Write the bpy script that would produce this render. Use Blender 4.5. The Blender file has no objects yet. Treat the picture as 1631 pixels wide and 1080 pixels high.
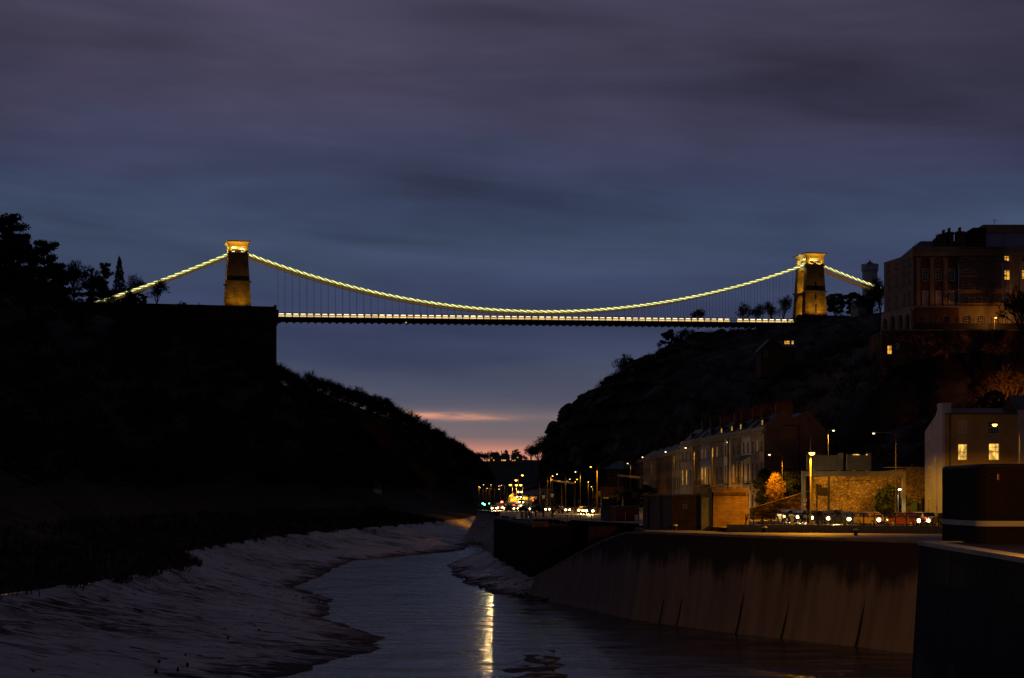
import bpy, math, random
import numpy as np
from mathutils import Vector, Matrix, noise

C = bpy.context.scene.collection
R = math.radians
F, CX, HY, EZ = 2665.0, 815.5, 790.0, 14.0      # focal length and eye level in photograph pixels; eye height in metres

def PX(px, py, Y):
    """The world point that stands Y metres down the view, where the photograph shows it."""
    return Vector(((px - CX) * Y / F, Y, EZ + (HY - py) * Y / F))
def XW(px, Y): return (px - CX) * Y / F
def lerp(a, b, t): return a + (b - a) * t
def table(tb, v):
    if v <= tb[0][0]: return tb[0][1]
    for (a, x), (b, y) in zip(tb, tb[1:]):
        if v <= b: return lerp(x, y, (v - a) / (b - a))
    return tb[-1][1]

# ------------------------------------------------------------------ materials
def srgb(r, g, b):
    f = lambda c: c / 12.92 if c <= .04045 else ((c + .055) / 1.055) ** 2.4
    return (f(r / 255), f(g / 255), f(b / 255), 1)
def newmat(name):
    m = bpy.data.materials.new(name); m.use_nodes = True
    nt = m.node_tree; nt.nodes.clear()
    out = nt.nodes.new('ShaderNodeOutputMaterial')
    return m, nt, out
def N(nt, kind, **kw):
    n = nt.nodes.new(kind)
    for k, v in kw.items():
        if k.startswith('i_'):
            key = k[2:]
            key = int(key) if key.isdigit() else key.replace('_', ' ')
            n.inputs[key].default_value = v
        else: setattr(n, k, v)
    return n
def L(nt, a, b): nt.links.new(a, b)

def mat(name, c1, c2=None, scale=1.0, rough=.8, bump=0.0, bscale=None, metal=0.0, stretch=(1, 1, 1), detail=6, spec=.3, contrast=(.35, .65)):
    """noise-mottled surface in object metres"""
    m, nt, out = newmat(name)
    p = N(nt, 'ShaderNodeBsdfPrincipled', i_Roughness=rough, i_Metallic=metal)
    p.inputs['Specular IOR Level'].default_value = spec
    tc = N(nt, 'ShaderNodeTexCoord'); mp = N(nt, 'ShaderNodeMapping')
    mp.inputs['Scale'].default_value = stretch
    L(nt, tc.outputs['Object'], mp.inputs['Vector'])
    c2 = c2 or tuple(x * .7 for x in c1)
    nz = N(nt, 'ShaderNodeTexNoise', i_Scale=scale, i_Detail=detail, i_Roughness=.6)
    L(nt, mp.outputs[0], nz.inputs['Vector'])
    cr = N(nt, 'ShaderNodeValToRGB')
    cr.color_ramp.elements[0].position, cr.color_ramp.elements[1].position = contrast
    cr.color_ramp.elements[0].color = (*c1[:3], 1); cr.color_ramp.elements[1].color = (*c2[:3], 1)
    L(nt, nz.outputs['Fac'], cr.inputs[0]); L(nt, cr.outputs[0], p.inputs['Base Color'])
    if bump:
        nb = N(nt, 'ShaderNodeTexNoise', i_Scale=bscale or scale * 4, i_Detail=5)
        L(nt, mp.outputs[0], nb.inputs['Vector'])
        b = N(nt, 'ShaderNodeBump', i_Strength=1.0, i_Distance=bump)
        L(nt, nb.outputs['Fac'], b.inputs['Height']); L(nt, b.outputs[0], p.inputs['Normal'])
    L(nt, p.outputs[0], out.inputs[0])
    return m

def wall_vec(nt):
    """(x+y, z) in object metres, so courses run level on every upright face"""
    tc = N(nt, 'ShaderNodeTexCoord'); s = N(nt, 'ShaderNodeSeparateXYZ'); L(nt, tc.outputs['Object'], s.inputs[0])
    a = N(nt, 'ShaderNodeMath', operation='ADD'); L(nt, s.outputs[0], a.inputs[0]); L(nt, s.outputs[1], a.inputs[1])
    c = N(nt, 'ShaderNodeCombineXYZ'); L(nt, a.outputs[0], c.inputs[0]); L(nt, s.outputs[2], c.inputs[1])
    return c.outputs[0], tc

def brick(name, c1, c2, mortar, bw=.5, bh=.18, ms=.02, bump=.01, dirt=.5, rough=.85):
    m, nt, out = newmat(name)
    v, tc = wall_vec(nt)
    b = N(nt, 'ShaderNodeTexBrick', i_Scale=1.0, i_Color1=(*c1, 1), i_Color2=(*c2, 1), i_Mortar=(*mortar, 1))
    b.inputs['Brick Width'].default_value = bw; b.inputs['Row Height'].default_value = bh; b.inputs['Mortar Size'].default_value = ms
    L(nt, v, b.inputs['Vector'])
    nz = N(nt, 'ShaderNodeTexNoise', i_Scale=.45, i_Detail=8, i_Roughness=.65); L(nt, tc.outputs['Object'], nz.inputs['Vector'])
    mr = N(nt, 'ShaderNodeMapRange', i_1=.35, i_2=.65, i_3=1 - dirt, i_4=1.1); L(nt, nz.outputs['Fac'], mr.inputs[0])
    mx = N(nt, 'ShaderNodeMixRGB', blend_type='MULTIPLY', i_Fac=1.0)
    L(nt, b.outputs['Color'], mx.inputs[1]); L(nt, mr.outputs[0], mx.inputs[2])
    p = N(nt, 'ShaderNodeBsdfPrincipled', i_Roughness=rough); p.inputs['Specular IOR Level'].default_value = .2
    L(nt, mx.outputs[0], p.inputs['Base Color'])
    bu = N(nt, 'ShaderNodeBump', i_Strength=.8, i_Distance=bump, invert=True)
    L(nt, b.outputs['Fac'], bu.inputs['Height']); L(nt, bu.outputs[0], p.inputs['Normal'])
    L(nt, p.outputs[0], out.inputs[0])
    return m

def rubble(name, c1, c2, c3, size=.45, bump=.06, dirt=.6):
    m, nt, out = newmat(name)
    v, tc = wall_vec(nt)
    mp = N(nt, 'ShaderNodeMapping'); mp.inputs['Scale'].default_value = (1 / size, 1.5 / size, 1); L(nt, v, mp.inputs['Vector'])
    vo = N(nt, 'ShaderNodeTexVoronoi', i_Scale=1.0); L(nt, mp.outputs[0], vo.inputs['Vector'])
    ve = N(nt, 'ShaderNodeTexVoronoi', i_Scale=1.0, feature='DISTANCE_TO_EDGE'); L(nt, mp.outputs[0], ve.inputs['Vector'])
    s = N(nt, 'ShaderNodeSeparateColor'); L(nt, vo.outputs['Color'], s.inputs[0])
    cr = N(nt, 'ShaderNodeValToRGB'); e = cr.color_ramp.elements
    e[0].color = (*c1, 1); e[1].color = (*c2, 1); x = e.new(.5); x.color = (*c3, 1)
    L(nt, s.outputs[0], cr.inputs[0])
    mr = N(nt, 'ShaderNodeMapRange', i_1=0.0, i_2=.16, i_3=.28, i_4=1.0); L(nt, ve.outputs['Distance'], mr.inputs[0])
    nz = N(nt, 'ShaderNodeTexNoise', i_Scale=.3, i_Detail=7); L(nt, tc.outputs['Object'], nz.inputs['Vector'])
    m2 = N(nt, 'ShaderNodeMapRange', i_1=.35, i_2=.62, i_3=1 - dirt, i_4=1.1); L(nt, nz.outputs['Fac'], m2.inputs[0])
    ml = N(nt, 'ShaderNodeMath', operation='MULTIPLY'); L(nt, mr.outputs[0], ml.inputs[0]); L(nt, m2.outputs[0], ml.inputs[1])
    mx = N(nt, 'ShaderNodeMixRGB', blend_type='MULTIPLY', i_Fac=1.0); L(nt, cr.outputs[0], mx.inputs[1]); L(nt, ml.outputs[0], mx.inputs[2])
    p = N(nt, 'ShaderNodeBsdfPrincipled', i_Roughness=.9); p.inputs['Specular IOR Level'].default_value = .2
    L(nt, mx.outputs[0], p.inputs['Base Color'])
    bu = N(nt, 'ShaderNodeBump', i_Strength=1.0, i_Distance=bump); L(nt, mr.outputs[0], bu.inputs['Height'])
    L(nt, bu.outputs[0], p.inputs['Normal']); L(nt, p.outputs[0], out.inputs[0])
    return m

def glow(name, col, s, vary=0.0, noise_scale=0.0, dark=.3):
    """something that gives off light; vary = spread between copies, noise = what stands in a lit room"""
    m, nt, out = newmat(name)
    e = N(nt, 'ShaderNodeEmission', i_Color=(*col, 1), i_Strength=s)
    last = None
    if vary:
        oi = N(nt, 'ShaderNodeObjectInfo'); mr = N(nt, 'ShaderNodeMapRange', i_3=s * (1 - vary), i_4=s * (1 + vary))
        L(nt, oi.outputs['Random'], mr.inputs[0]); last = mr.outputs[0]
    if noise_scale:
        tc = N(nt, 'ShaderNodeTexCoord'); nz = N(nt, 'ShaderNodeTexNoise', i_Scale=noise_scale, i_Detail=3)
        oi2 = N(nt, 'ShaderNodeObjectInfo'); va = N(nt, 'ShaderNodeVectorMath', operation='ADD')
        L(nt, tc.outputs['Object'], va.inputs[0]); L(nt, oi2.outputs['Location'], va.inputs[1]); L(nt, va.outputs[0], nz.inputs['Vector'])
        m2 = N(nt, 'ShaderNodeMapRange', i_1=.38, i_2=.62, i_3=dark, i_4=1.0); L(nt, nz.outputs['Fac'], m2.inputs[0])
        mu = N(nt, 'ShaderNodeMath', operation='MULTIPLY', i_1=s)
        L(nt, m2.outputs[0], mu.inputs[0])
        if last is not None: L(nt, last, mu.inputs[1])
        last = mu.outputs[0]
    if last is not None: L(nt, last, e.inputs['Strength'])
    L(nt, e.outputs[0], out.inputs[0])
    m.cycles.emission_sampling = 'NONE'
    return m

# ------------------------------------------------------------------ mesh building
class MB:
    def __init__(s): s.v, s.f, s.m, s.M = [], [], [], None
    def add(s, vs, fs, mi=0):
        k = len(s.v)
        s.v += [tuple(s.M @ Vector(v)) for v in vs] if s.M is not None else [tuple(v) for v in vs]
        s.f += [tuple(i + k for i in f) for f in fs]; s.m += [mi] * len(fs)
        return s
    def box(s, x0, x1, y0, y1, z0, z1, mi=0, tx=0, ty=0):
        """tx, ty: how far the top draws in on each side"""
        return s.add([(x0, y0, z0), (x1, y0, z0), (x1, y1, z0), (x0, y1, z0), (x0 + tx, y0 + ty, z1), (x1 - tx, y0 + ty, z1), (x1 - tx, y1 - ty, z1), (x0 + tx, y1 - ty, z1)],
                     [(0, 3, 2, 1), (4, 5, 6, 7), (0, 1, 5, 4), (1, 2, 6, 5), (2, 3, 7, 6), (3, 0, 4, 7)], mi)
    def quad(s, a, b, c, d, mi=0): return s.add([a, b, c, d], [(0, 1, 2, 3)], mi)
    def prism(s, pts, axis, a, b, mi=0):
        """closed outline pts pushed from a to b along an axis: 'x' pts=(y,z), 'y' pts=(x,z), 'z' pts=(x,y)"""
        def q(p, t): return (t, p[0], p[1]) if axis == 'x' else ((p[0], t, p[1]) if axis == 'y' else (p[0], p[1], t))
        n = len(pts)
        return s.add([q(p, a) for p in pts] + [q(p, b) for p in pts],
                     [tuple(range(n))[::-1], tuple(range(n, 2 * n))] + [(i, (i + 1) % n, n + (i + 1) % n, n + i) for i in range(n)], mi)
    def tube(s, p0, p1, r0, r1=None, n=6, mi=0, caps=True):
        p0, p1 = Vector(p0), Vector(p1); r1 = r0 if r1 is None else r1
        d = (p1 - p0).normalized(); u = d.orthogonal().normalized(); w = d.cross(u)
        vs = [p0 + (u * math.cos(2 * math.pi * i / n) + w * math.sin(2 * math.pi * i / n)) * r0 for i in range(n)]
        vs += [p1 + (u * math.cos(2 * math.pi * i / n) + w * math.sin(2 * math.pi * i / n)) * r1 for i in range(n)]
        fs = [(i, (i + 1) % n, n + (i + 1) % n, n + i) for i in range(n)]
        if caps: fs += [tuple(range(n))[::-1], tuple(range(n, 2 * n))]
        return s.add(vs, fs, mi)
    def path(s, pts, r, n=6, mi=0):
        for a, b in zip(pts, pts[1:]): s.tube(a, b, r, r, n, mi)
        return s
    def lathe(s, prof, n=12, c=(0, 0, 0), mi=0):
        vs = [(c[0] + r * math.cos(2 * math.pi * i / n), c[1] + r * math.sin(2 * math.pi * i / n), c[2] + z) for r, z in prof for i in range(n)]
        fs = [(k * n + i, k * n + (i + 1) % n, (k + 1) * n + (i + 1) % n, (k + 1) * n + i) for k in range(len(prof) - 1) for i in range(n)]
        fs += [tuple(range(n))[::-1], tuple(range((len(prof) - 1) * n, len(prof) * n))]
        return s.add(vs, fs, mi)
    def wall(s, x0, x1, z0, z1, opens, y=0.0, d=.2, mi=0):
        """upright wall face at y looking to -y, with real recessed openings (x0,x1,z0,z1)"""
        xs = sorted({x0, x1} | {v for o in opens for v in o[:2]}); zs = sorted({z0, z1} | {v for o in opens for v in o[2:]})
        for a, b in zip(xs, xs[1:]):
            for c, e in zip(zs, zs[1:]):
                mx, mz = (a + b) / 2, (c + e) / 2
                if any(o[0] < mx < o[1] and o[2] < mz < o[3] for o in opens): continue
                s.quad((a, y, c), (b, y, c), (b, y, e), (a, y, e), mi)
        for a, b, c, e in opens:
            s.quad((a, y, c), (a, y, e), (a, y + d, e), (a, y + d, c), mi); s.quad((b, y, e), (b, y, c), (b, y + d, c), (b, y + d, e), mi)
            s.quad((a, y, c), (a, y + d, c), (b, y + d, c), (b, y, c), mi); s.quad((a, y, e), (b, y, e), (b, y + d, e), (a, y + d, e), mi)
        return s
    def mesh(s, name, mats):
        me = bpy.data.meshes.new(name); me.from_pydata(s.v, [], s.f)
        for m in (mats if isinstance(mats, (list, tuple)) else [mats]): me.materials.append(m)
        if any(s.m): me.polygons.foreach_set('material_index', s.m)
        me.update(); return me
    def build(s, name, mats, parent=None, loc=None, smooth=False):
        return link(name, s.mesh(name, mats), parent, loc, smooth)

def link(name, me, parent=None, loc=None, smooth=False, rotz=0):
    o = bpy.data.objects.new(name, me); C.objects.link(o)
    if smooth and me: me.polygons.foreach_set('use_smooth', [True] * len(me.polygons))
    if loc is not None: o.location = loc
    if rotz: o.rotation_euler.z = rotz
    if parent: o.parent = parent
    return o
def tag(o, label, cat, group=None):
    o['label'] = label; o['category'] = cat
    if group: o['group'] = group
    return o
def thing(name, label, cat, loc=(0, 0, 0), rotz=0, group=None):
    o = bpy.data.objects.new(name, None); C.objects.link(o); o.location = loc; o.rotation_euler.z = rotz
    return tag(o, label, cat, group)
def struct(name, mb_or_mesh, m=None, kind='structure', smooth=False):
    o = mb_or_mesh.build(name, m, smooth=smooth) if isinstance(mb_or_mesh, MB) else link(name, mb_or_mesh, smooth=smooth)
    o['kind'] = kind; return o
def arrays_mesh(name, V, tris_per=3, m=None):
    """V: (n, k, 3) loose polygons of k corners"""
    n, k, _ = V.shape
    me = bpy.data.meshes.new(name); me.vertices.add(n * k); me.vertices.foreach_set('co', V.reshape(-1).astype(np.float32))
    me.loops.add(n * k); me.loops.foreach_set('vertex_index', np.arange(n * k, dtype=np.int32))
    me.polygons.add(n); me.polygons.foreach_set('loop_start', np.arange(0, n * k, k, dtype=np.int32))
    me.polygons.foreach_set('loop_total', np.full(n, k, dtype=np.int32))
    if m: me.materials.append(m)
    me.update(); me.validate(); return me
def lamp_light(kind, loc, power, col, radius=.12, target=None, angle=None, blend=.6, parent=None):
    d = bpy.data.lights.new('lamp_light', kind); d.energy = power; d.color = col; d.shadow_soft_size = radius
    o = bpy.data.objects.new('lamp_light', d); C.objects.link(o); o.location = loc
    if kind == 'SPOT':
        d.spot_size = R(angle or 90); d.spot_blend = blend
        o.rotation_euler = (Vector(target) - Vector(loc)).to_track_quat('-Z', 'Y').to_euler()
    return o
SODIUM = (1.0, .38, .008)
AMBER = (1.0, .47, .02)
WHITE = (1.0, .86, .62)

M = {}
def mats():
    M['rock'] = mat('limestone', (.012, .011, .010), (.12, .115, .11), .07, .95, .9, .3, detail=12, contrast=(.53, .72))
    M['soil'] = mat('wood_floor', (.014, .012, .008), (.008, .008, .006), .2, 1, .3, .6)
    M['bark'] = mat('bark', (.05, .04, .03), (.025, .02, .016), 2, .95)
    M['twig'] = mat('twigs', (.030, .024, .019), (.018, .014, .011), .5, .95)
    M['ever'] = mat('evergreen', (.022, .032, .014), (.010, .016, .008), .4, .9)
    M['gold'] = mat('golden_leaves', (.34, .20, .06), (.16, .09, .03), .7, .8)
    M['laurel'] = mat('laurel_leaves', (.08, .11, .03), (.03, .045, .012), 1.2, .5)
    M['autumn'] = mat('autumn_twigs', (.12, .055, .02), (.05, .025, .012), .3, .95)
    M['iron'] = mat('black_iron', (.02, .02, .02), (.03, .025, .022), 3, .6)
    M['chain'] = mat('chain_iron', (.30, .24, .16), (.2, .15, .1), .5, .7)
    M['steel'] = mat('grey_steel', (.22, .22, .22), (.15, .15, .15), 1.5, .5, metal=.4)
    M['post'] = mat('post_paint', (.16, .14, .12), (.10, .09, .08), 1.5, .6)
    M['pale'] = mat('pale_paint', (.62, .60, .55), (.45, .43, .4), 1.2, .6)
    M['white'] = mat('white_paint', (.75, .74, .72), (.58, .57, .56), .8, .6)
    M['asphalt'] = mat('asphalt', (.055, .053, .05), (.035, .034, .033), .8, .55, .02, 20)
    M['paving'] = mat('quay_paving', (.24, .22, .19), (.13, .12, .10), .5, .7, .03, 3)
    M['cap'] = mat('coping_stone', (.34, .31, .27), (.2, .18, .16), .7, .7, .02, 4)
    M['slate'] = mat('slate', (.055, .06, .07), (.03, .033, .04), 1.0, .5, .02, 6)
    M['tile'] = mat('clay_tile', (.20, .07, .045), (.11, .04, .03), 1.0, .7)
    M['glass'] = mat('window_glass', (.012, .013, .015), (.02, .02, .022), .5, .08, spec=.6)
    M['blind'] = mat('window_blind', (.42, .4, .4), (.3, .29, .29), 1.2, .8)
    M['rubber'] = mat('rubber', (.015, .015, .015), (.02, .02, .02), 4, .8)
    M['chrome'] = mat('wheel_alloy', (.4, .4, .4), (.3, .3, .3), 4, .35, metal=.8)
    M['tower'] = brick('tower_stone', (.27, .20, .13), (.20, .15, .10), (.10, .075, .05), 1.3, .55, .07, .05, .55)
    M['abut'] = brick('abutment_stone', (.12, .075, .055), (.085, .055, .04), (.05, .035, .03), 1.5, .7, .05, .05, .6)
    M['cornice'] = mat('cornice_stone', (.46, .38, .26), (.36, .3, .2), .5, .8)
    M['brick'] = brick('orange_brick', (.42, .26, .13), (.30, .18, .09), (.16, .11, .07), .46, .16, .02, .015, .45)
    M['darkbrick'] = brick('dark_brick', (.036, .02, .016), (.024, .014, .012), (.012, .010, .009), .22, .075, .012, .006, .4)
    M['redbrick'] = brick('red_brick', (.20, .085, .055), (.15, .065, .042), (.12, .09, .07), .24, .08, .012, .004, .4)
    M['hutbrick'] = brick('hut_brick', (.34, .20, .12), (.25, .15, .09), (.14, .1, .07), .46, .16, .02, .012, .5)
    M['hutgrey'] = mat('hut_grey', (.15, .17, .2), (.10, .115, .13), 2.5, .85, .03, 5)
    M['rubble'] = rubble('rubble_stone', (.30, .24, .17), (.52, .42, .30), (.42, .32, .21))
    M['rubble_dark'] = rubble('dark_rubble', (.12, .08, .06), (.26, .17, .12), (.18, .11, .08), .7, .1, .8)
    M['cream'] = mat('cream_stucco', (.52, .46, .38), (.38, .33, .27), .35, .85, contrast=(.4, .7))
    M['stone'] = mat('bath_stone', (.36, .29, .21), (.24, .19, .14), .35, .85)
    M['light_balanced_white'] = mat('light_balanced_whitewash', (.38, .42, .70), (.30, .33, .56), .35, .85)  # blue tint offsets the sodium orange, painting in whiter headlight light
    M['brown'] = mat('brown_render', (.34, .27, .15), (.20, .155, .09), .35, .9, .01, 6)
    M['conc'] = None
    M['rust'] = mat('rusty_piling', (.075, .035, .022), (.03, .02, .016), .5, .9, .05, 2, stretch=(1, 1, .25))
    M['rustdoor'] = mat('rust_red_door', (.30, .07, .035), (.2, .045, .025), 1.0, .7)
    M['grass'] = mat('bank_grass', (.035, .026, .013), (.016, .014, .008), 1.2, 1, .15, 2)
    M['straw'] = mat('dead_grass', (.09, .05, .025), (.04, .025, .014), .8, 1)
    M['yellow'] = mat('sign_yellow', (.55, .32, .04), (.45, .26, .03), 1, .6)
    M['black'] = mat('black_paint', (.012, .012, .012), (.018, .018, .018), 2, .6)
    M['redpaint'] = mat('red_paint', (.55, .04, .03), (.45, .03, .025), 2, .5)
    M['teal'] = mat('copper_green', (.12, .24, .2), (.08, .15, .13), 1, .7)
    # lights
    M['sodium'] = glow('sodium_lens', (1, .5, .07), 7)
    M['sodium_big'] = glow('sodium_lens_bright', (1, .5, .07), 9)
    M['sodium_dim'] = glow('lamp_lens', (1, .72, .38), 4.0)
    M['led'] = glow('white_lamp', (1, .95, .7), 30)
    M['head'] = glow('headlight_glass', (1, .62, .2), 40)
    M['tail'] = glow('tail_light_glass', (1, .06, .02), 5)
    M['sigred'] = glow('red_signal', (1, .05, .02), 22)
    M['siggreen'] = glow('green_signal', (.12, 1, .45), 9)
    M['warm'] = glow('lit_room', (1, .47, .05), 1.15, .25, 1.6, .25)
    M['warmdim'] = glow('dim_room', (1, .52, .13), .30, .5, 1.6, .35)
    M['gold_room'] = glow('bright_room', (1, .56, .10), 1.45, .15, 1.5, .3)
    M['chainled'] = glow('chain_lights', (.84, .86, .22), .70)
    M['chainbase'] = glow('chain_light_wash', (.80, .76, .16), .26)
    M['chainled2'] = glow('chain_light_cores', (1, .98, .52), 1.7)
    M['chainamber'] = glow('amber_chain_glow', (1, .55, .16), .09)  # faint glow standing in for amber light on the chain iron
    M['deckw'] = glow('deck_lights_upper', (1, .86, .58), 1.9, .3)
    M['decky'] = glow('girder_panel_glow', (1, .66, .17), 1.05, .25)  # yellow girder panel given a glow in place of LED light on it
    M['deckdim'] = glow('parapet_glow_dim', (1, .62, .2), .25, .1)
mats()
# ------------------------------------------------------------------ camera
cam = bpy.data.cameras.new('camera'); co = bpy.data.objects.new('camera', cam); C.objects.link(co)
co.location = (0, 0, EZ); co.rotation_euler = (R(90), 0, 0)
cam.sensor_width = 36; cam.lens = F / 1631 * 36; cam.shift_y = (HY - 540) / 1631; cam.clip_end = 9000; cam.clip_start = .5
sc = bpy.context.scene; sc.camera = co

# ------------------------------------------------------------------ dusk sky
def sky():
    w = bpy.data.worlds.new('World'); sc.world = w; w.use_nodes = True
    nt = w.node_tree; nt.nodes.clear()
    out = N(nt, 'ShaderNodeOutputWorld'); bg = N(nt, 'ShaderNodeBackground', i_Strength=1.0); L(nt, bg.outputs[0], out.inputs[0])
    tc = N(nt, 'ShaderNodeTexCoord'); s = N(nt, 'ShaderNodeSeparateXYZ'); L(nt, tc.outputs['Generated'], s.inputs[0])
    def mth(op, a, b=None, c=None):
        n = N(nt, 'ShaderNodeMath', operation=op)
        for i, v in enumerate((a, b, c)):
            if v is None: continue
            if isinstance(v, (int, float)): n.inputs[i].default_value = v
            else: L(nt, v, n.inputs[i])
        return n.outputs[0]
    x, y, z = s.outputs
    hor = mth('SQRT', mth('ADD', mth('MULTIPLY', x, x), mth('MULTIPLY', y, y)))
    v = mth('DIVIDE', z, mth('MAXIMUM', hor, .02))                      # tangent of the height above the horizon
    az = mth('ARCTAN2', x, y)                                          # 0 = down the gorge, where the sun has set
    def cloud(su, sv, scale, seed, detail=3, tilt=0.0, rough=.5, dist=0.0):
        c = N(nt, 'ShaderNodeCombineXYZ', i_Z=seed); L(nt, mth('MULTIPLY', az, su), c.inputs[0])
        L(nt, mth('MULTIPLY', mth('ADD', v, mth('MULTIPLY', az, tilt)), sv), c.inputs[1])
        n = N(nt, 'ShaderNodeTexNoise', i_Scale=scale, i_Detail=detail, i_Roughness=rough, i_Distortion=dist); L(nt, c.outputs[0], n.inputs['Vector'])
        return mth('SUBTRACT', n.outputs['Fac'], .5)
    big = cloud(3.0, 11, 1.0, 3.3, 3, .06, .5, .4); fine = cloud(6, 70, 1.0, 8.1, 3, .05); wid = cloud(5, 20, 1.0, 5.7, 4, -.05, .5, .3)
    k = mth('MINIMUM', mth('MULTIPLY', mth('MAXIMUM', v, 0.0), 6.0), 1.0)
    vw = mth('ADD', v, mth('MULTIPLY', k, mth('ADD', mth('MULTIPLY', big, .075), mth('MULTIPLY', fine, .012))))
    vw = mth('ADD', vw, mth('MULTIPLY', wid, .020))
    cr = N(nt, 'ShaderNodeValToRGB'); cr.color_ramp.interpolation = 'EASE'
    stops = [(0.0, (205, 132, 108)), (.0315, (210, 138, 116)), (.0375, (120, 104, 106)), (.050, (106, 99, 106)), (.062, (80, 82, 100)),
             (.076, (70, 76, 98)), (.084, (61, 69, 95)), (.105, (57, 64, 92)), (.128, (60, 70, 99)), (.152, (63, 75, 101)), (.172, (58, 68, 94)),
             (.195, (57, 61, 86)), (.225, (62, 61, 84)), (.265, (67, 64, 85)), (.33, (68, 64, 86)), (.6, (64, 61, 80)), (1.0, (60, 58, 76))]
    e = cr.color_ramp.elements; e[0].position, e[1].position = 0, 1
    e[0].color = srgb(*stops[0][1]); e[1].color = srgb(*stops[-1][1])
    for p, c in stops[1:-1]:
        q = e.new(p); q.color = srgb(*c)
    L(nt, vw, cr.inputs[0])
    col = cr.outputs[0]
    # the afterglow is only down the gorge; elsewhere the low sky is the same dusk grey-blue
    away = N(nt, 'ShaderNodeMapRange', i_1=.25, i_2=.9, i_3=0.0, i_4=1.0, interpolation_type='SMOOTHSTEP'); L(nt, mth('ABSOLUTE', az), away.inputs[0])
    low = N(nt, 'ShaderNodeMapRange', i_1=.05, i_2=.14, i_3=1.0, i_4=0.0); L(nt, v, low.inputs[0])
    mx = N(nt, 'ShaderNodeMixRGB'); mx.inputs[2].default_value = srgb(62, 66, 90)
    L(nt, mth('MULTIPLY', away.outputs[0], low.outputs[0]), mx.inputs[0]); L(nt, col, mx.inputs[1])
    # a lit rift in the cloud low on the left of the gorge
    ve = mth('ADD', v, mth('MULTIPLY', fine, .004))
    g = mth('MULTIPLY', mth('SUBTRACT', mth('ADD', ve, mth('MULTIPLY', az, .016)), .0475), 1 / .0022)
    rift = mth('EXPONENT', mth('MULTIPLY', mth('MULTIPLY', g, g), -1.0))
    side = N(nt, 'ShaderNodeMapRange', i_1=-.035, i_2=.012, i_3=1.0, i_4=.12, interpolation_type='SMOOTHSTEP'); L(nt, az, side.inputs[0])
    patch = N(nt, 'ShaderNodeMapRange', i_1=-.18, i_2=.12, i_3=.25, i_4=1.0); L(nt, cloud(26, 260, 1.0, 44.0, 4, .02, .6, .6), patch.inputs[0])
    rf = mth('MULTIPLY', patch.outputs[0], mth('MULTIPLY', mth('MULTIPLY', rift, side.outputs[0]), mth('SUBTRACT', 1.0, away.outputs[0])))
    m2 = N(nt, 'ShaderNodeMixRGB'); m2.inputs[2].default_value = srgb(218, 150, 124); L(nt, rf, m2.inputs[0]); L(nt, mx.outputs[0], m2.inputs[1])
    # broad cloud tones
    t1 = cloud(2.6, 7, 1.0, 21.0, 4, .10, .55, .5); t2 = cloud(4.5, 26, 1.0, 31.0, 4, .05, .55, .4)
    gain = mth('ADD', 1.0, mth('MULTIPLY', mth('ADD', mth('MULTIPLY', t1, 1.15), mth('MULTIPLY', t2, 1.2)), k))
    right = N(nt, 'ShaderNodeMapRange', i_1=.02, i_2=.4, i_3=1.0, i_4=.64, interpolation_type='SMOOTHSTEP'); L(nt, az, right.inputs[0])
    hi = N(nt, 'ShaderNodeMapRange', i_1=.16, i_2=.26, i_3=0.0, i_4=1.0); L(nt, v, hi.inputs[0])
    rr = mth('ADD', 1.0, mth('MULTIPLY', mth('SUBTRACT', right.outputs[0], 1.0), hi.outputs[0]))
    vm = N(nt, 'ShaderNodeVectorMath', operation='SCALE'); L(nt, m2.outputs[0], vm.inputs[0]); L(nt, mth('MULTIPLY', gain, rr), vm.inputs['Scale'])
    # violet where the cloud is thicker
    hue = N(nt, 'ShaderNodeMixRGB', blend_type='MULTIPLY'); hue.inputs[2].default_value = (1.04, .97, .95, 1)
    L(nt, mth('MULTIPLY', mth('MAXIMUM', mth('MULTIPLY', t1, 5), 0.0), hi.outputs[0]), hue.inputs[0]); L(nt, vm.outputs[0], hue.inputs[1])
    # the eastern sky behind the viewer is already dark
    east = N(nt, 'ShaderNodeMapRange', i_1=.75, i_2=1.7, i_3=1.0, i_4=.36, interpolation_type='SMOOTHSTEP'); L(nt, mth('ABSOLUTE', az), east.inputs[0])
    ev = N(nt, 'ShaderNodeVectorMath', operation='SCALE'); L(nt, hue.outputs[0], ev.inputs[0]); L(nt, east.outputs[0], ev.inputs['Scale'])
    L(nt, ev.outputs[0], bg.inputs[0])
sky()

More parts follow.
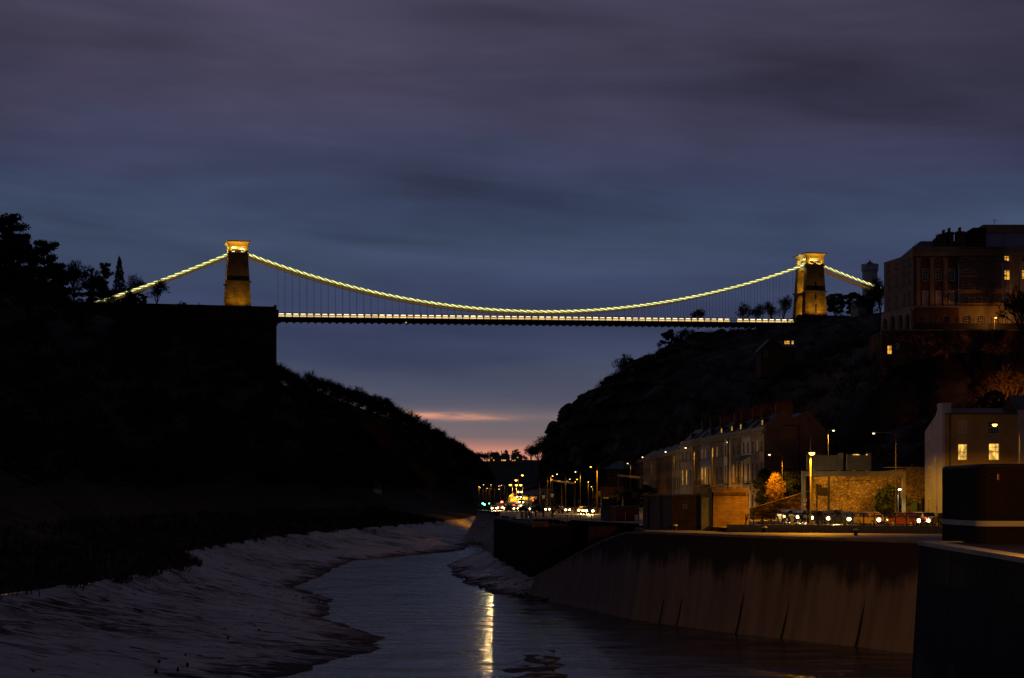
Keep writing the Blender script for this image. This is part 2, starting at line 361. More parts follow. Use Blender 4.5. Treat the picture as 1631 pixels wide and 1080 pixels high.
# ------------------------------------------------------------------ ground materials
WZ_ = EZ - 12.0
def mud_mat():
    m, nt, out = newmat('river_mud')
    tc = N(nt, 'ShaderNodeTexCoord')
    def noise_(scale, stretch, detail=7, rot=0.0, dist=0.0, rough=.6):
        mp = N(nt, 'ShaderNodeMapping'); mp.inputs['Scale'].default_value = stretch; mp.inputs['Rotation'].default_value = (0, 0, rot)
        L(nt, tc.outputs['Object'], mp.inputs['Vector'])
        n = N(nt, 'ShaderNodeTexNoise', i_Scale=scale, i_Detail=detail, i_Roughness=rough, i_Distortion=dist); L(nt, mp.outputs[0], n.inputs['Vector']); return n.outputs['Fac']
    base = N(nt, 'ShaderNodeValToRGB'); e = base.color_ramp.elements
    e[0].position, e[1].position = .3, .7; e[0].color = (.46, .42, .42, 1); e[1].color = (.31, .275, .275, 1)
    L(nt, noise_(.10, (1, .8, 1), 8), base.inputs[0])
    # weed and wrack lying in tide lines
    st = N(nt, 'ShaderNodeMapRange', i_1=.47, i_2=.56, i_3=0, i_4=1); L(nt, noise_(.55, (.22, .9, 1.6), 10, .42, 1.2, .72), st.inputs[0])
    pt = N(nt, 'ShaderNodeMapRange', i_1=.47, i_2=.60, i_3=0, i_4=1); L(nt, noise_(.05, (1, .7, 1), 5, .3), pt.inputs[0])
    mu = N(nt, 'ShaderNodeMath', operation='MULTIPLY'); L(nt, st.outputs[0], mu.inputs[0]); L(nt, pt.outputs[0], mu.inputs[1])
    mx = N(nt, 'ShaderNodeMixRGB'); mx.inputs[2].default_value = (.075, .022, .010, 1); L(nt, mu.outputs[0], mx.inputs[0]); L(nt, base.outputs[0], mx.inputs[1])
    sp = N(nt, 'ShaderNodeMapRange', i_1=.56, i_2=.66, i_3=0, i_4=.85); L(nt, noise_(1.1, (.4, .9, 1.5), 8, .3, .6), sp.inputs[0])
    m2 = N(nt, 'ShaderNodeMixRGB'); m2.inputs[2].default_value = (.04, .03, .028, 1); L(nt, sp.outputs[0], m2.inputs[0]); L(nt, mx.outputs[0], m2.inputs[1])
    p = N(nt, 'ShaderNodeBsdfPrincipled')
    # dark weedy edge along the waterline
    sz = N(nt, 'ShaderNodeSeparateXYZ'); L(nt, tc.outputs['Object'], sz.inputs[0])
    ez = N(nt, 'ShaderNodeMath', operation='MULTIPLY_ADD', i_1=-2.6, i_2=1.3); L(nt, noise_(.6, (.5, 1, 1), 8, .4, .6), ez.inputs[0])
    ea = N(nt, 'ShaderNodeMath', operation='ADD'); L(nt, sz.outputs[2], ea.inputs[0]); L(nt, ez.outputs[0], ea.inputs[1])
    em = N(nt, 'ShaderNodeMapRange', i_1=WZ_ + .16, i_2=WZ_ + .5, i_3=.78, i_4=0); L(nt, ea.outputs[0], em.inputs[0])
    m3 = N(nt, 'ShaderNodeMixRGB'); m3.inputs[2].default_value = (.035, .026, .024, 1); L(nt, em.outputs[0], m3.inputs[0]); L(nt, m2.outputs[0], m3.inputs[1]); m2 = m3
    w0 = N(nt, 'ShaderNodeMath', operation='MAXIMUM'); L(nt, em.outputs[0], w0.inputs[0]); L(nt, sp.outputs[0], w0.inputs[1]); sp = w0
    wet = N(nt, 'ShaderNodeMath', operation='MAXIMUM'); L(nt, mu.outputs[0], wet.inputs[0]); L(nt, sp.outputs[0], wet.inputs[1])
    q1 = N(nt, 'ShaderNodeMapRange', i_1=0, i_2=.8, i_3=.5, i_4=.02); L(nt, wet.outputs[0], q1.inputs[0]); L(nt, q1.outputs[0], p.inputs['Specular IOR Level'])
    q2 = N(nt, 'ShaderNodeMapRange', i_1=0, i_2=.8, i_3=.42, i_4=.95); L(nt, wet.outputs[0], q2.inputs[0]); L(nt, q2.outputs[0], p.inputs['Roughness'])
    L(nt, m2.outputs[0], p.inputs['Base Color'])
    b = N(nt, 'ShaderNodeBump', i_Strength=1.0, i_Distance=.7); L(nt, noise_(.40, (.8, .8, 1.4), 9, .4, .5, .62), b.inputs['Height'])
    L(nt, b.outputs[0], p.inputs['Normal']); L(nt, p.outputs[0], out.inputs[0]); return m
def water_mat():
    m, nt, out = newmat('river_water')
    tc = N(nt, 'ShaderNodeTexCoord')
    mp = N(nt, 'ShaderNodeMapping'); mp.inputs['Scale'].default_value = (.12, .30, 1); mp.inputs['Rotation'].default_value = (0, 0, .25); L(nt, tc.outputs['Object'], mp.inputs['Vector'])
    n = N(nt, 'ShaderNodeTexNoise', i_Scale=1.0, i_Detail=6, i_Roughness=.55, i_Distortion=.8); L(nt, mp.outputs[0], n.inputs['Vector'])
    n2 = N(nt, 'ShaderNodeTexNoise', i_Scale=1.1, i_Detail=3); L(nt, tc.outputs['Object'], n2.inputs['Vector'])
    cr = N(nt, 'ShaderNodeValToRGB'); e = cr.color_ramp.elements; e[0].position, e[1].position = .38, .62
    e[0].color = (.016, .014, .013, 1); e[1].color = (.055, .048, .050, 1); L(nt, n.outputs['Fac'], cr.inputs[0])
    p = N(nt, 'ShaderNodeBsdfPrincipled', i_IOR=1.33); p.inputs['Specular IOR Level'].default_value = .5
    L(nt, cr.outputs[0], p.inputs['Base Color'])
    rr = N(nt, 'ShaderNodeMapRange', i_1=.40, i_2=.60, i_3=.30, i_4=.10); L(nt, n.outputs['Fac'], rr.inputs[0]); L(nt, rr.outputs[0], p.inputs['Roughness'])
    ad = N(nt, 'ShaderNodeMath', operation='MULTIPLY_ADD', i_1=.40); L(nt, n2.outputs['Fac'], ad.inputs[0]); L(nt, n.outputs['Fac'], ad.inputs[2])
    b = N(nt, 'ShaderNodeBump', i_Strength=.7, i_Distance=.18); L(nt, ad.outputs[0], b.inputs['Height']); L(nt, b.outputs[0], p.inputs['Normal'])
    L(nt, p.outputs[0], out.inputs[0]); return m
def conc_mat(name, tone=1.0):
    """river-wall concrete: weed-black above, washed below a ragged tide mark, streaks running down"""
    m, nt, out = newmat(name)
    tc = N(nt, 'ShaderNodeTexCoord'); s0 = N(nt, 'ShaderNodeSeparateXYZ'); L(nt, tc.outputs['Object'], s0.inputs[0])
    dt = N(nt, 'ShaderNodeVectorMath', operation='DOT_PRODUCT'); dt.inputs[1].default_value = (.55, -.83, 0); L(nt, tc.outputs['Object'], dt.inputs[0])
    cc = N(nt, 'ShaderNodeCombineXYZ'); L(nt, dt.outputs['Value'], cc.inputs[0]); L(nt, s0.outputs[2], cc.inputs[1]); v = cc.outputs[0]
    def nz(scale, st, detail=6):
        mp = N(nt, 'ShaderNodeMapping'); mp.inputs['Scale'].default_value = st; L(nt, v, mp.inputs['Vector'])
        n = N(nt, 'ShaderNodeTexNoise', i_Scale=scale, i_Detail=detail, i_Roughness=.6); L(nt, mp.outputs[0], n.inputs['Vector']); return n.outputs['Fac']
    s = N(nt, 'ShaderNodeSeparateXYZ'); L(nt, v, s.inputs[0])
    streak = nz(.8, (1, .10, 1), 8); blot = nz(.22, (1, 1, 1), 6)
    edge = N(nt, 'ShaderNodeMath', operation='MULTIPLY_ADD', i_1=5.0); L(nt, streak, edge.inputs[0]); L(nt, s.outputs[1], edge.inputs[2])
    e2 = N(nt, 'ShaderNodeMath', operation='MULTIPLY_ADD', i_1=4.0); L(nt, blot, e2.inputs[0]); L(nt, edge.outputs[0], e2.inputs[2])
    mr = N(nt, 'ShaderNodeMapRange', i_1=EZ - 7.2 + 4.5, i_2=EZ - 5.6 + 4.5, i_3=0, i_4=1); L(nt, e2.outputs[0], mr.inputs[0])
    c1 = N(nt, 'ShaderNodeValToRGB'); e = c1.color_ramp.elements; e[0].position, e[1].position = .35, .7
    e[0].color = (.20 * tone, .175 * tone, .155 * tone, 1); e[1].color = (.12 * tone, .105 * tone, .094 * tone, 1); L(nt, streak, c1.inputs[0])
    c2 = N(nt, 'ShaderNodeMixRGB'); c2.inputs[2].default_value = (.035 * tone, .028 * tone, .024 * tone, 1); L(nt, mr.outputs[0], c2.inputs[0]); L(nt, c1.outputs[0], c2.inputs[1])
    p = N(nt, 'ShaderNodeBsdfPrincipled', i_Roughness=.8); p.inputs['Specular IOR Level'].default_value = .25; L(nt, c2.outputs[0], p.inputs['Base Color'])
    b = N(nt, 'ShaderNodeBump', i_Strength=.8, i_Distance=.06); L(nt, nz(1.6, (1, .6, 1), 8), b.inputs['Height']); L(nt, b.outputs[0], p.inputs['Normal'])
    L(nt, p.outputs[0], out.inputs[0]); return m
M['mud'] = mud_mat(); M['water'] = water_mat(); M['conc'] = conc_mat('river_wall_concrete', 1.45)
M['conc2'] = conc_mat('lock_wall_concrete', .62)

# ------------------------------------------------------------------ river, banks and hills
WZ = EZ - 12.0
XWT = [(20, -32), (50, -28), (90, -20), (110.7, -15.1), (128.4, -10.6), (141.5, -10.8), (152, -14.6), (164, -18.2), (190, -20.2), (201, -22.8), (213, -26.3),
       (220.6, -28.4), (240, -28.3), (280, -29.5), (310, -29.2), (323, -24.4), (367, -10.8), (410, -9), (444, -7.6), (492, -5), (560, -3), (650, -2), (900, 2), (1200, 6)]
XMT = [(20, -50), (60, -44), (129, -39.5), (144, -37), (185, -35.0), (226, -44.7), (296, -46), (355, -42), (444, -29), (507, -22), (560, -16), (666, -13), (900, -10), (1200, -4)]
LH = [(20, [(-70, 0), (-90, 15), (-120, 38), (-300, 60)]), (200, [(-62, 0), (-80, 14), (-115, 38), (-300, 66)]), (300, [(-66, 0), (-84, 16), (-118, 42), (-300, 72)]),
      (450, [(-55, 0), (-78, 18), (-112, 50), (-300, 84)]), (560, [(-48, 2), (-72, 20), (-106, 53), (-300, 84)]), (640, [(-42, 2), (-68, 18), (-102, 52), (-300, 88)]),
      (800, [(-36, 4), (-70, 28), (-108, 52), (-300, 70)]), (900, [(-25, 11), (-59, 39), (-106, 57), (-300, 72)]), (1100, [(-20, 12), (-38, 29), (-90, 50), (-300, 70)]),
      (1500, [(-20, 14), (-30, 26), (-60, 32), (-300, 60)]), (1700, [(-20, 14), (-30, 26), (-60, 32), (-300, 60)])]
RH = [(150, [(60, -3.3), (64, -3.2), (70, -3), (78, -2), (90, 3), (110, 8), (150, 14), (400, 30)]),
      (219, [(61, -3.3), (64, -2), (67, 2), (71, 6), (76, 10), (88, 13), (105, 15), (400, 24)]),
      (228, [(46, -3.3), (48, 1), (51, 4), (56, 7), (62, 10), (75, 12), (90, 14), (400, 24)]),
      (266, [(47, -3.3), (50, 3), (53, 6), (57, 9), (62, 11), (75, 13), (90, 15), (400, 24)]),
      (272, [(47, -3.3), (50, 6), (54, 12), (58, 18), (62, 25.5), (75, 26.5), (90, 26.5), (400, 30)]),
      (330, [(48, -3.3), (52, 8), (56, 15), (60, 22), (66, 28), (80, 31), (100, 34), (400, 40)]),
      (420, [(48, -3.3), (53, 8), (58, 18), (64, 27), (72, 33), (90, 40), (120, 46), (400, 50)]),
      (520, [(40, -3.3), (44, 10), (50, 24), (58, 34), (70, 43), (90, 51), (120, 58), (400, 64)]),
      (600, [(19, -3.4), (22, 12), (25, 23), (32, 34), (46, 46), (66, 56), (100, 60), (400, 70)]),
      (650, [(11, -3.5), (13, 14), (15, 26), (26, 37), (45, 49.5), (72, 61), (108, 65), (400, 73)]),
      (700, [(12, -3.5), (14, 14), (16.5, 26.5), (28, 38.5), (48, 52), (77, 67), (113, 71), (400, 76)]),
      (900, [(16, -3.5), (20, 10), (30, 20), (45, 40), (70, 60), (100, 72), (150, 84), (400, 92)]),
      (1200, [(20, -3), (30, 8), (50, 18), (80, 30), (120, 50), (160, 70), (220, 82), (400, 92)])]
def stat(S, Y):
    if Y <= S[0][0]: return S[0][1]
    for (a, p), (b, q) in zip(S, S[1:]):
        if Y <= b:
            t = (Y - a) / (b - a); return [(lerp(u[0], w[0], t), lerp(u[1], w[1], t)) for u, w in zip(p, q)]
    return S[-1][1]
def left_prof(Y):
    xw, xm = table(XWT, Y), table(XMT, Y); h = stat(LH, Y)
    p4 = (max(xm - 13, lerp(xm, h[0][0], .7)), -5.2)
    return [(xw + 5, -13), (xw, -12.02), (lerp(xw, xm, .45), -10.6), (lerp(xw, xm, .85), -8.8), (xm, -7.6), p4] + h
def along(P, s):
    i = min(int(s), len(P) - 2); t = s - i
    return lerp(P[i][0], P[i + 1][0], t), lerp(P[i][1], P[i + 1][1], t)
def left_pt(Y, s):
    x, z = along(left_prof(Y), s); return Vector((x, Y, z + EZ))
def right_pt(Y, s):
    x, z = along(stat(RH, Y), s); return Vector((x, Y, z + EZ))
def height_of(S_at, x, Y):
    P = sorted(S_at(Y))
    for a, b in zip(P, P[1:]):
        if a[0] <= x <= b[0]: return EZ + lerp(a[1], b[1], (x - a[0]) / max(b[0] - a[0], 1e-6))
    return EZ + (P[0][1] if x < P[0][0] else P[-1][1])
def frange(*segs):
    o = []
    for a, b, st in segs:
        n = max(1, round((b - a) / st)); o += [a + (b - a) * i / n for i in range(n)]
    return o + [segs[-1][1]]
def ruled(S_at, Ys, s0, s1, step, amp, freq, only_up=False, extra=None):
    n = round((s1 - s0) / step) + 1; mb = MB(); rows = []
    for Y in Ys:
        P = S_at(Y); row = []
        for k in range(n):
            s = s0 + (s1 - s0) * k / (n - 1); x, z = along(P, min(s, len(P) - 1.0001)); p = Vector((x, Y, z + EZ))
            a = amp(s)
            if a:
                d = noise.fractal(p * freq, .9, 2.1, 5) * a
                p.x += d * .5; p.z += d * .7 if not only_up else d
            if extra: p = extra(p, s)
            row.append(tuple(p))
        rows.append(row)
    mb.v = [p for r in rows for p in r]
    mb.f = [(j * n + k, j * n + k + 1, (j + 1) * n + k + 1, (j + 1) * n + k) for j in range(len(rows) - 1) for k in range(n - 1)]
    mb.m = [0] * len(mb.f); return mb
# river bed, reaching the horizon
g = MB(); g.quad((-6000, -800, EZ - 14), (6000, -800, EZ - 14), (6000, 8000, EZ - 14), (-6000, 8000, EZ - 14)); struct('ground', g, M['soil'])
g = MB(); g.quad((-75, -60, WZ), (60, -60, WZ), (60, 1250, WZ), (-75, 1250, WZ)); struct('water', g, M['water'])
def slumps(p, s):
    if s < .7: return p
    k = min(1, (s - .7) * 1.6); w = Vector((p.x * .16, p.y * .5, 0))
    p.z += k * (.16 * (abs(noise.noise(w + Vector((noise.noise(p * .2) * 1.2, 0, 0)))) - .25) + .05 * noise.fractal(p * .9, .8, 2.2, 4)) ; return p
Yl = frange((20, 96, 4), (96, 250, 1.0), (250, 340, 2), (340, 520, 4), (520, 1000, 14), (1000, 1700, 35))
struct('mud_bank', ruled(left_prof, Yl, 0, 4, .05, lambda s: 0 if s < .6 else (.34 if s > 1.2 else .2), .16, extra=slumps), M['mud'], smooth=True)
struct('grass_bank', ruled(left_prof, Yl, 4, 6, .2, lambda s: .5 if 4 < s < 5.9 else 0, .25), M['grass'], smooth=True)
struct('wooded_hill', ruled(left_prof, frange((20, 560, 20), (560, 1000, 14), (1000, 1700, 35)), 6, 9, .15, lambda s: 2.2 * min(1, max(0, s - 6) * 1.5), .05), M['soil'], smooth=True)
def crags(p, s):
    if p.y < 540 or p.y > 780 or s > 6: return p
    k = min(1, (p.y - 540) / 40) * min(1, s * 3) * min(1, (6 - s))
    q = p * .10; c = noise.noise(q) * 2.2 + noise.noise(q * 2.7) * 1.2
    fr = ((p.z + 3 * noise.noise(p * .04)) / 6.5) % 1.0
    p.x += k * (c * 1.4 + (fr - .5) * 2.4); p.z += k * (abs(noise.noise(q * 1.6 + Vector((9, 0, 0)))) - .3) * 4.5; return p
struct('cliff', ruled(lambda Y: stat(RH, Y), frange((150, 560, 8), (560, 760, 1.8), (760, 1200, 20)), 0, 7, .045, lambda s: 3.0 if s < 6 else 1.0, .075, extra=crags), M['rock'], smooth=False)
# the ridge that closes the gorge
g = MB(); rows = []
for i, x in enumerate(frange((-420, 700, 14))):
    r = []
    for (Y, z) in ((1150, -6), (1300, 4), (1450, 16), (1600, 32), (1660, 33), (1800, 38), (2300, 44)):
        r.append((x, Y, EZ + z + noise.fractal(Vector((x, Y, 0)) * .012, 1, 2, 4) * 2.0 + max(0, abs(x) - 60) * .05))
    rows.append(r)
n = len(rows[0]); g.v = [p for r in rows for p in r]; g.f = [(j * n + k, (j + 1) * n + k, (j + 1) * n + k + 1, j * n + k + 1) for j in range(len(rows) - 1) for k in range(n - 1)]; g.m = [0] * len(g.f)
struct('distant_hill', g, M['soil'], smooth=True)

# ------------------------------------------------------------------ right bank: river wall, quay, road
GZ, QZ = EZ - 3.05, EZ - 3.5
WB = [(836, 950, 915), (870, 957, 898), (900, 963, 880), (940, 972, 860), (975, 980, 847.5), (1000, 986, 844), (1060, 995, 845.5), (1120, 1003, 847), (1174, 1010, 849), (1260, 1019.5, 852.5), (1356, 1030, 856.5), (1449, 1041, 860)]
wall_bot, wall_top = [], []
for px, pb, pt in WB:
    Y = 12 * F / (pb - HY); b = Vector((XW(px, Y), Y, WZ - .6))
    set_back = 1.6
    wall_bot.append(b)
    zt = EZ - (pt - HY) * (Y + 2.5) / F if px < 990 else QZ
    wall_top.append(Vector((b.x + set_back * .9, b.y + set_back * .6, zt)))
wall_bot += [Vector((34, 120, WZ - .6)), Vector((48, 92, WZ - .6)), Vector((60, 70, WZ - .6))]; wall_top += [Vector((35.4, 121, QZ)), Vector((49.4, 93, QZ)), Vector((61.4, 71, QZ))]
rt = thing('river_wall', 'long stained concrete river wall rising from the water, sloping down at its far end', 'wall')
g = MB()
for i in range(len(wall_bot) - 1):
    a, b, c, d = wall_bot[i], wall_bot[i + 1], wall_top[i + 1], wall_top[i]
    for k in range(6):                                       # a slight curve in the batter
        t0, t1 = k / 6, (k + 1) / 6; q = lambda p, r, t: Vector((lerp(p.x, r.x, t ** .75), lerp(p.y, r.y, t ** .75), lerp(p.z, r.z, t)))
        g.quad(q(a, d, t0), q(b, c, t0), q(b, c, t1), q(a, d, t1))
# far end return and back slope of the sloping wing
g.quad(wall_bot[0], wall_top[0], wall_top[0] + Vector((6, 4, 0)), wall_bot[0] + Vector((6, 4, 0)))
g.build('wall_face', M['conc'], rt)
g = MB()                                                      # open movement joints
for px in (1048, 1076, 1171, 1243, 1362):
    Y = table([(p, 12 * F / (b - HY)) for p, b, t in WB], px); pb = table([(p, b) for p, b, t in WB], px)
    b = Vector((XW(px, Y), Y, WZ - .3)); t = b + Vector((1.44, .96, QZ - WZ - .5))
    off = Vector((-.03, -.02, 0)); wv = Vector((.035, -.09, 0)) * (1 + random.Random(px).random())
    pts = [Vector((lerp(b.x, t.x, (k / 6) ** .75), lerp(b.y, t.y, (k / 6) ** .75), lerp(b.z, t.z, k / 6))) + off for k in range(7)]
    for p, q in zip(pts, pts[1:]): g.quad(p - wv, p + wv, q + wv, q - wv)
g.build('joint', M['black'], rt)
g = MB()                                                      # coping, standing 6 cm proud
for a, b in zip(wall_top, wall_top[1:]):
    d = (b - a).normalized(); nrm = Vector((d.y, -d.x, 0)).normalized()      # towards the river
    if nrm.x > 0: nrm = -nrm
    p = [a + nrm * .08, b + nrm * .08, b - nrm * .9, a - nrm * .9]
    g.add([v + Vector((0, 0, -.16)) for v in p] + [v + Vector((0, 0, .06)) for v in p], [(0, 1, 5, 4), (4, 5, 6, 7), (2, 3, 7, 6), (3, 0, 4, 7), (1, 2, 6, 5), (0, 3, 2, 1)])
g.build('coping', M['cap'], rt)
# quay pavement behind the coping, low wall under the railing
RAIL = [(20.6, 160.5), (24, 160), (33, 157), (42, 153), (50, 146), (60, 136), (75, 118)]
g = MB()
front = [w + Vector((.6, .5, -.004)) for w in wall_top if w.z > QZ - .01]
back = [(13.6, 186), (17, 177), (19.2, 170)] + RAIL
g.prism([(p.x, p.y) for p in front] + [(x, y) for x, y in back[::-1]], 'z', QZ - 3, QZ + .02)
struct('quay', g, M['paving'])
g = MB()
for a, b in zip(RAIL, RAIL[1:]):
    d = Vector((b[0] - a[0], b[1] - a[1], 0)).normalized() * .0; nn = Vector((b[1] - a[1], -(b[0] - a[0]), 0)).normalized() * .22
    A, B = Vector((*a, 0)), Vector((*b, 0)); p = [A + nn, B + nn, B - nn, A - nn]
    z0, z1 = QZ - .5, EZ - 2.74
    g.add([(v.x, v.y, z0) for v in p] + [(v.x, v.y, z1) for v in p], [(0, 1, 5, 4), (4, 5, 6, 7), (2, 3, 7, 6), (3, 0, 4, 7), (1, 2, 6, 5)])
tag(g.build('kerb_wall', M['hutgrey']), 'low dark kerb wall carrying the black railing along the quay', 'wall')
# city ground: one sheet from the railing back to the hill
def city_z(Y): return EZ - table([(150, 3.06), (230, 3.06), (330, 3.5), (440, 3.85), (700, 3.9)], Y)
CL = [(60, 66), (110, 66), (120, 75.5), (136, 60.5), (146, 50.5), (153, 42.5), (157, 33.5), (160, 24.5), (161, 20.8), (172, 19.0), (186, 13.6), (200, 10.0), (217, 7.0), (222, 3.5), (240, 1.5), (285, -2.2), (330, -2.4), (400, -2.6), (418, -3.6), (425, -8.5), (470, -10), (520, -5), (640, -2), (800, 0)]
def left_edge(Y): return table(CL, Y)
g = MB(); rows = []
Yc = frange((136, 240, 3), (240, 520, 5), (520, 800, 20))
for Y in Yc: rows.append([(lerp(left_edge(Y), 120 if Y < 300 else 75, k / 14), Y, city_z(Y)) for k in range(15)])
g.v = [p for r in rows for p in r]; g.f = [(j * 15 + k, j * 15 + k + 1, (j + 1) * 15 + k + 1, (j + 1) * 15 + k) for j in range(len(rows) - 1) for k in range(14)]; g.m = [0] * len(g.f)
struct('pavement', g, M['paving'])
# river slope of the city ground beyond the pier
g = MB(); rows = []
for Y in frange((284, 520, 4), (520, 800, 20)):
    x = left_edge(Y); w = table([(284, 2.0), (320, 4), (400, 5), (425, 6), (440, 5), (500, 3), (800, 6)], Y); r = []
    for k in range(9):
        t = k / 8; p = Vector((x + .5 - w * t, Y, lerp(city_z(Y) + .02, WZ - .5, t ** .8))); d = noise.fractal(p * .25, 1, 2, 4) * .5 if 0 < k < 8 else 0
        r.append((p.x + d, p.y, p.z + d * .5))
    rows.append(r)
g.v = [p for r in rows for p in r]; g.f = [(j * 9 + k, (j + 1) * 9 + k, (j + 1) * 9 + k + 1, j * 9 + k + 1) for j in range(len(rows) - 1) for k in range(8)]; g.m = [0] * len(g.f)
struct('far_bank', g, M['mud'], smooth=True)
# mud spit below the pier
SP = [(194, 1.4), (208, -2.8), (225, -5.5), (250, -8.5), (291, -10.9), (318, -9.2), (333, -7.0), (352, -4.5), (380, -2)]
g = MB(); rows = []
for Y in frange((192, 350, 2.5)):
    xw = table(SP, Y); xr = 15.0; r = []
    xt = table([(192, 8), (222, 3.4), (250, 1), (285, -2), (350, -1)], Y)
    for k in range(22):
        if k < 14: t = k / 13; p = Vector((lerp(xw - 1.2, xt, t), Y, EZ + lerp(-12.35, table([(192, -11.2), (222, -10.6), (285, -10.3), (350, -9.5)], Y), t ** .8)))
        else: t = (k - 13) / 8; p = Vector((lerp(xt, xr, t), Y, EZ + lerp(table([(192, -11.2), (222, -10.6), (285, -10.3), (350, -9.5)], Y), table([(192, -5.5), (215, -4.6), (222, -4.2), (350, -4.2)], Y), t)))
        d = noise.fractal(p * .35, .9, 2, 5) * .4
        r.append((p.x, p.y, p.z + (d if k > 0 else -.3)))
    rows.append(r)
g.v = [p for r in rows for p in r]; g.f = [(j * 22 + k, j * 22 + k + 1, (j + 1) * 22 + k + 1, (j + 1) * 22 + k) for j in range(len(rows) - 1) for k in range(21)]; g.m = [0] * len(g.f)
struct('mud_spit', g, M['mud'], smooth=True)
# low mud islet at the near edge of the river
g = MB(); rows = []
for Y in frange((96, 134, 1)):
    t = (Y - 96) / 38; xl, xr = lerp(-3.2, .6, t), lerp(5.5, 4.6, t); r = []
    for k in range(17):
        u = k / 16; e = min(u, 1 - u, t * 1.5, (1 - t) * 1.2) * 2
        p = Vector((lerp(xl, xr, u) + noise.noise(Vector((Y * .3, k * .5, 1))) * .8, Y, WZ - .14 + .26 * min(e, .8) + noise.fractal(Vector((u * 14, Y, 3)) * .3, 1, 2, 5) * .16))
        r.append(tuple(p))
    rows.append(r)
g.v = [p for r in rows for p in r]; g.f = [(j * 17 + k, j * 17 + k + 1, (j + 1) * 17 + k + 1, (j + 1) * 17 + k) for j in range(len(rows) - 1) for k in range(16)]; g.m = [0] * len(g.f)
struct('mud_islet', g, M['mud'], smooth=True)
g = MB(); rows = []  # shoal added on open water to catch the floodlight
for Y in frange((99, 123, .8)):
    t = (Y - 99) / 24; xl, xr = lerp(10, 15, t), lerp(31, 27, t); r = []
    for k in range(23):
        u = k / 22; e = min(u, 1 - u, t * 1.2, (1 - t) * 1.4) * 2
        r.append((lerp(xl, xr, u) + noise.noise(Vector((Y * .3, k * .5, 4))) * .8, Y, WZ - .16 + .16 * min(e, .8) + noise.fractal(Vector((u * 9, Y * .8, 7)) * .35, 1, 2, 5) * .20))
    rows.append(r)
g.v = [p for r in rows for p in r]; g.f = [(j * 23 + k, j * 23 + k + 1, (j + 1) * 23 + k + 1, (j + 1) * 23 + k) for j in range(len(rows) - 1) for k in range(22)]; g.m = [0] * len(g.f)
struct('added_shoal', g, M['mud'], smooth=True)
# road
RD = [(-6.5, 470), (-3.6, 444), (2, 400), (7.6, 363), (15.2, 320), (24, 278), (31, 240), (33.5, 215), (35.0, 190), (38, 171), (44.5, 158.5), (56, 147), (75, 130)]
def spline(P, n=8):
    out = []
    for i in range(len(P) - 1):
        p0, p1, p2, p3 = P[max(i - 1, 0)], P[i], P[i + 1], P[min(i + 2, len(P) - 1)]
        for k in range(n):
            t = k / n; out.append(tuple(.5 * (2 * b + (c - a) * t + (2 * a - 5 * b + 4 * c - d) * t * t + (3 * b - a - 3 * c + d) * t ** 3) for a, b, c, d in zip(p0, p1, p2, p3)))
    return out + [P[-1]]
RP = spline(RD)
def road_at(dist, off):
    """a point dist metres along the road from its far end, off metres towards the river side (negative) or the houses"""
    d = dist
    for a, b in zip(RP, RP[1:]):
        l = math.hypot(b[0] - a[0], b[1] - a[1])
        if d <= l:
            t = d / l; ux, uy = (b[0] - a[0]) / l, (b[1] - a[1]) / l
            x, y = lerp(a[0], b[0], t), lerp(a[1], b[1], t)
            return Vector((x - uy * off, y + ux * off, city_z(y) + .012)), math.atan2(uy, ux)
        d -= l
    return road_at(dist - 5, off)
RLEN = sum(math.hypot(b[0] - a[0], b[1] - a[1]) for a, b in zip(RP, RP[1:]))
def ribbon(off0, off1, dz, d0=0, d1=None, step=4):
    g = MB(); pts = []
    for d in frange((d0, d1 or RLEN - 1, step)):
        a, _ = road_at(d, off0); b, _ = road_at(d, off1); pts += [(a.x, a.y, a.z + dz), (b.x, b.y, b.z + dz)]
    g.v = pts; g.f = [(2 * i, 2 * i + 2, 2 * i + 3, 2 * i + 1) for i in range(len(pts) // 2 - 1)]; g.m = [0] * len(g.f); return g
struct('road', ribbon(-4.6, 4.6, 0), M['asphalt'])
g = MB()
for k in range(int(RLEN / 9)):
    q = ribbon(-.06, .06, .004, k * 9, k * 9 + 4, 2); n0 = len(g.v); g.v += q.v; g.f += [tuple(i + n0 for i in f) for f in q.f]; g.m += q.m
struct('road_markings', g, M['white'])
# the side road that climbs round the foot of the cliff
RAMP = spline([(1.4, 452, -3.8), (2.2, 490, -3.2), (2.9, 525, -1.9), (4.4, 555, -.2), (7.6, 582, 1.5), (13, 603, 2.6)], 6)
g = MB(); w1 = []; w2 = []
pts = []
for i, p in enumerate(RAMP):
    q = RAMP[min(i + 1, len(RAMP) - 1)]; o = RAMP[max(i - 1, 0)]; d = Vector((q[0] - o[0], q[1] - o[1], 0)).normalized(); nr = Vector((d.y, -d.x, 0))
    c = Vector((p[0], p[1], EZ + p[2] + .02)); w1.append(c - nr * 3.9); w2.append(c + nr * 3.5)
    pts += [tuple(c - nr * 3.8), tuple(c + nr * 3.5)]
g.v = pts; g.f = [(2 * i, 2 * i + 1, 2 * i + 3, 2 * i + 2) for i in range(len(RAMP) - 1)]; g.m = [0] * len(g.f)
struct('hill_road', g, M['paving'])
g = MB()
for a, b in zip(w1, w1[1:]):
    up = Vector((0, 0, 1.15)); dn = Vector((0, 0, -5)); t = Vector((-.4, 0, 0))
    g.add([a + dn, b + dn, b + up, a + up, a + dn + t, b + dn + t, b + up + t, a + up + t], [(0, 1, 2, 3), (5, 4, 7, 6), (3, 2, 6, 7)])
tag(g.build('parapet_wall', M['stone']), 'curving orange-lit parapet wall of the road climbing round the cliff foot', 'wall')
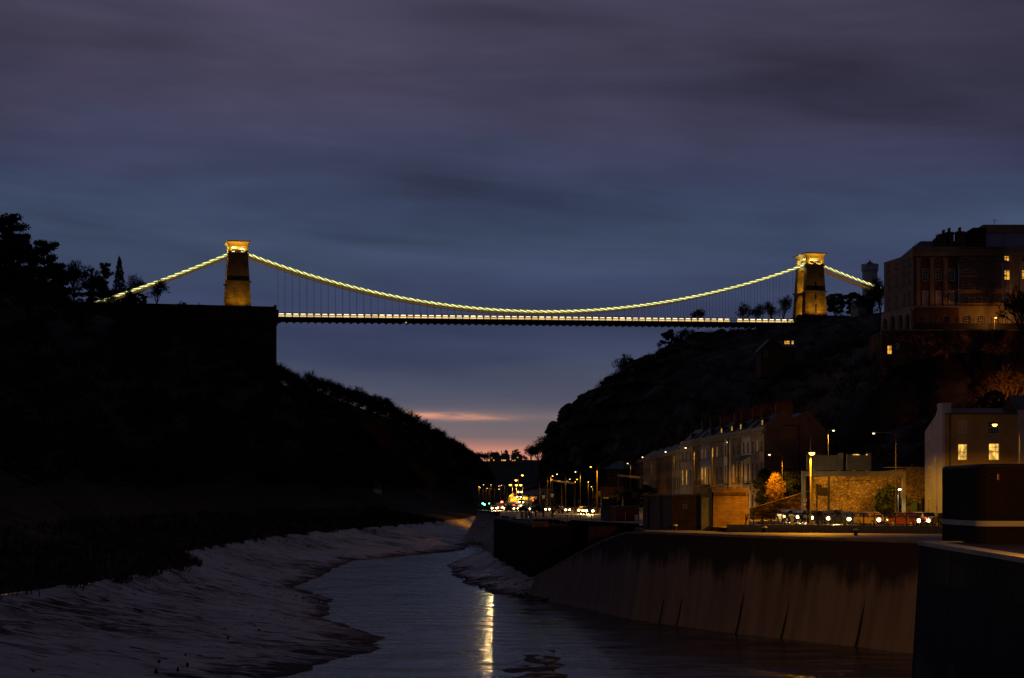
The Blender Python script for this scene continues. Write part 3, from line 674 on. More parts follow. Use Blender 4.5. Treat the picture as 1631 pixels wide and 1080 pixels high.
# ------------------------------------------------------------------ trees
def bare_tree(seed, H=12.0, spread=.75, depth=5, twig=.05, lean=0.0, ivy=False):
    """a winter tree: tapered trunk and limbs in one mesh, the fine twigs that make the crown in another"""
    rd = random.Random(seed); tk = MB(); tw = []
    def grow(p, d, ln, r, lv):
        q = p + d * ln
        if lv <= 2: tk.tube(p, q, r, r * .62, 5 if lv else 7, caps=False)
        else:
            s = d.cross(Vector((rd.uniform(-1, 1), rd.uniform(-1, 1), rd.uniform(-1, 1)))).normalized() * max(r, twig)
            tw.append((p - s, p + s, q)); s2 = s.cross(d).normalized() * max(r, twig) * .9; tw.append((p - s2, p + s2, q))
        if lv >= depth: return
        n = rd.choice((3, 4, 4)) if lv < depth - 1 else rd.choice((4, 5, 6))
        for i in range(n):
            a = 2 * math.pi * (i + rd.uniform(-.35, .35)) / n; tilt = rd.uniform(.35, .95) * spread * (1.15 if lv else .85)
            u = d.orthogonal().normalized(); w = d.cross(u)
            nd = (d * math.cos(tilt) + (u * math.cos(a) + w * math.sin(a)) * math.sin(tilt) + Vector((0, 0, .12))).normalized()
            grow(p.lerp(q, rd.uniform(.55, 1.0)), nd, ln * rd.uniform(.58, .82), r * .55, lv + 1)
        if lv < 3: grow(q, (d + Vector((rd.uniform(-.2, .2), rd.uniform(-.2, .2), .1))).normalized(), ln * .75, r * .6, lv + 1)
    grow(Vector((0, 0, -H * .05)), Vector((lean, 0, 1)).normalized(), H * .30, H * .022, 0)
    V = np.array([[tuple(v) for v in t] for t in tw])
    return tk.mesh('trunk', M['bark']), arrays_mesh('crown', V, 3, M['twig'])
def leaf_cloud(rng, centres, radii, n, size, flat=1.0):
    """n small four-cornered leaves spread through each clump"""
    out = []
    for c, r in zip(centres, radii):
        c = np.array(c); r = np.array(r if hasattr(r, '__len__') else (r, r, r * flat))
        u = rng.normal(size=(n, 3)); u /= np.linalg.norm(u, axis=1)[:, None]; p = c + u * r * (rng.random((n, 1)) ** .45)
        a = rng.normal(size=(n, 3)); a /= np.linalg.norm(a, axis=1)[:, None]; b = np.cross(a, rng.normal(size=(n, 3))); b /= np.linalg.norm(b, axis=1)[:, None]
        s = size * (.5 + rng.random((n, 1)))
        out.append(np.stack([p - a * s, p - b * s * .45, p + a * s, p + b * s * .45], 1))
    return np.concatenate(out)
def conifer(seed, H=16, w=3.2):
    rng = np.random.default_rng(seed); tk = MB().tube((0, 0, -1), (0, 0, H * .96), H * .02, .04, 7); cs, rs = [], []
    z = H * .1
    while z < H:
        t = 1 - z / H; R_ = w * t ** .8 + .2; k = max(3, int(8 * t) + 2); a0 = rng.random() * 6
        for i in range(k):
            a = a0 + i * 6.283 / k; rr = R_ * (.55 + .2 * rng.random())
            cs.append((rr * math.cos(a), rr * math.sin(a), z - rr * .25)); rs.append((max(R_ * .45, .3), max(R_ * .45, .3), .45))
        z += .45 + .5 * t
    cs.append((0, 0, H)); rs.append((.25, .25, .8))
    return tk.mesh('trunk', M['bark']), arrays_mesh('crown', leaf_cloud(rng, cs, rs, 26, .34), 4, M['ever'])
def cedar(seed, H=20, w=7, top=.0):
    """broad old pine or cedar: tiers of flat foliage pads with sky between them"""
    rng = np.random.default_rng(seed); rd = random.Random(seed); tk = MB(); tk.tube((0, 0, -1), (.5, 0, H * .9), H * .025, .12, 8); cs, rs = [], []
    for i in range(26):
        z = H * (.30 + .68 * (i / 25)); t = i / 25; R_ = w * (1 - .62 * t ** 1.6) * rd.uniform(.55, 1.0); a = rd.uniform(0, 6.28)
        c = (R_ * math.cos(a), R_ * math.sin(a), z + rd.uniform(-.3, .6)); tk.tube((.4 * z / H, 0, z - 1.2), c, .16, .05, 5)
        cs += [c, (c[0] * .55, c[1] * .55, z - .3)]; s = rd.uniform(1.3, 2.4); rs += [(s, s, .75), (s * .9, s * .9, .7)]
    cs.append((.4, 0, H * .97)); rs.append((1.5, 1.5, 1.1))
    return tk.mesh('trunk', M['bark']), arrays_mesh('crown', leaf_cloud(rng, cs, rs, 170, .33), 4, M['ever'])
def round_tree(seed, H=14, w=5, m='ever', n=60, leaf=.34, dens=110):
    rng = np.random.default_rng(seed); rd = random.Random(seed); tk = MB(); tk.tube((0, 0, -1), (0, 0, H * .5), H * .022, H * .012, 7); cs, rs = [], []
    for i in range(n):
        a = rd.uniform(0, 6.28); t = rd.random(); z = H * (.28 + .7 * t); R_ = w * math.sin(math.pi * (.12 + .82 * t)) * rd.uniform(.25, 1)
        c = (R_ * math.cos(a), R_ * math.sin(a), z); cs.append(c); s = rd.uniform(.6, 1.3); rs.append((s, s, s * .8))
        if i % 4 == 0: tk.tube((0, 0, max(1, z - 3)), c, .1, .03, 4)
    return tk.mesh('trunk', M['bark']), arrays_mesh('crown', leaf_cloud(rng, cs, rs, dens, leaf), 4, M[m])
BARE = [bare_tree(11 + i, 12, .72 + .06 * (i % 3), 5, .055) for i in range(5)]
SCRUB = [bare_tree(51 + i, 7, .95, 4, .05) for i in range(3)]
CONE = [conifer(5), conifer(6, 16, 2.7)]
CEDAR = [cedar(3), cedar(8, 20, 8)]
ROUND = [round_tree(21), round_tree(22, 14, 5.5)]
def plant(kind, label, pos, H, base, rot=0.0, group=None, wide=1.0, name='tree', crown_mat=None, cat='tree'):
    """one tree at pos, scaled so that it stands H high"""
    tk, cr = kind; t = thing(name, label, cat, pos, rot, group); s = H / base; t.scale = (s * wide, s * wide, s)
    link('trunk', tk, t); c = link('crown', cr, t)
    if crown_mat:
        c.data = cr.copy(); c.data.materials[0] = crown_mat
    return t
ORD = 'first second third fourth fifth sixth seventh eighth ninth tenth eleventh twelfth thirteenth fourteenth fifteenth sixteenth seventeenth eighteenth nineteenth twentieth'.split()
rt_ = random.Random(4)
def sky_tree(kind, base, label, px, top, Y, H, group, wide=1.0, name='bare_tree', sink=0.0):
    """a skyline tree whose top stands at (px, top)"""
    p = PX(px, top, Y); p.z -= H
    return plant(kind, label, p, H, base, rt_.uniform(0, 6.28), group, wide, name)
# left of the bridge, on the wooded height
G1 = 'trees on the dark height left of the bridge'
for kind, b, px, top, Y, H, wd, nm, lab in [
    (CEDAR[0], 20, 14, 347, 470, 30, 1.0, 'evergreen_tree', 'tallest dark evergreen on the far left skyline'),
    (ROUND[0], 14, -8, 372, 460, 26, 1.3, 'evergreen_tree', 'dense evergreen cut by the left edge of the photo'),
    (CEDAR[1], 20, 72, 385, 480, 22, .95, 'evergreen_tree', 'spreading cedar with flat boughs right of the tallest evergreen'),
    (CEDAR[0], 20, 46, 392, 485, 22, .7, 'evergreen_tree', 'dark pine squeezed between the tallest evergreen and the cedar'),
    (BARE[0], 12, 118, 399, 560, 20, .85, 'bare_tree', 'broad bare tree on the skyline right of the spreading cedar'),
    (BARE[1], 12, 148, 410, 668, 20, 1.0, 'bare_tree', 'bare tree above the lower end of the bridge chain'),
    (CEDAR[1], 20, 168, 420, 670, 19, .7, 'evergreen_tree', 'ragged pine just left of the pointed conifer'),
    (CONE[0], 16, 190, 411, 672, 20, .95, 'conifer', 'pointed conifer standing alone on the left skyline'),
    (BARE[2], 12, 218, 428, 672, 17, .9, 'bare_tree', 'bare tree immediately right of the pointed conifer'),
    (BARE[3], 12, 250, 435, 590, 14, .95, 'bare_tree', 'ivy dark bare tree crossing the glowing chain'),
    (BARE[4], 12, 172, 455, 602, 11, .9, 'bare_tree', 'sparse bare tree in front of the lower end of the glowing chain'),
    (BARE[1], 12, 208, 449, 604, 11, .8, 'bare_tree', 'sparse bare tree before the chain, left of the ivy dark tree'),
    (SCRUB[0], 7, 290, 471, 600, 8, 1.1, 'bare_tree', 'low bare tree by the left end of the abutment parapet'),
    (SCRUB[1], 7, 318, 476, 604, 6.5, .9, 'bare_tree', 'smallest bare tree near the foot of the left tower'),
    (SCRUB[2], 7, 272, 478, 598, 8, 1.0, 'bare_tree', 'low bare tree under the chain left of the parapet'),
    (ROUND[1], 14, 84, 425, 500, 19, 1.1, 'evergreen_tree', 'rounded dark tree filling the slope below the cedar'),
    (ROUND[0], 14, 150, 446, 665, 15, 1.4, 'evergreen_tree', 'rounded dark tree left of the chain end'),
    (ROUND[1], 14, 215, 464, 668, 11, 1.5, 'evergreen_tree', 'low dark tree under the chain below the pointed conifer')]:
    sky_tree(kind, b, lab, px, top, Y, H, G1, wd, nm)
# the ridge that falls to the gorge behind the bridge
G2 = 'trees along the wooded ridge that falls to the gorge'
RIDGE = [(447, 578, 700), (470, 594, 840), (487, 593, 845), (503, 593, 850), (520, 599, 855), (537, 604, 860), (553, 608, 865), (568, 610, 870), (584, 617, 875), (600, 620, 880), (614, 625, 885), (627, 634, 890),
         (637, 648, 900), (655, 668, 930), (672, 672, 940), (689, 682, 960), (705, 690, 985), (720, 698, 1010), (734, 708, 1060), (748, 712, 1120), (764, 715, 1300), (776, 715, 1420)]
for i, (px, top, Y) in enumerate(RIDGE):
    lab = 'bare tree standing clear on the ridge edge beside the abutment wall' if i == 0 else f'dark winter tree on the falling ridge, {ORD[min(i - 1, 19)]} from the abutment' if i < 21 else 'last winter tree of the ridge, nearest the far white houses'
    sky_tree(BARE[i % 5], 12, lab, px, top, Y, 13 if i else 12, G2, 1.35 if i else .9)
# right cliff skyline
G3 = 'trees along the cliff edge under the bridge'
CE = [(846, 702, 1050, 16), (857, 694, 960, 18), (868, 686, 880, 18), (880, 676, 820, 16), (938, 617, 655, 3.5), (962, 601, 655, 6), (976, 597, 655, 6), (995, 556, 655, 14), (1006, 571, 650, 9), (1022, 567, 650, 7), (1036, 556, 650, 9),
      (1052, 545, 650, 9), (1066, 526, 655, 12), (1082, 519, 660, 11), (1096, 516, 665, 9)]
cl = ['bare tree in the gap right of the far houses, lowest of the cliff foot trees', 'bare tree against the pink sky near the cliff foot', 'tall bare tree against the pink sky left of the rounded rock', 'bare tree touching the rounded rock face',
      'tiny bush clinging to the top of the rounded rock', 'small bare tree on the first step of the cliff edge', 'bushy bare tree beside the one on the first cliff step', 'tall lone bare tree rising from the middle of the cliff edge',
      'dark tree leaning against the tall lone cliff tree', 'low tree uphill of the tall lone cliff tree', 'bare tree midway up the cliff edge', 'bare tree below the bridge deck where the cliff steepens', 'dark tree just under the bridge deck',
      'tree touching the underside of the bridge deck', 'last cliff edge tree hidden under the bridge deck']
for i, (px, top, Y, H) in enumerate(CE):
    k = (ROUND[0], 14, 'evergreen_tree') if i in (8, 12) else (BARE[i % 5], 12, 'bare_tree') if H > 8 else (SCRUB[i % 3], 7, 'bare_tree')
    sky_tree(k[0], k[1], cl[i], px, top, Y, H, G3, 1.1, k[2])
G4 = 'trees on the plateau behind the right tower'
for i, (px, top, Y, H, wd, lab) in enumerate([(1112, 486, 735, 10, 1.4, 'flat topped bare tree above the bridge deck'), (1186, 474, 730, 13, 1.0, 'bare tree seen through the hangers left of the right tower'),
        (1206, 478, 735, 12, 1.0, 'bare tree second from the right tower'), (1228, 472, 725, 14, 1.0, 'bare tree nearest the right tower on its left'), (1248, 460, 720, 16, .8, 'tall bare tree half hidden by the right tower'),
        (1330, 468, 730, 11, 1.8, 'dark bare trees right of the tower foot'), (1358, 466, 735, 12, 1.6, 'dark tree under the right hand chain'), (1384, 452, 600, 14, 1.0, 'dark tree below the castle like tower'), (1402, 428, 420, 14, .8, 'bare tree beside the corner of the tall terrace')]):
    k = (BARE[i % 5], 12, 'bare_tree') if i not in (5, 6) else (ROUND[i % 2], 14, 'evergreen_tree')
    if i == 5: lab = 'dark rounded tree right of the tower foot'
    sky_tree(k[0], k[1], lab, px, top, Y, H, G4, wd, k[2])

# the wood itself, one mass of bare crowns
def tufts(pts, rng, n=46, size=(3.2, 3.2, 3.4), thick=.07, m='twig', name='woods'):
    out = []
    for p in pts:
        u = rng.normal(size=(n, 3)); u[:, 2] = np.abs(u[:, 2]) * .9 + .1; u /= np.linalg.norm(u, axis=1)[:, None]
        s = np.array(size) * (.75 + .5 * rng.random()); a = np.array(p) + u * s * (.15 + .45 * rng.random((n, 1))); b = np.array(p) + u * s * (.75 + .35 * rng.random((n, 1))) + rng.normal(size=(n, 3)) * .5
        w = np.cross(u, rng.normal(size=(n, 3))); w /= np.linalg.norm(w, axis=1)[:, None]; w *= thick * (.6 + rng.random((n, 1)) * .9)
        out.append(np.stack([a - w, a + w, b], 1))
    return arrays_mesh(name, np.concatenate(out), 3, M[m])
def below_brow(p):
    q = CX + p.x * F / p.y; w = HY - (p.z + 8.5 - EZ) * F / p.y
    return q > 330 or w > table([(-60, 395), (0, 405), (60, 425), (105, 445), (140, 494), (230, 500), (330, 508)], q)
rng = np.random.default_rng(2); pts = []
for i in range(2600):
    Y = 160 + 1300 * rng.random() ** .85; s = 5.6 + 2.5 * rng.random(); p = left_pt(Y, s)
    if abs(p.x) * F / Y > 900: continue
    if below_brow(p): pts.append((p.x, p.y, p.z + 2.5 + 4.5 * rng.random()))
for i in range(900):                                                 # thicker along the brow left of the bridge
    Y = 430 + 190 * rng.random(); s = 7.6 + .9 * rng.random(); p = left_pt(Y, s); q = CX + p.x * F / Y
    if q < 262 and below_brow(p): pts.append((p.x, p.y, p.z + 1 + 4 * rng.random()))
o = struct('woods', tufts(pts, rng, 60, (4, 4, 4.2), .13), kind='stuff'); o['label'] = 'dark bare woodland covering the hillside left of the river'; o['category'] = 'woodland'
pts = []
for i in range(260):
    Y = 690 + 130 * rng.random(); s = 6.1 + .9 * rng.random(); p = left_pt(Y, s)
    q = CX + p.x * F / Y; w = HY - (p.z - EZ) * F / Y
    if 470 < q < 610 and 615 < w < 750 and abs((q - 478) * .72 - (w - 640)) < 46: pts.append((p.x, p.y, p.z + 5))
o = struct('autumn_trees', tufts(pts, rng, 140, (3.6, 3.6, 4.2), .12, 'autumn', 'autumn_trees'), kind='stuff'); o['label'] = 'rusty undergrowth faintly lit on the hillside right of the abutment'; o['category'] = 'undergrowth'
pts = []
for i in range(1100):
    Y = 230 + 480 * rng.random(); s = .9 + 5.6 * rng.random(); p = right_pt(Y, s)
    if 268 < Y < 300 and p.z > EZ + 22: continue
    if Y > 585 and s < 3: continue
    pts.append((p.x, p.y, p.z + .6))
o = struct('undergrowth', tufts(pts, rng, 36, (2.2, 2.2, 2.2), .07, 'twig', 'undergrowth'), kind='stuff'); o['label'] = 'bare scrub growing over the cliff and slope behind the terraces'; o['category'] = 'scrub'
# rough grass along the top of the mud
out = []
for i in range(9000):
    Y = 95 + 420 * rng.random() ** 1.3; s = 3.75 + 1.6 * rng.random() ** 1.2; p = left_pt(Y, s)
    if s < 4.0 and noise.noise(Vector((p.x * .18, p.y * .18, 0))) < .12: continue
    h = .5 + .7 * rng.random()
    for k in range(3):
        a = rng.random() * 6.28; w = .045 + Y * .00018; c = np.array((p.x + rng.normal() * .25, p.y + rng.normal() * .25, p.z - .15))
        out.append([c + (math.cos(a) * w, math.sin(a) * w, 0), c - (math.cos(a) * w, math.sin(a) * w, 0), c + (rng.normal() * .25, rng.normal() * .25, h)])
o = struct('grass', arrays_mesh('grass', np.array(out), 3, M['straw']), kind='stuff'); o['label'] = 'rough dead grass along the top of the left mud bank'; o['category'] = 'grass'
# weed-covered stones that break the mud along the water's edge
rk = MB(); rr = random.Random(9)
for i in range(900):
    Y = 100 + 330 * rr.random(); s = 1.0 + rr.random() ** 2 * 2.2; p = left_pt(Y, s); r = rr.uniform(.05, .15)
    if noise.noise(Vector((p.x * .11, p.y * .07, 5))) < .16 or s > 2.0: continue
    vs = []
    for k in range(10):
        a = k * 6.283 / 5; up = k >= 5
        vs.append((p.x + math.cos(a) * r * (.6 if up else 1.2) * rr.uniform(.7, 1.3), p.y + math.sin(a) * r * (.6 if up else 1.2) * rr.uniform(.7, 1.3), p.z + (.45 * r if up else -.35)))
    rk.add(vs, [(5, 6, 7, 8, 9)] + [(k, (k + 1) % 5, 5 + (k + 1) % 5, 5 + k) for k in range(5)])
for i in range(240):
    Y = 195 + 120 * rr.random(); xw = table(SP, Y); x = xw + rr.random() ** 2 * 6; r = rr.uniform(.05, .18); z = EZ - 12 + (x - xw) * .17
    vs = []
    for k in range(10):
        a = k * 6.283 / 5; up = k >= 5
        vs.append((x + math.cos(a) * r * (.6 if up else 1.2) * rr.uniform(.7, 1.3), Y + math.sin(a) * r * (.6 if up else 1.2) * rr.uniform(.7, 1.3), z + (.5 * r if up else -.35)))
    rk.add(vs, [(5, 6, 7, 8, 9)] + [(k, (k + 1) % 5, 5 + (k + 1) % 5, 5 + k) for k in range(5)])
o = struct('stones', rk, M['soil'], kind='stuff'); o['label'] = 'dark weedy stones scattered on the mud by the water'; o['category'] = 'stones'
# ------------------------------------------------------------------ the suspension bridge
BL, BR = Vector((-104.6, 637, 0)), Vector((122.8, 690, 0))
BD = (BR - BL).normalized(); BA = math.atan2(BD.y, BD.x); SPAN = (BR - BL).length
bridge = thing('suspension_bridge', 'long chain suspension bridge strung with yellow lights between two floodlit stone towers', 'bridge', BL, BA)
ZL, ZR = EZ + (HY - 495) / F * 637, EZ + (HY - 508) / F * 690      # roadway level at the towers
def deckz(t): return lerp(EZ + (HY - 503.5) / F * 640, EZ + (HY - 512.8) / F * 687, t)
# towers: local x along the bridge, y across it, z up
def taper(z): return lerp(1.0, .745, min(z / 21.3, 1.0))
def arch(cx, w, zs, n=10): return [(cx + w * math.cos(math.pi * i / n), zs + w * math.sin(math.pi * i / n)) for i in range(n + 1)]
def tower(slits):
    """body, ledges, chamber, cornice of one tower as separate meshes, standing on z=0"""
    HX, HYW, IN = 4.9, 6.2, 3.1
    def squeeze(mb, xs=True):
        mb.v = [(x * taper(z), (y if abs(y) < IN + .01 else y * lerp(1, .9, min(z / 21.3, 1))), z) for x, y, z in mb.v]; return mb
    b = MB()
    op = [(-.45, .45, 7.4, 14.3), (-.45, .45, 1.8, 5.4)] if slits else []
    zz = sorted({0, 21.3} | {v for o in op for v in o[2:]})
    b.wall(-HX, HX, 0, 21.3, op, y=-HYW, d=1.4)
    for o in op: b.box(o[0], o[1], -HYW + 1.4, -HYW + 1.6, o[2], o[3])
    b.quad((-HX, -HYW, 0), (-HX, -HYW, 21.3), (-HX, -IN, 21.3), (-HX, -IN, 0)); b.quad((HX, -HYW, 0), (HX, -IN, 0), (HX, -IN, 21.3), (HX, -HYW, 21.3))
    b.quad((-HX, -IN, 0), (-HX, -IN, 21.3), (HX, -IN, 21.3), (HX, -IN, 0))
    b.box(-HX, HX, IN, HYW, 0, 21.3)
    # arched walls across the roadway
    for z0, spring, z1 in ((0, 6.3, 10.2), (10.2, 16.6, 21.3)):
        a = arch(0, IN, spring)
        for s in (-1, 1):
            pts = [p for p in a if p[0] * s >= -1e-6]; pts.sort(key=lambda p: p[0] * s)
            prof = [(0, z1)] + pts + [(s * IN, z1)]
            if s < 0: prof = prof[::-1]
            b.prism(prof, 'x', -HX + .15, HX - .15)
    b.box(-HX + .3, HX - .3, -IN, IN, 9.9, 10.5)
    led = MB(); led.box(-HX * taper(10) - .55, HX * taper(10) + .55, -HYW * .955 - .62, -IN - .4, 10.3, 10.75); led2 = MB(); led2.box(-HX * taper(10) - .55, HX * taper(10) + .55, IN + .4, HYW * .955 + .5, 10.3, 10.75)
    led3 = MB(); led3.box(-HX * .745 - .45, HX * .745 + .45, -HYW * .9 - .45, HYW * .9 + .45, 20.9, 21.3)
    ch = MB(); X, Yh = HX * .745, HYW * .9                            # saddle chamber, open on four sides
    ch.box(-X, X, -Yh, Yh, 21.3, 21.75)
    for sx in (-1, 1):
        for sy in (-1, 1):
            ch.box(min(sx * X, sx * (X - 1.25)), max(sx * X, sx * (X - 1.25)), min(sy * Yh, sy * (Yh - 1.6)), max(sy * Yh, sy * (Yh - 1.6)), 21.75, 23.9)
    ch.box(-.35, .35, -Yh + .3, Yh - .3, 21.75, 22.6)
    for y in (-3.2, 3.2):                                             # saddles carrying the chains
        ch.box(-2.2, 2.2, y - .5, y + .5, 22.5, 23.1); ch.box(-1.2, 1.2, y - .55, y + .55, 22.1, 22.5)
    ch.box(-X, X, -Yh, Yh, 23.9, 24.2)
    co_ = MB(); prof = [(0, 24.2), (.05, 24.7), (.3, 25.2), (.85, 25.6), (.95, 25.62), (.95, 26.0)]
    vs = [(sx * (X + o), sy * (Yh + o), z) for o, z in prof for sx, sy in ((-1, -1), (1, -1), (1, 1), (-1, 1))]
    co_.add(vs, [(4 * k + i, 4 * k + (i + 1) % 4, 4 * k + 4 + (i + 1) % 4, 4 * k + 4 + i) for k in range(len(prof) - 1) for i in range(4)] + [(4 * len(prof) - 4, 4 * len(prof) - 3, 4 * len(prof) - 2, 4 * len(prof) - 1)])
    return squeeze(b), (led, led2, led3), ch, co_
def place_tower(x, z, slits, scale):
    b, led, ch, co_ = tower(slits)
    t = b.build('tower', M['tower'], bridge, (x, 0, z)); t.scale = (scale,) * 3
    [q.build('ledge', M['tower'], t) for q in led]; ch.build('saddle_chamber', M['cornice'], t); co_.build('cornice', M['cornice'], t); return t
tl = place_tower(0, ZL, False, 25.8 / 26); tr = place_tower(SPAN, ZR, True, 26.4 / 26)
MW = Matrix.Translation(BL) @ Matrix.Rotation(BA, 4, 'Z')
def bp(x, y, z): return MW @ Vector((x, y, z))
for x0, z0 in ((0, ZL), (SPAN, ZR)):                                 # floodlights at the tower foot, in the arches, under the cornice
    for dx in (-2.8, 0, 2.8):
        lamp_light('SPOT', bp(x0 + dx, -9.9, z0 + 1.35), 620 if x0 == 0 else 900, AMBER, .2, bp(x0 + dx * .8, -5.9, z0 + 7.5), 135, .8)
        q = MB(); q.box(-.22, .22, -.12, .12, .9, 1.15); q.box(-.03, .03, -.03, 1.7, .8, .88); q.build('floodlight', M['iron'], bridge, (x0 + dx, -9.95, z0))
    for dx in (-2.6, 2.6):
        lamp_light('SPOT', bp(x0 + dx * .7, -6.6, z0 + 21.45), 950, AMBER, .1, bp(x0 + dx * .7, -6.1, z0 + 25), 140, .9)
    lamp_light('POINT', bp(x0 + 1.5, 1.5, z0 + 1.2), 4200, AMBER, .2); lamp_light('POINT', bp(x0 + 1.5, 1.5, z0 + 11.2), 4200, AMBER, .2)
    lamp_light('POINT', bp(x0 - 5.1, 0, z0 + 21.9), 900, (1, .75, .2), .15)
    lamp_light('POINT', bp(x0 - 2.0, -1.8, z0 + 23.2), 1100, (1, .85, .28), .2); lamp_light('POINT', bp(x0 + 2, 1.8, z0 + 23.2), 1000, (1, .85, .28), .2)
# abutments
ab = MB(); zt = ZL - .1
ab.box(-62, 14.2, -7.6, 8, ZL - 46, zt - 6.5); ab.box(-62, 14.9, -8.2, 8.6, zt - 4.8, zt)
ab.add([(-62, -7.6, zt - 6.5), (14.2, -7.6, zt - 6.5), (14.2, 8, zt - 6.5), (-62, 8, zt - 6.5), (-62, -8.2, zt - 4.8), (14.9, -8.2, zt - 4.8), (14.9, 8.6, zt - 4.8), (-62, 8.6, zt - 4.8)], [(0, 1, 5, 4), (1, 2, 6, 5), (2, 3, 7, 6), (3, 0, 4, 7)])
a1 = ab.build('abutment', M['abut'], bridge)
pp = MB(); pp.box(-60, 13.2, -8.25, -7.75, zt + .003, zt + .95); pp.box(-60, 13.2, -8.35, -7.65, zt + .953, zt + 1.1)
for x in (-20, 13.6): pp.box(x - .5, x + .5, -8.5, -7.5, zt + .003, zt + 1.7)
pp.build('parapet', M['abut'], a1)
ab = MB(); zt = ZR - .1; ab.box(SPAN - 9, SPAN + 40, -7, 8, ZR - 30, zt); a2 = ab.build('abutment', M['abut'], bridge)
pp = MB(); pp.box(SPAN - 8.4, SPAN + 39, -7.05, -6.6, zt + .003, zt + .95); pp.build('parapet', M['abut'], a2)
# deck
X0, X1 = 14.9, SPAN - 9
dk = MB(); NB = 76
def dz(x): return deckz((x - X0) / (X1 - X0))
for i in range(NB):
    a, b = lerp(X0, X1, i / NB), lerp(X0, X1, (i + 1) / NB); za, zb = dz(a), dz(b)
    for (y0, y1, t0, t1) in ((-4.6, 4.6, -1.35, -1.0), (-4.75, -4.45, -1.75, -.78), (4.45, 4.75, -1.75, -.78), (-4.62, -4.56, .80, .95), (4.56, 4.62, .80, .95)):
        dk.add([(a, y0, za + t0), (b, y0, zb + t0), (b, y1, zb + t0), (a, y1, za + t0), (a, y0, za + t1), (b, y0, zb + t1), (b, y1, zb + t1), (a, y1, za + t1)], [(0, 3, 2, 1), (4, 5, 6, 7), (0, 1, 5, 4), (2, 3, 7, 6)])
deck = dk.build('deck', M['iron'], bridge)
cg = MB()
for i in range(NB):
    x = lerp(X0, X1, (i + .5) / NB); z = dz(x)
    cg.prism([(-4.7, z - 1.76), (4.7, z - 1.76), (3.9, z - 2.3), (-3.9, z - 2.3)], 'x', x - .35, x + .35)
    cg.box(x - 1.5, x - 1.38, -4.68, -4.5, z - .78, z + .8)
cg.build('cross_girder', M['iron'], deck)
dl = MB(); B = (X1 - X0) / NB                                        # one bay: white light strip, other panels made to glow as if lit
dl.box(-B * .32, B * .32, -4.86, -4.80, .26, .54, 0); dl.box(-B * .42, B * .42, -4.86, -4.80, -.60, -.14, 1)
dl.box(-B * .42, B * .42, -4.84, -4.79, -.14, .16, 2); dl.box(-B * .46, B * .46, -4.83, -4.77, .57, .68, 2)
dlm = dl.mesh('parapet_light_glow', [M['deckw'], M['decky'], M['deckdim']])
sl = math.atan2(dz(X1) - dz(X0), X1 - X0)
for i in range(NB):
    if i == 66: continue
    x = lerp(X0, X1, (i + .5) / NB); o = link('parapet_light_glow', dlm, bridge, (x, 0, dz(x))); o.rotation_euler = (0, -sl, 0)
# chains
ZCL, ZCR, ZM = ZL + 22.7 * 25.8 / 26, ZR + 22.7 * 26.4 / 26, EZ + (HY - 497.5) / F * 663
def chz(t):
    c = ZCL; m = ZM; r = ZCR; a = 2 * (r + c - 2 * m); b = r - c - a; return a * t * t + b * t + c
XLa, ZLa = -56.5, EZ + (HY - 490) / F * 624; XRa, ZRa = 36.5, EZ + (HY - 468) / F * 697
def chain_pt(u):
    """u -1..0 left backstay, 0..1 main span, 1..2 right backstay"""
    if u < 0: t = -u; return lerp(0, XLa, t), lerp(ZCL, ZLa, t) - 3.0 * t * (1 - t)
    if u > 1: t = u - 1; return SPAN + lerp(0, XRa, t), lerp(ZCR, ZRa, t) - 1.5 * t * (1 - t)
    return SPAN * u, chz(u)
def links_(y, dzs, step=2.8):
    ch = MB(); us = frange((-1, 0, step / 60), (0, 1, step / SPAN), (1, 2, step / 40))
    for i, (a, b) in enumerate(zip(us, us[1:])):
        (xa, za), (xb, zb) = chain_pt(a), chain_pt(b); d = Vector((xb - xa, 0, zb - za)).normalized(); up = Vector((-d.z, 0, d.x)); h = .17
        A, Bp = Vector((xa, y, za + dzs)), Vector((xb, y, zb + dzs)); yy = Vector((0, .16 if i % 2 else .11, 0))
        ch.add([A - up * h - yy, Bp - up * h - yy, Bp - up * h + yy, A - up * h + yy, A + up * h - yy, Bp + up * h - yy, Bp + up * h + yy, A + up * h + yy], [(0, 3, 2, 1), (4, 5, 6, 7), (0, 1, 5, 4), (2, 3, 7, 6)])
        ch.tube(Bp - Vector((0, .22, 0)), Bp + Vector((0, .22, 0)), .26, .26, 6)
    return ch
rl = random.Random(12)
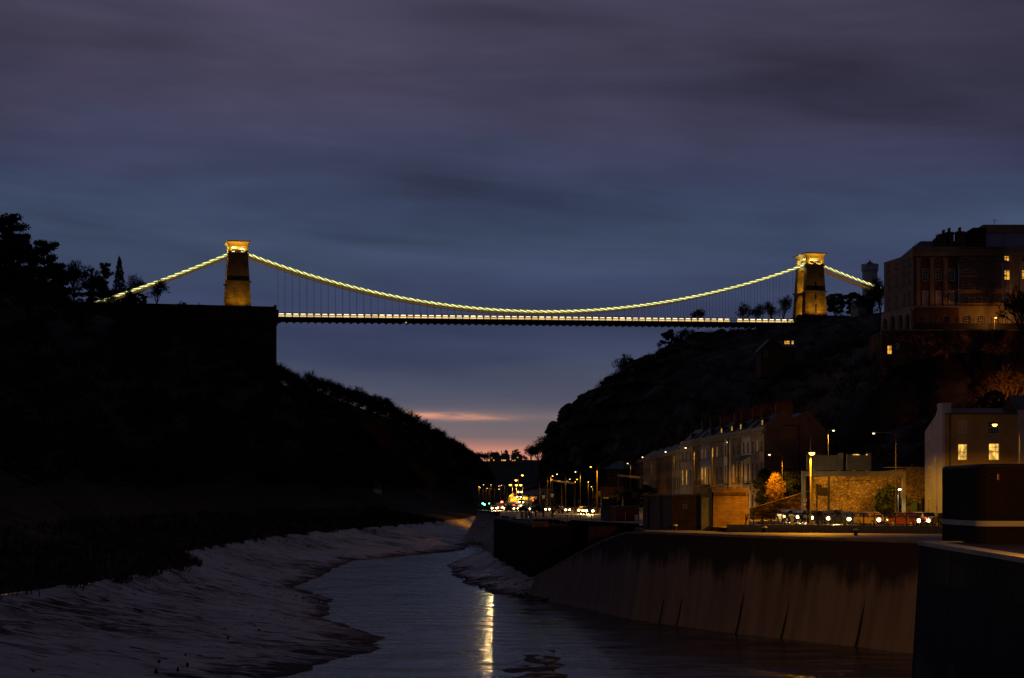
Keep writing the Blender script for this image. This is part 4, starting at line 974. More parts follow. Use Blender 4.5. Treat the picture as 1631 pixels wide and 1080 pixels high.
for y in (-3.2, 3.2):
    for dzs in (.50, 0, -.50):
        c = links_(y, dzs).build('chain', M['chain'], bridge)
    ls = MB(); fy = y - .30
    us = frange((-1, 0, 2.75 / 60), (0, 1, 2.75 / SPAN), (1, 2, 2.75 / 40))
    for i, (a, b) in enumerate(zip(us, us[1:])):
        (xa, za), (xb, zb) = chain_pt(a), chain_pt(b); d = Vector((xb - xa, 0, zb - za)); ln = d.length; d.normalize(); up = Vector((-d.z, 0, d.x))
        A = Vector((xa, fy, za)); 
        if y > 0:
            q = [A - up * .55, A + d * ln - up * .55, A + d * ln + up * .5, A + up * .5]; ls.quad(*q, 0); continue  # far chain: flat glowing band over the links, as if lit amber
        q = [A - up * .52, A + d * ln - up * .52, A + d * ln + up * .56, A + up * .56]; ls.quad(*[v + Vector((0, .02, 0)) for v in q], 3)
        def dash(s0, s1, h0, h1, w, mi, o):
            p, q = A + d * ln * s0 + up * h0 + Vector((0, o, 0)), A + d * ln * s1 + up * h1 + Vector((0, o, 0))
            ls.quad(p - up * w, q - up * w, q + up * w, p + up * w, mi)
        dash(-.10, .95, .42, .02, .20, 0, 0); dash(.3, 1.3, .20, -.30, .16, 0, -.02)
        dash(.02, .55, .46, .10, .13 * rl.uniform(.7, 1.2), 1, -.03); dash(.55, .95, -.02, -.28, .10 * rl.uniform(.5, 1.3), 1, -.04)
        dash(0, 1, -.55, -.55, .10, 2, .01)
    o = ls.build('chain_glow', [M['chainled'], M['chainled2'], M['chainamber'], M['chainbase']] if y < 0 else [M['chainamber']], bridge)
# hangers
far_rods = MB(); nr = 0; near_x = []
for i in range(NB + 1):
    x = lerp(X0, X1, i / NB); t = x / SPAN
    for y in (-3.2, 3.2):
        z0, z1 = dz(x) + (.0), chz(t) - .5
        if z1 - z0 < .35: continue
        xx = x + (1.0 if y > 0 else 0)
        if y < 0 or i < 13 or i > 63:
            MB().tube((xx, y, z0), (xx, y, z1), .05, .05, 4).build('hanger', M['chain'], bridge); nr += 1
        else: far_rods.tube((xx, y, z0), (xx, y, z1), .05, .05, 4)
o = far_rods.build('hangers', M['chain'], bridge); o['kind'] = 'stuff'
# inspection lamp under the deck
lp = MB(); x = SPAN * .275; lp.box(x - .3, x + .3, -4.9, -4.5, dz(x) - 2.5, dz(x) - 2.2); lp.build('inspection_lamp', M['gold_room'], bridge)
# ------------------------------------------------------------------ buildings
WC = {}
def window(parent, cx, z, w, h, cols=2, rows=3, pane='glass', frame='white', y=0.0, d=.14, sill=True, border=.07, arched=False):
    key = (round(w, 2), round(h, 2), cols, rows, pane, frame, sill, border)
    if key not in WC:
        f = MB(); b = border
        f.box(-w / 2, -w / 2 + b, 0, .09, 0, h); f.box(w / 2 - b, w / 2, 0, .09, 0, h); f.box(-w / 2 + b, w / 2 - b, 0, .09, 0, b); f.box(-w / 2 + b, w / 2 - b, 0, .09, h - b, h)
        f.box(-w / 2 + b, w / 2 - b, -.01, .08, h / 2 - .035, h / 2 + .035)
        for i in range(1, cols): x = -w / 2 + w * i / cols; f.box(x - .016, x + .016, .02, .07, b, h - b)
        for i in range(1, rows):
            zz = h * i / rows
            if abs(zz - h / 2) > .1: f.box(-w / 2 + b, w / 2 - b, .022, .068, zz - .016, zz + .016)
        if sill: f.box(-w / 2 - .1, w / 2 + .1, -.26, -.01, -.12, -.005, 1)
        p = MB().quad((-w / 2 + b * .6, .05, b * .6), (w / 2 - b * .6, .05, b * .6), (w / 2 - b * .6, .05, h - b * .6), (-w / 2 + b * .6, .05, h - b * .6))
        WC[key] = (f.mesh('window', [M[frame], M['cap']]), p.mesh('pane', M[pane]))
    f, p = WC[key]; o = link('window', f, parent, (cx, y + d, z)); link('pane', p, o); return o
def chimney(parent, x, y, z, w, d, h, pots=3, m='redbrick'):
    c = MB(); c.box(x - w / 2, x + w / 2, y - d / 2, y + d / 2, z, z + h); c.box(x - w / 2 - .08, x + w / 2 + .08, y - d / 2 - .08, y + d / 2 + .08, z + h - .3, z + h - .12)
    o = c.build('chimney', M[m], parent); p = MB()
    for i in range(pots):
        px = x if pots == 1 or w < d else lerp(x - w / 2 + .25, x + w / 2 - .25, i / (pots - 1)); py = y if pots == 1 or w >= d else lerp(y - d / 2 + .25, y + d / 2 - .25, i / (pots - 1))
        p.lathe([(.15, 0), (.11, .55), (.15, .6), (.13, .72)], 8, (px, py, z + h))
    p.build('chimney_pots', M['tile'], o); return o

# the rendered house by the road
def brown_house():
    Y = 206.0; x0, x1 = XW(1505, Y), XW(1620, Y); w = x1 - x0; g = city_z(Y); px = Y / F
    t = thing('town_house', 'tall brown rendered house with two brightly lit windows and a whitewashed side', 'house', (x0, Y, g))
    X = lambda p: (p - 1505) * px; Z = lambda p: (HY - p) * px + EZ - g
    H = Z(660); ops = []
    W_ = [(1526, 1541, 670, 691, 'blind', 2, 3), (1574, 1592, 671, 691, 'glass', 4, 4), (1526, 1541, 707, 733, 'gold_room', 3, 4), (1575, 1592, 706, 733, 'gold_room', 3, 4), (1529, 1543, 745, 771, 'glass', 4, 4), (1576, 1591, 745, 771, 'glass', 4, 4)]
    for a, b, c, d, *_ in W_: ops.append((X(a), X(b), Z(d), Z(c)))
    door = (X(1531), X(1544), .45, Z(783)); ops.append(door)
    b = MB(); b.wall(0, w, 0, H, ops, 0, .22); b.quad((w, 0, 0), (w, 9, 0), (w, 9, H), (w, 0, H)); b.quad((w, 9, 0), (0, 9, 0), (0, 9, H - 2), (w, 9, H - 2)); b.build('wall', M['brown'], t)
    for (a, bb, c, d, m, cc, rr) in W_: window(t, (X(a) + X(bb)) / 2, Z(d), X(bb) - X(a), Z(c) - Z(d), cc, rr, m, 'white', 0, .16)
    # whitewashed flank: chimney gable falling to the rear
    s = MB(); s.prism([(-.02, 0), (8.6, 0), (8.6, H - 1.8), (2.9, H + .1), (2.6, H + .5), (-.02, H + .5)], 'x', -.35, -.003)
    sw = s.build('side_wall', M['light_balanced_white'], t)
    for (yy, zz, ww, hh, mm) in ((6.2, 8.6, .8, 1.7, 'glass'), (6.2, 5.1, .75, 1.7, 'glass'), (6.2, .9, .8, 1.9, 'glass'), (3.2, 7.2, .35, .75, 'gold_room'), (2.6, 1.0, .35, .8, 'glass')):
        o = window(t, 0, 0, ww, hh, 2, 3, mm, 'white', 0, 0, False); o.location = (-.42, yy, zz); o.rotation_euler.z = -R(90)
    r = MB(); r.box(-.05, w + .1, -.28, .4, H, H + .16); r.quad((0, .2, H + .16), (w, .2, H + .16), (w, 3, H + .9), (0, 3, H + .9)); r.quad((0, 3, H + .9), (w, 3, H + .9), (w, 9, H - 2), (0, 9, H - 2)); r.build('roof', M['slate'], t)
    chimney(t, .25, 1.3, H + .2, 1.1, 2.4, 1.25, 3, 'light_balanced_white'); chimney(t, w - .4, 2.4, H + .3, .8, 1.8, 1.0, 3, 'redbrick')
    d = MB(); d.box(door[0], door[1], .12, .18, .45, door[3] - .55); dm = d.build('door', M['pale'], t); f = MB(); f.box(door[0] + .05, door[1] - .05, .10, .16, door[3] - .5, door[3]); f.build('fanlight', M['glass'], dm)
    k = MB(); k.box(door[0] + .3, door[0] + .62, .08, .115, door[3] - 1.0, door[3] - .75); k.build('door_number', M['black'], dm)
    al = MB(); al.box(X(1515), X(1517.5), -.12, -.003, Z(784), Z(781)); al.build('alarm_box', M['white'], t)
    pi = MB(); pi.tube((X(1513), -.1, 0), (X(1513), -.1, H - .1), .06, .06, 6); pi.build('drainpipe', M['black'], t)
    sw_ = MB(); sw_.prism([(X(1531), 0), (w + 2, 0), (w + 2, Z(801)), (X(1533), Z(798)), (X(1531), Z(799))], 'y', -2.4, -2.0)
    tag(sw_.build('garden_wall', M['rubble_dark'], None, (x0, Y, g)), 'dark rubble garden wall in front of the brown house door', 'wall')
    # neighbour
    n = thing('town_house', 'pale house at the right edge beside the brown house', 'house', (x1 + .02, Y - .1, g))
    b = MB(); b.wall(.55, 9, 0, H + .5, [(3.0, 4.3, 6.6, 8.6), (3.0, 4.3, 9.7, 11.3), (6.3, 7.6, 6.6, 8.6)], 0, .2); b.quad((0.55, 8, 0), (.55, 0, 0), (.55, 0, H + .5), (.55, 8, H + .5)); b.box(.55, 9, .6, 8, H + .3, H + .5); b.build('wall', M['cream'], n)
    pq = MB(); pq.box(0, .55, -.12, .3, 0, H + .55); pq.build('quoin', M['light_balanced_white'], n)
    for x, z, h in ((3.65, 6.6, 2.0), (3.65, 9.7, 1.6), (6.95, 6.6, 2.0)): window(n, x, z, 1.3, h, 3, 4)
    r = MB(); r.prism([(-.3, H + .5), (8.2, H + .5), (4, H + 2.6)], 'x', .5, 9.2); r.build('roof', M['slate'], n)
brown_house()

# stone retaining wall behind the road with the buttressed bay
def stone_wall():
    Y = 218.0; g = city_z(Y); t = thing('stone_wall', 'high rubble stone retaining wall glowing orange behind the sign gantry', 'wall', (0, Y, g))
    X = lambda p: XW(p, Y); Z = lambda p: EZ + (HY - p) * Y / F - g
    m = MB(); m.prism([(X(1296), -.3), (X(1412), -.3), (X(1412), Z(757)), (X(1380), Z(756)), (X(1340), Z(757)), (X(1296), Z(760))], 'y', 0, 2.0)
    m.box(X(1341.5), X(1385), -.18, -.003, Z(764.5), Z(763)); m.build('wall_face', M['rubble'], t)
    m = MB(); m.prism([(X(1412) + .01, -.3), (X(1486), -.3), (X(1486), Z(746)), (X(1455), Z(745)), (X(1440), Z(746)), (X(1412) + .01, Z(750))], 'y', -1.2, 2.2); m.build('wall_bay', M['rubble'], t)
    m = MB(); m.box(X(1412), X(1486), -1.3, 2.3, Z(745), Z(744)); m.box(X(1296), X(1411.5), -.1, 2.1, Z(756), Z(755)); m.build('coping', M['cap'], t)
    m = MB(); m.box(X(1302), X(1318.5), -.14, -.02, Z(788.5), Z(777)); m.box(X(1302), X(1309), -.14, -.02, Z(776.6), Z(772)); m.build('notice_boards', M['black'], t)
    m = MB()
    for p in (1301, 1320.3): m.tube((X(p), -.2, 0), (X(p), -.2, Z(759 if p > 1310 else 770)), .07, .07, 6)
    m.build('wall_pipes', M['black'], t)
    m = MB(); m.box(X(1464), X(1472), -1.35, -1.2, 0, Z(794)); m.build('doorway', M['black'], t)
    m = MB(); m.box(X(1447), X(1456), -1.6, -1.22, 0, Z(798)); m.build('meter_cabinet', M['teal'], t)
    m = MB(); m.tube((X(1454), .5, Z(745)), (X(1454), .5, Z(737)), .12, .1, 6); m.build('vent_pipe', M['tile'], t)
    # dark wall running left behind the golden tree
    m = MB(); Y2 = 224.0; m.prism([(XW(1196, Y2), -.3), (XW(1300, Y2), -.3), (XW(1300, Y2), 4.0), (XW(1196, Y2), 1.4)], 'y', 0, 1.2)
    tag(m.build('boundary_wall', M['rubble_dark'], None, (0, Y2, city_z(Y2))), 'dark low rubble wall below the golden tree', 'wall')
stone_wall()

# terrace of painted houses running up the road
M['endwall'] = mat('end_wall_render', (.17, .13, .10), (.10, .08, .06), .4, .9, .02, 5)
def terrace():
    A, B = Vector((32.0, 320.0)), Vector((38.0, 254.0)); d = (B - A).normalized(); ang = math.atan2(d.y, d.x)
    def tt(px): k = (px - CX) / F; return (320 * k - 32) / (6 + 66 * k) * (B - A).length
    edges = [1084, 1103, 1115.5, 1131, 1153, 1163.5, 1181, 1195, 1217]; ms = ['cream', 'redbrick', 'light_balanced_white', 'stone', 'white', 'stone', 'white', 'cream']
    labs = ['cream terraced house with two tall glowing first floor windows, farthest of its terrace', 'narrow dark brick terraced house between cream and pale neighbours', 'pale terraced house with orange lit windows right of the dark brick one',
            'dull stone terraced house with one lit top floor window', 'white terraced house with iron railings across its top windows', 'greyish terraced house left of the canopied balcony', 'white terraced house with a dark canopied balcony', 'whitewashed end house of the terrace with double gable facing the road']
    H = 13.0
    for i, m in enumerate(ms):
        a, b = tt(edges[i]), tt(edges[i + 1]); w = b - a; p = A + d * a; gz = city_z(p.y)
        h = thing('terraced_house', labs[i], 'house', (p.x, p.y, gz), ang, 'painted terrace along the road'); rd = random.Random(i * 7 + 3)
        nw = 3 if w > 8 else 2; xs = [w * (k + .5) / nw for k in range(nw)]; ww = min(1.15, w / nw * .5); ops = []
        rows = [(5.5, 2.9), (10.0, 1.75)]
        for x in xs:
            for z, hh in rows: ops.append((x - ww / 2, x + ww / 2, z, z + hh))
        gx = xs[1:]
        for x in gx: ops.append((x - ww / 2, x + ww / 2, 1.5, 3.6))
        ops.append((xs[0] - .6, xs[0] + .6, .3, 3.4))
        s = MB(); s.wall(0, w, 0, H, ops, 0, .2); s.quad((0, 9.5, 0), (0, 0, 0), (0, 0, H), (0, 9.5, H)); s.quad((w, 9.5, 0), (0, 9.5, 0), (0, 9.5, H), (w, 9.5, H))
        (s if i < 7 else MB()).quad((w, 0, 0), (w, 9.5, 0), (w, 9.5, H), (w, 0, H))
        if i == 7: MB().quad((w, 0, 0), (w, 9.5, 0), (w, 9.5, H), (w, 0, H)).build('end_wall', M['endwall'], h)
        s.box(.003, w - .003, -.07, -.003, 4.4, 4.65)
        s.build('wall', M[m], h)
        lit = {0: {(0, 0): 'warm', (1, 0): 'warm'}, 1: {(0, 1): 'warmdim'}, 2: {(0, 0): 'warm', (1, 0): 'warm', (0, 1): 'warmdim', (1, 1): 'warmdim'}, 3: {(0, 1): 'warm', (1, 1): 'warmdim'}, 4: {(1, 1): 'warmdim'}, 5: {(0, 0): 'warmdim'}, 7: {(1, 1): 'warmdim'}}.get(i, {})
        for k, x in enumerate(xs):
            for q, (z, hh) in enumerate(rows): window(h, x, z, ww, hh, 2, 4, lit.get((k, q), 'glass'), 'white', 0, .05)
        for x in gx: window(h, x, 1.5, ww, 2.1, 2, 3, 'glass', 'white', 0, .14)
        dd = MB(); dd.box(xs[0] - .55, xs[0] + .55, .13, .19, .3, 2.5); do = dd.build('door', M['black'], h); ff = MB(); ff.prism([(xs[0] - .55, 2.55)] + [(xs[0] + .55 * math.cos(math.pi * k / 8), 2.75 + .55 * math.sin(math.pi * k / 8)) for k in range(9)] + [(xs[0] - .55, 2.55)][:0], 'y', .12, .17); ff.build('fanlight', M['glass'], do)
        c = MB(); c.box(.002, w - .002, -.35, -.003, H - .35, H); c.box(.002, w - .002, -.12, .25, H + .002, H + .75); c.build('cornice', M['cap'] if m != 'redbrick' else M['stone'], h)
        r = MB(); prof = [(.26, H), (.3, H + .7), (2.9, H + 3.0), (4.7, H + 1.7), (6.6, H + 3.0), (9.4, H + .1), (9.4, H)]
        r.prism(prof, 'x', .25, w - .25); rf = r.build('roof', M['slate'], h)
        pt = MB(); pt.prism([(.26, H), (.3, H + 1.0), (2.9, H + 3.3), (4.7, H + 2.0), (6.6, H + 3.3), (9.45, H + .4), (9.45, H)], 'x', w - .24, w + .0 if i == 7 else w - .02); pt.build('party_wall', M['endwall'] if i == 7 else M['tile'], h)
        if i not in (1, 6):                                         # dormer
            q = MB(); x = w * .5; q.box(x - .75, x + .75, .9, 2.6, H + .85, H + 2.0); q.box(x - .85, x + .85, .8, 2.7, H + 2.0, H + 2.12); dm = q.build('dormer', M['slate'], h)
            o = window(dm, x, H + .95, 1.0, .95, 2, 2, 'warm' if i in (3, 4, 5, 7) else 'glass', 'white', .8, -.0, False)
        chimney(h, w - .5, 3.2, H + 2.6, .8, 2.6, 1.7, 5)
        if i in (2, 4, 6):                                          # first floor balcony
            q = MB(); q.box(.2, w - .2, -1.1, -.01, 5.1, 5.25)
            for k in range(int(w / .35)): q.box(.25 + k * .35, .29 + k * .35, -1.08, -1.04, 5.25, 6.2)
            q.box(.2, w - .2, -1.1, -1.02, 6.2, 6.27)
            bo = q.build('balcony', M['iron'], h)
            if i == 6:
                q = MB(); q.add([(.1, -1.4, 8.7), (w - .1, -1.4, 8.7), (w - .1, -.01, 9.7), (.1, -.01, 9.7), (.1, -1.4, 8.62), (w - .1, -1.4, 8.62), (w - .1, -.01, 9.6), (.1, -.01, 9.6)], [(0, 1, 2, 3), (7, 6, 5, 4), (0, 4, 5, 1), (1, 5, 6, 2), (3, 7, 4, 0)])
                q.build('canopy', M['slate'], bo)
                for x in (.2, w / 2, w - .2): q = MB()
                q = MB(); [q.box(x - .05, x + .05, -1.1, -1.0, 6.27, 8.75) for x in (.2, w * .33, w * .66, w - .2)]; q.build('canopy_posts', M['iron'], bo)
        if i == 7:
            q = MB(); q.path([(w + .1, 3.0, H + .9), (w + .1, 5.4, H + .9), (w + .1, 5.4, 6)], .07); q.build('drainpipe', M['black'], h)
terrace()
def far_terrace():
    A, B = Vector((35.0, 467.0)), Vector((36.6, 362.0)); d = (B - A).normalized(); ang = math.atan2(d.y, d.x); n = 6; W = (B - A).length / n; H = 13.3
    labs = ['brown terraced house farthest up the road, beyond the lit shopfront', 'brown terraced house with a row of lit first floor windows', 'brown terraced house with one bright top floor window in the far terrace', 'dark terraced house in the middle of the far terrace', 'dark terraced house with one faintly lit window in the far terrace', 'brown terraced house touching the cream house of the near terrace']
    for i in range(n):
        p = A + d * (W * i); h = thing('terraced_house', labs[i], 'house', (p.x, p.y, city_z(p.y)), ang, 'brown terrace farther up the road'); xs = [W * (k + .5) / 4 for k in range(4)]; ops = [(x - .65, x + .65, z, z + hh) for x in xs for z, hh in ((1.0, 2.4), (5.2, 2.6), (9.3, 2.2))]
        s = MB(); s.wall(0, W, 0, H, ops, 0, .2); s.quad((W, 0, 0), (W, 9, 0), (W, 9, H), (W, 0, H)); s.quad((0, 9, 0), (0, 0, 0), (0, 0, H), (0, 9, H)); s.build('wall', M['redbrick' if i in (0, 3, 4) else 'stone'], h)
        for k, x in enumerate(xs):
            window(h, x, 1.0, 1.3, 2.4, 2, 3, 'gold_room' if (i, k) in ((3, 0),) else 'glass', 'white'); window(h, x, 5.2, 1.3, 2.6, 2, 4, {(1, 0): 'warm', (1, 1): 'gold_room', (1, 2): 'warm', (1, 3): 'warmdim', (2, 2): 'warmdim', (4, 3): 'warmdim'}.get((i, k), 'glass'), 'white'); window(h, x, 9.3, 1.3, 2.2, 2, 3, {(2, 2): 'warm', (2, 1): 'warmdim', (5, 2): 'warmdim'}.get((i, k), 'glass'), 'white')
        c = MB(); c.box(.002, W - .002, -.3, -.003, H - .3, H); c.box(.002, W - .002, -.1, .2, H + .002, H + .6); c.build('cornice', M['stone'], h)
        r = MB(); r.prism([(.21, H), (.3, H + .5), (4.5, H + 3.2), (9, H + .1), (9, H)], 'x', .05, W - .05); r.build('roof', M['slate'], h); chimney(h, W - .5, 4.5, H + 2.4, .8, 2.2, 1.9, 4)
    # house with the pale green roof, and the lit corner building
    h = thing('pavilion_house', 'dark house with a pale green hipped roof at the far end of the road', 'house', (XW(966, 480), 480, city_z(480)), -R(38))
    s = MB(); ops = [(x, x + .9, z, z + 1.9) for x in (.8, 2.4, 4.0) for z in (4.5, 9.0)]; s.wall(0, 5.8, 0, 11.6, ops, 0, .2); s.quad((5.8, 0, 0), (5.8, 6, 0), (5.8, 6, 11.6), (5.8, 0, 11.6)); s.quad((0, 6, 0), (0, 0, 0), (0, 0, 11.6), (0, 6, 11.6)); s.build('wall', M['redbrick'], h)
    for o in ops: window(h, o[0] + .45, o[2], .9, 1.9, 2, 3, 'glass', 'pale')
    s = MB(); s.add([(-.7, -.7, 11.6), (6.5, -.7, 11.6), (6.5, 6.7, 11.6), (-.7, 6.7, 11.6), (2.2, 3, 14), (3.6, 3, 14)], [(0, 1, 5, 4), (1, 2, 5), (2, 3, 4, 5), (3, 0, 4), (0, 3, 2, 1)]); s.build('roof', M['teal'], h)
    Y = 430; h = thing('corner_building', 'small orange lit corner building with tall ground floor windows beside the bright headlights', 'building', (XW(957, Y), Y, city_z(Y)), -R(8))
    s = MB(); ops = [(.7 + k * .75, 1.25 + k * .75, 1.7, 3.4) for k in range(5)]; s.wall(0, 5.4, 0, 6.2, ops, 0, .2); s.quad((0, 5, 0), (0, 0, 0), (0, 0, 6.2), (0, 5, 6.2)); s.quad((5.4, 0, 0), (5.4, 5, 0), (5.4, 5, 6.2), (5.4, 0, 6.2)); s.build('wall', M['brick'], h)
    for o in ops: window(h, (o[0] + o[1]) / 2, 1.7, .55, 1.7, 1, 2, 'warm', 'white', 0, .12, False)
    s = MB(); s.box(-.2, 5.6, -.25, 5.2, 6.2, 6.5); s.build('roof', M['slate'], h)
far_terrace()

# big terrace high on the hill
def hill_terrace():
    Y = 280.0; k = Y / F; ox = XW(1455, Y); g = EZ + (HY - 526) * k
    X = lambda p: (p - 1455) * k; Z = lambda p: (HY - p) * k + EZ - g
    t = thing('tall_terrace', 'tall brick and cream terrace high on the hill with white sash windows and chimneys', 'building', (ox, Y, g)); W = 24.0; H = Z(403)
    fr = [(1474, 428, 447, 9), (1495, 428, 447, 9), (1516, 428, 447, 9), (1474, 463, 487, 10.5), (1495, 463, 487, 10.5), (1516, 463, 487, 10.5)]
    ops = [(X(p) - 4.7 * k, X(p) + 4.7 * k, Z(b), Z(a)) for p, a, b, w_ in fr]; lo = [(1478, 502, 517), (1507, 502, 517), (1540, 502, 518), (1562, 502, 518)]
    ops += [(X(p) - 4.2 * k, X(p) + 4.2 * k, Z(b), Z(a)) for p, a, b in lo]
    sc_ = [(p, a, b) for p in (1538, 1559, 1581) for a, b in ((404, 415), (430, 441), (449, 461), (472, 484))]; ops += [(X(p) - 5 * k, X(p) + 5 * k, Z(b), Z(a)) for p, a, b in sc_]
    xb = X(1527); b = MB(); b.wall(0, xb, 0, H, [o for o in ops if o[1] < xb], 0, .25); b.build('wall', M['redbrick'], t)
    xs = X(1597); b = MB(); b.wall(xb + .002, xs, 0, H, [o for o in ops if o[0] > xb], -.05, .25); b.build('wall', M['stone'], t)
    cr = [(1603, 404, 416, 'warm'), (1604, 430, 446, 'warm'), (1604, 464, 490, 'blind'), (1632, 430, 445, 'warm'), (1632, 404, 416, 'glass'), (1650, 430, 445, 'glass')]
    cops = [(X(p) - 4.6 * k, X(p) + 4.6 * k, Z(c), Z(a)) for p, a, c, _ in cr]; b = MB(); b.wall(xs + .002, W, 0, H, cops, -.1, .25); b.quad((W, 0, 0), (W, 14, 0), (W, 14, H), (W, 0, H)); b.build('wall', M['cream'], t)
    for p, a, c, _ in fr: window(t, X(p), Z(c), 9.4 * k, (c - a) * k, 2, 4, 'blind' if a > 450 else 'glass', 'white', 0, .08, True, .16 if a > 450 else .1)
    for p, a, c in lo: window(t, X(p), Z(c), 8.4 * k, (c - a) * k, 3, 4, 'glass', 'white', 0 if p < 1527 else -.05, .15, False, .05)
    for p, a, c in sc_: window(t, X(p), Z(c), 10 * k, (c - a) * k, 3, 3, 'glass', 'pale', -.05, .15)
    for p, a, c, m in cr: window(t, X(p), Z(c), 9.2 * k, (c - a) * k, 2, 3, m, 'white', -.1, .15)
    for p in (1462.5, 1484.5, 1505.5): pl = MB(); pl.box(X(p) - 3.2 * k, X(p) + 3.2 * k, -.22, -.003, Z(487), Z(414)); pl.box(X(p) - 4.6 * k, X(p) + 4.6 * k, -.36, -.003, Z(414), Z(410)); pl.build('pilaster', M['stone'], t)
    for p in (1618,): pl = MB(); pl.box(X(p) - 3.4 * k, X(p) + 3.4 * k, -.4, -.103, Z(487), Z(414)); pl.box(X(p) - 5 * k, X(p) + 5 * k, -.55, -.103, Z(414), Z(409))
    pl.build('pilaster', M['stone'], t)
    c = MB(); c.box(-.5, W, -.75, -.12, H - .55, H); c.box(-.2, W, -.35, .1, H + .003, H + 1.0); c.box(-.1, W, -.45, -.12, Z(490), Z(487.5)); c.build('cornice', M['stone'], t)
    # flank towards the gorge, with arcade
    L2 = 11.6; fl = MB(); fo = [(y, y + .95, z, z + h) for y in (1.4, 4.6, 7.6, 9.6) for z, h in ((4.3, 2.4), (8.0, 2.1), (11.0, 1.3))] 
    fl.M = Matrix.Rotation(R(-78), 4, 'Z') @ Matrix.Translation((-L2, 0, 0)); fl.wall(0, L2, 3.75, H, fo, 0, .25); fl.build('wall', M['stone'], t)
    mtx = fl.M
    for o in fo:
        q = window(t, 0, 0, o[1] - o[0], o[3] - o[2], 2, 3, 'glass', 'white', 0, 0, True, .08); v = mtx @ Vector(((o[0] + o[1]) / 2, .1, o[2])); q.location = v; q.rotation_euler.z = R(-78)
    ar = MB(); ar.M = mtx
    bays = [(.9, 1.25), (3.9, 1.5), (7.0, 1.25), (9.7, 1.1)]
    xs_ = [0]
    prof_top = 3.74
    for cx, r in bays:
        a = [(cx + r * .8 * math.cos(math.pi * i / 8), 2.1 + r * .8 * math.sin(math.pi * i / 8)) for i in range(9)]
        lft, rgt = cx - r * 1.25, cx + r * 1.25
        ar.prism([(cx, prof_top)] + [p for p in a if p[0] >= cx - 1e-6][::-1] + [(cx + r * .8, -1), (rgt, -1), (rgt, prof_top)], 'y', -.25, .2)
        ar.prism([(cx, prof_top), (lft, prof_top), (lft, -1), (cx - r * .8, -1)] + [p for p in a if p[0] <= cx + 1e-6][::-1], 'y', -.25, .2)
    ar.box(-.2, L2, -.4, .0, 3.745, 4.0); ar.box(0, L2, 1.6, 1.8, -1, 3.7, 1)
    ar.build('arcade', [M['cream'], M['rubble_dark']], t)
    r = MB(); r.box(.3, W, .6, 12, H, H + .8); r.add([(.3, 1, H + .8), (X(1540), 1, H + .8), (X(1540), 11, H + .8), (.3, 11, H + .8), (2.2, 4, H + 2.6), (X(1534), 4, H + 2.6), (X(1534), 8, H + 2.6), (2.2, 8, H + 2.6)], [(0, 1, 5, 4), (1, 2, 6, 5), (2, 3, 7, 6), (3, 0, 4, 7), (4, 5, 6, 7)])
    rf = r.build('roof', M['slate'], t)
    for p, hgt, w_, pots in ((1500, 372, 1.0, 2), (1510, 365, 1.4, 3), (1519, 362, 1.2, 4), (1536, 361, 1.3, 4)): chimney(t, X(p), 3.0, H + .8, w_, 1.6, Z(hgt) - H - 1.2, pots, 'redbrick')
    q = MB(); q.prism([(X(1546), H + .8), (X(1546), Z(366)), (X(1563), Z(355)), (X(1584), Z(355)), (X(1584), H + .8)], 'y', 5, 10); q.build('attic', M['darkbrick'], t)
    q = MB(); q.box(X(1583), W + 4, 6, 12, H, Z(362), 0); q.box(X(1581.5), W + 4.2, 5.7, 12.2, Z(362) + .003, Z(349), 1); q.build('rear_block', [M['light_balanced_white'], M['stone']], t)
    q = MB(); q.tube((X(1599), 5.5, Z(349)), (X(1599), 5.5, Z(341)), .05, .05, 5); q.tube((X(1600) - .5, 5.5, Z(341)), (X(1600) + .6, 5.5, Z(342)), .03, .03, 4); q.tube((X(1600) - .3, 5.2, Z(343)), (X(1600) + .3, 5.8, Z(343)), .03, .03, 4); q.build('aerial', M['steel'], t)
    q = MB(); q.box(0, W, -1.6, -1.45, 0, 1.0)
    for i in range(30): q.box(i * .8, i * .8 + .07, -1.55, -1.5, 1.0, 1.9)
    q.build('area_railing', M['iron'], t)
    # scaffolding
    s = thing('scaffolding', 'scaffolding with boarded lifts across the middle of the tall hill terrace', 'scaffolding', (ox, Y, g)); po = MB(); bo = MB(); gu = MB()
    for p in range(1528, 1600, 10):
        for y in (-.6, -1.8): po.tube((X(p), y, Z(490)), (X(p), y, Z(392)), .04, .04, 5)
    for zz in (486, 466, 442, 418, 397):
        bo.box(X(1526), X(1598), -1.85, -.6, Z(zz), Z(zz) + .12); gu.tube((X(1526), -1.86, Z(zz) + 1.1), (X(1598), -1.86, Z(zz) + 1.1), .035, .035, 5); gu.tube((X(1526), -1.86, Z(zz) + .6), (X(1598), -1.86, Z(zz) + .6), .035, .035, 5)
    po.tube((X(1593), -1.9, Z(490)), (X(1594), -1.9, Z(371)), .1, .08, 6)
    po.build('standards', M['steel'], s); bo.build('boards', M['brick'], s); gu.build('guard_rails', M['steel'], s)
    # undercroft and retaining wall
    u = thing('retaining_wall', 'huge dark stone retaining wall below the tall hill terrace, one small window lit', 'wall', (0, 270, EZ)); Yw = 270.0; kk = Yw / F
    XX = lambda p: XW(p, Yw); ZZ = lambda p: (HY - p) * kk
    m = MB(); wo = [(XX(1413.5), XX(1421), ZZ(564), ZZ(550)), (XX(1427), XX(1431.5), ZZ(556), ZZ(547))]; holes = [(XX(1557), XX(1568), ZZ(538), ZZ(530)), (XX(1553), XX(1570), ZZ(571), ZZ(558)), (XX(1554), XX(1567), ZZ(610), ZZ(584)), (XX(1473), XX(1478), ZZ(545), ZZ(536)), (XX(1452), XX(1456), ZZ(545), ZZ(536))]
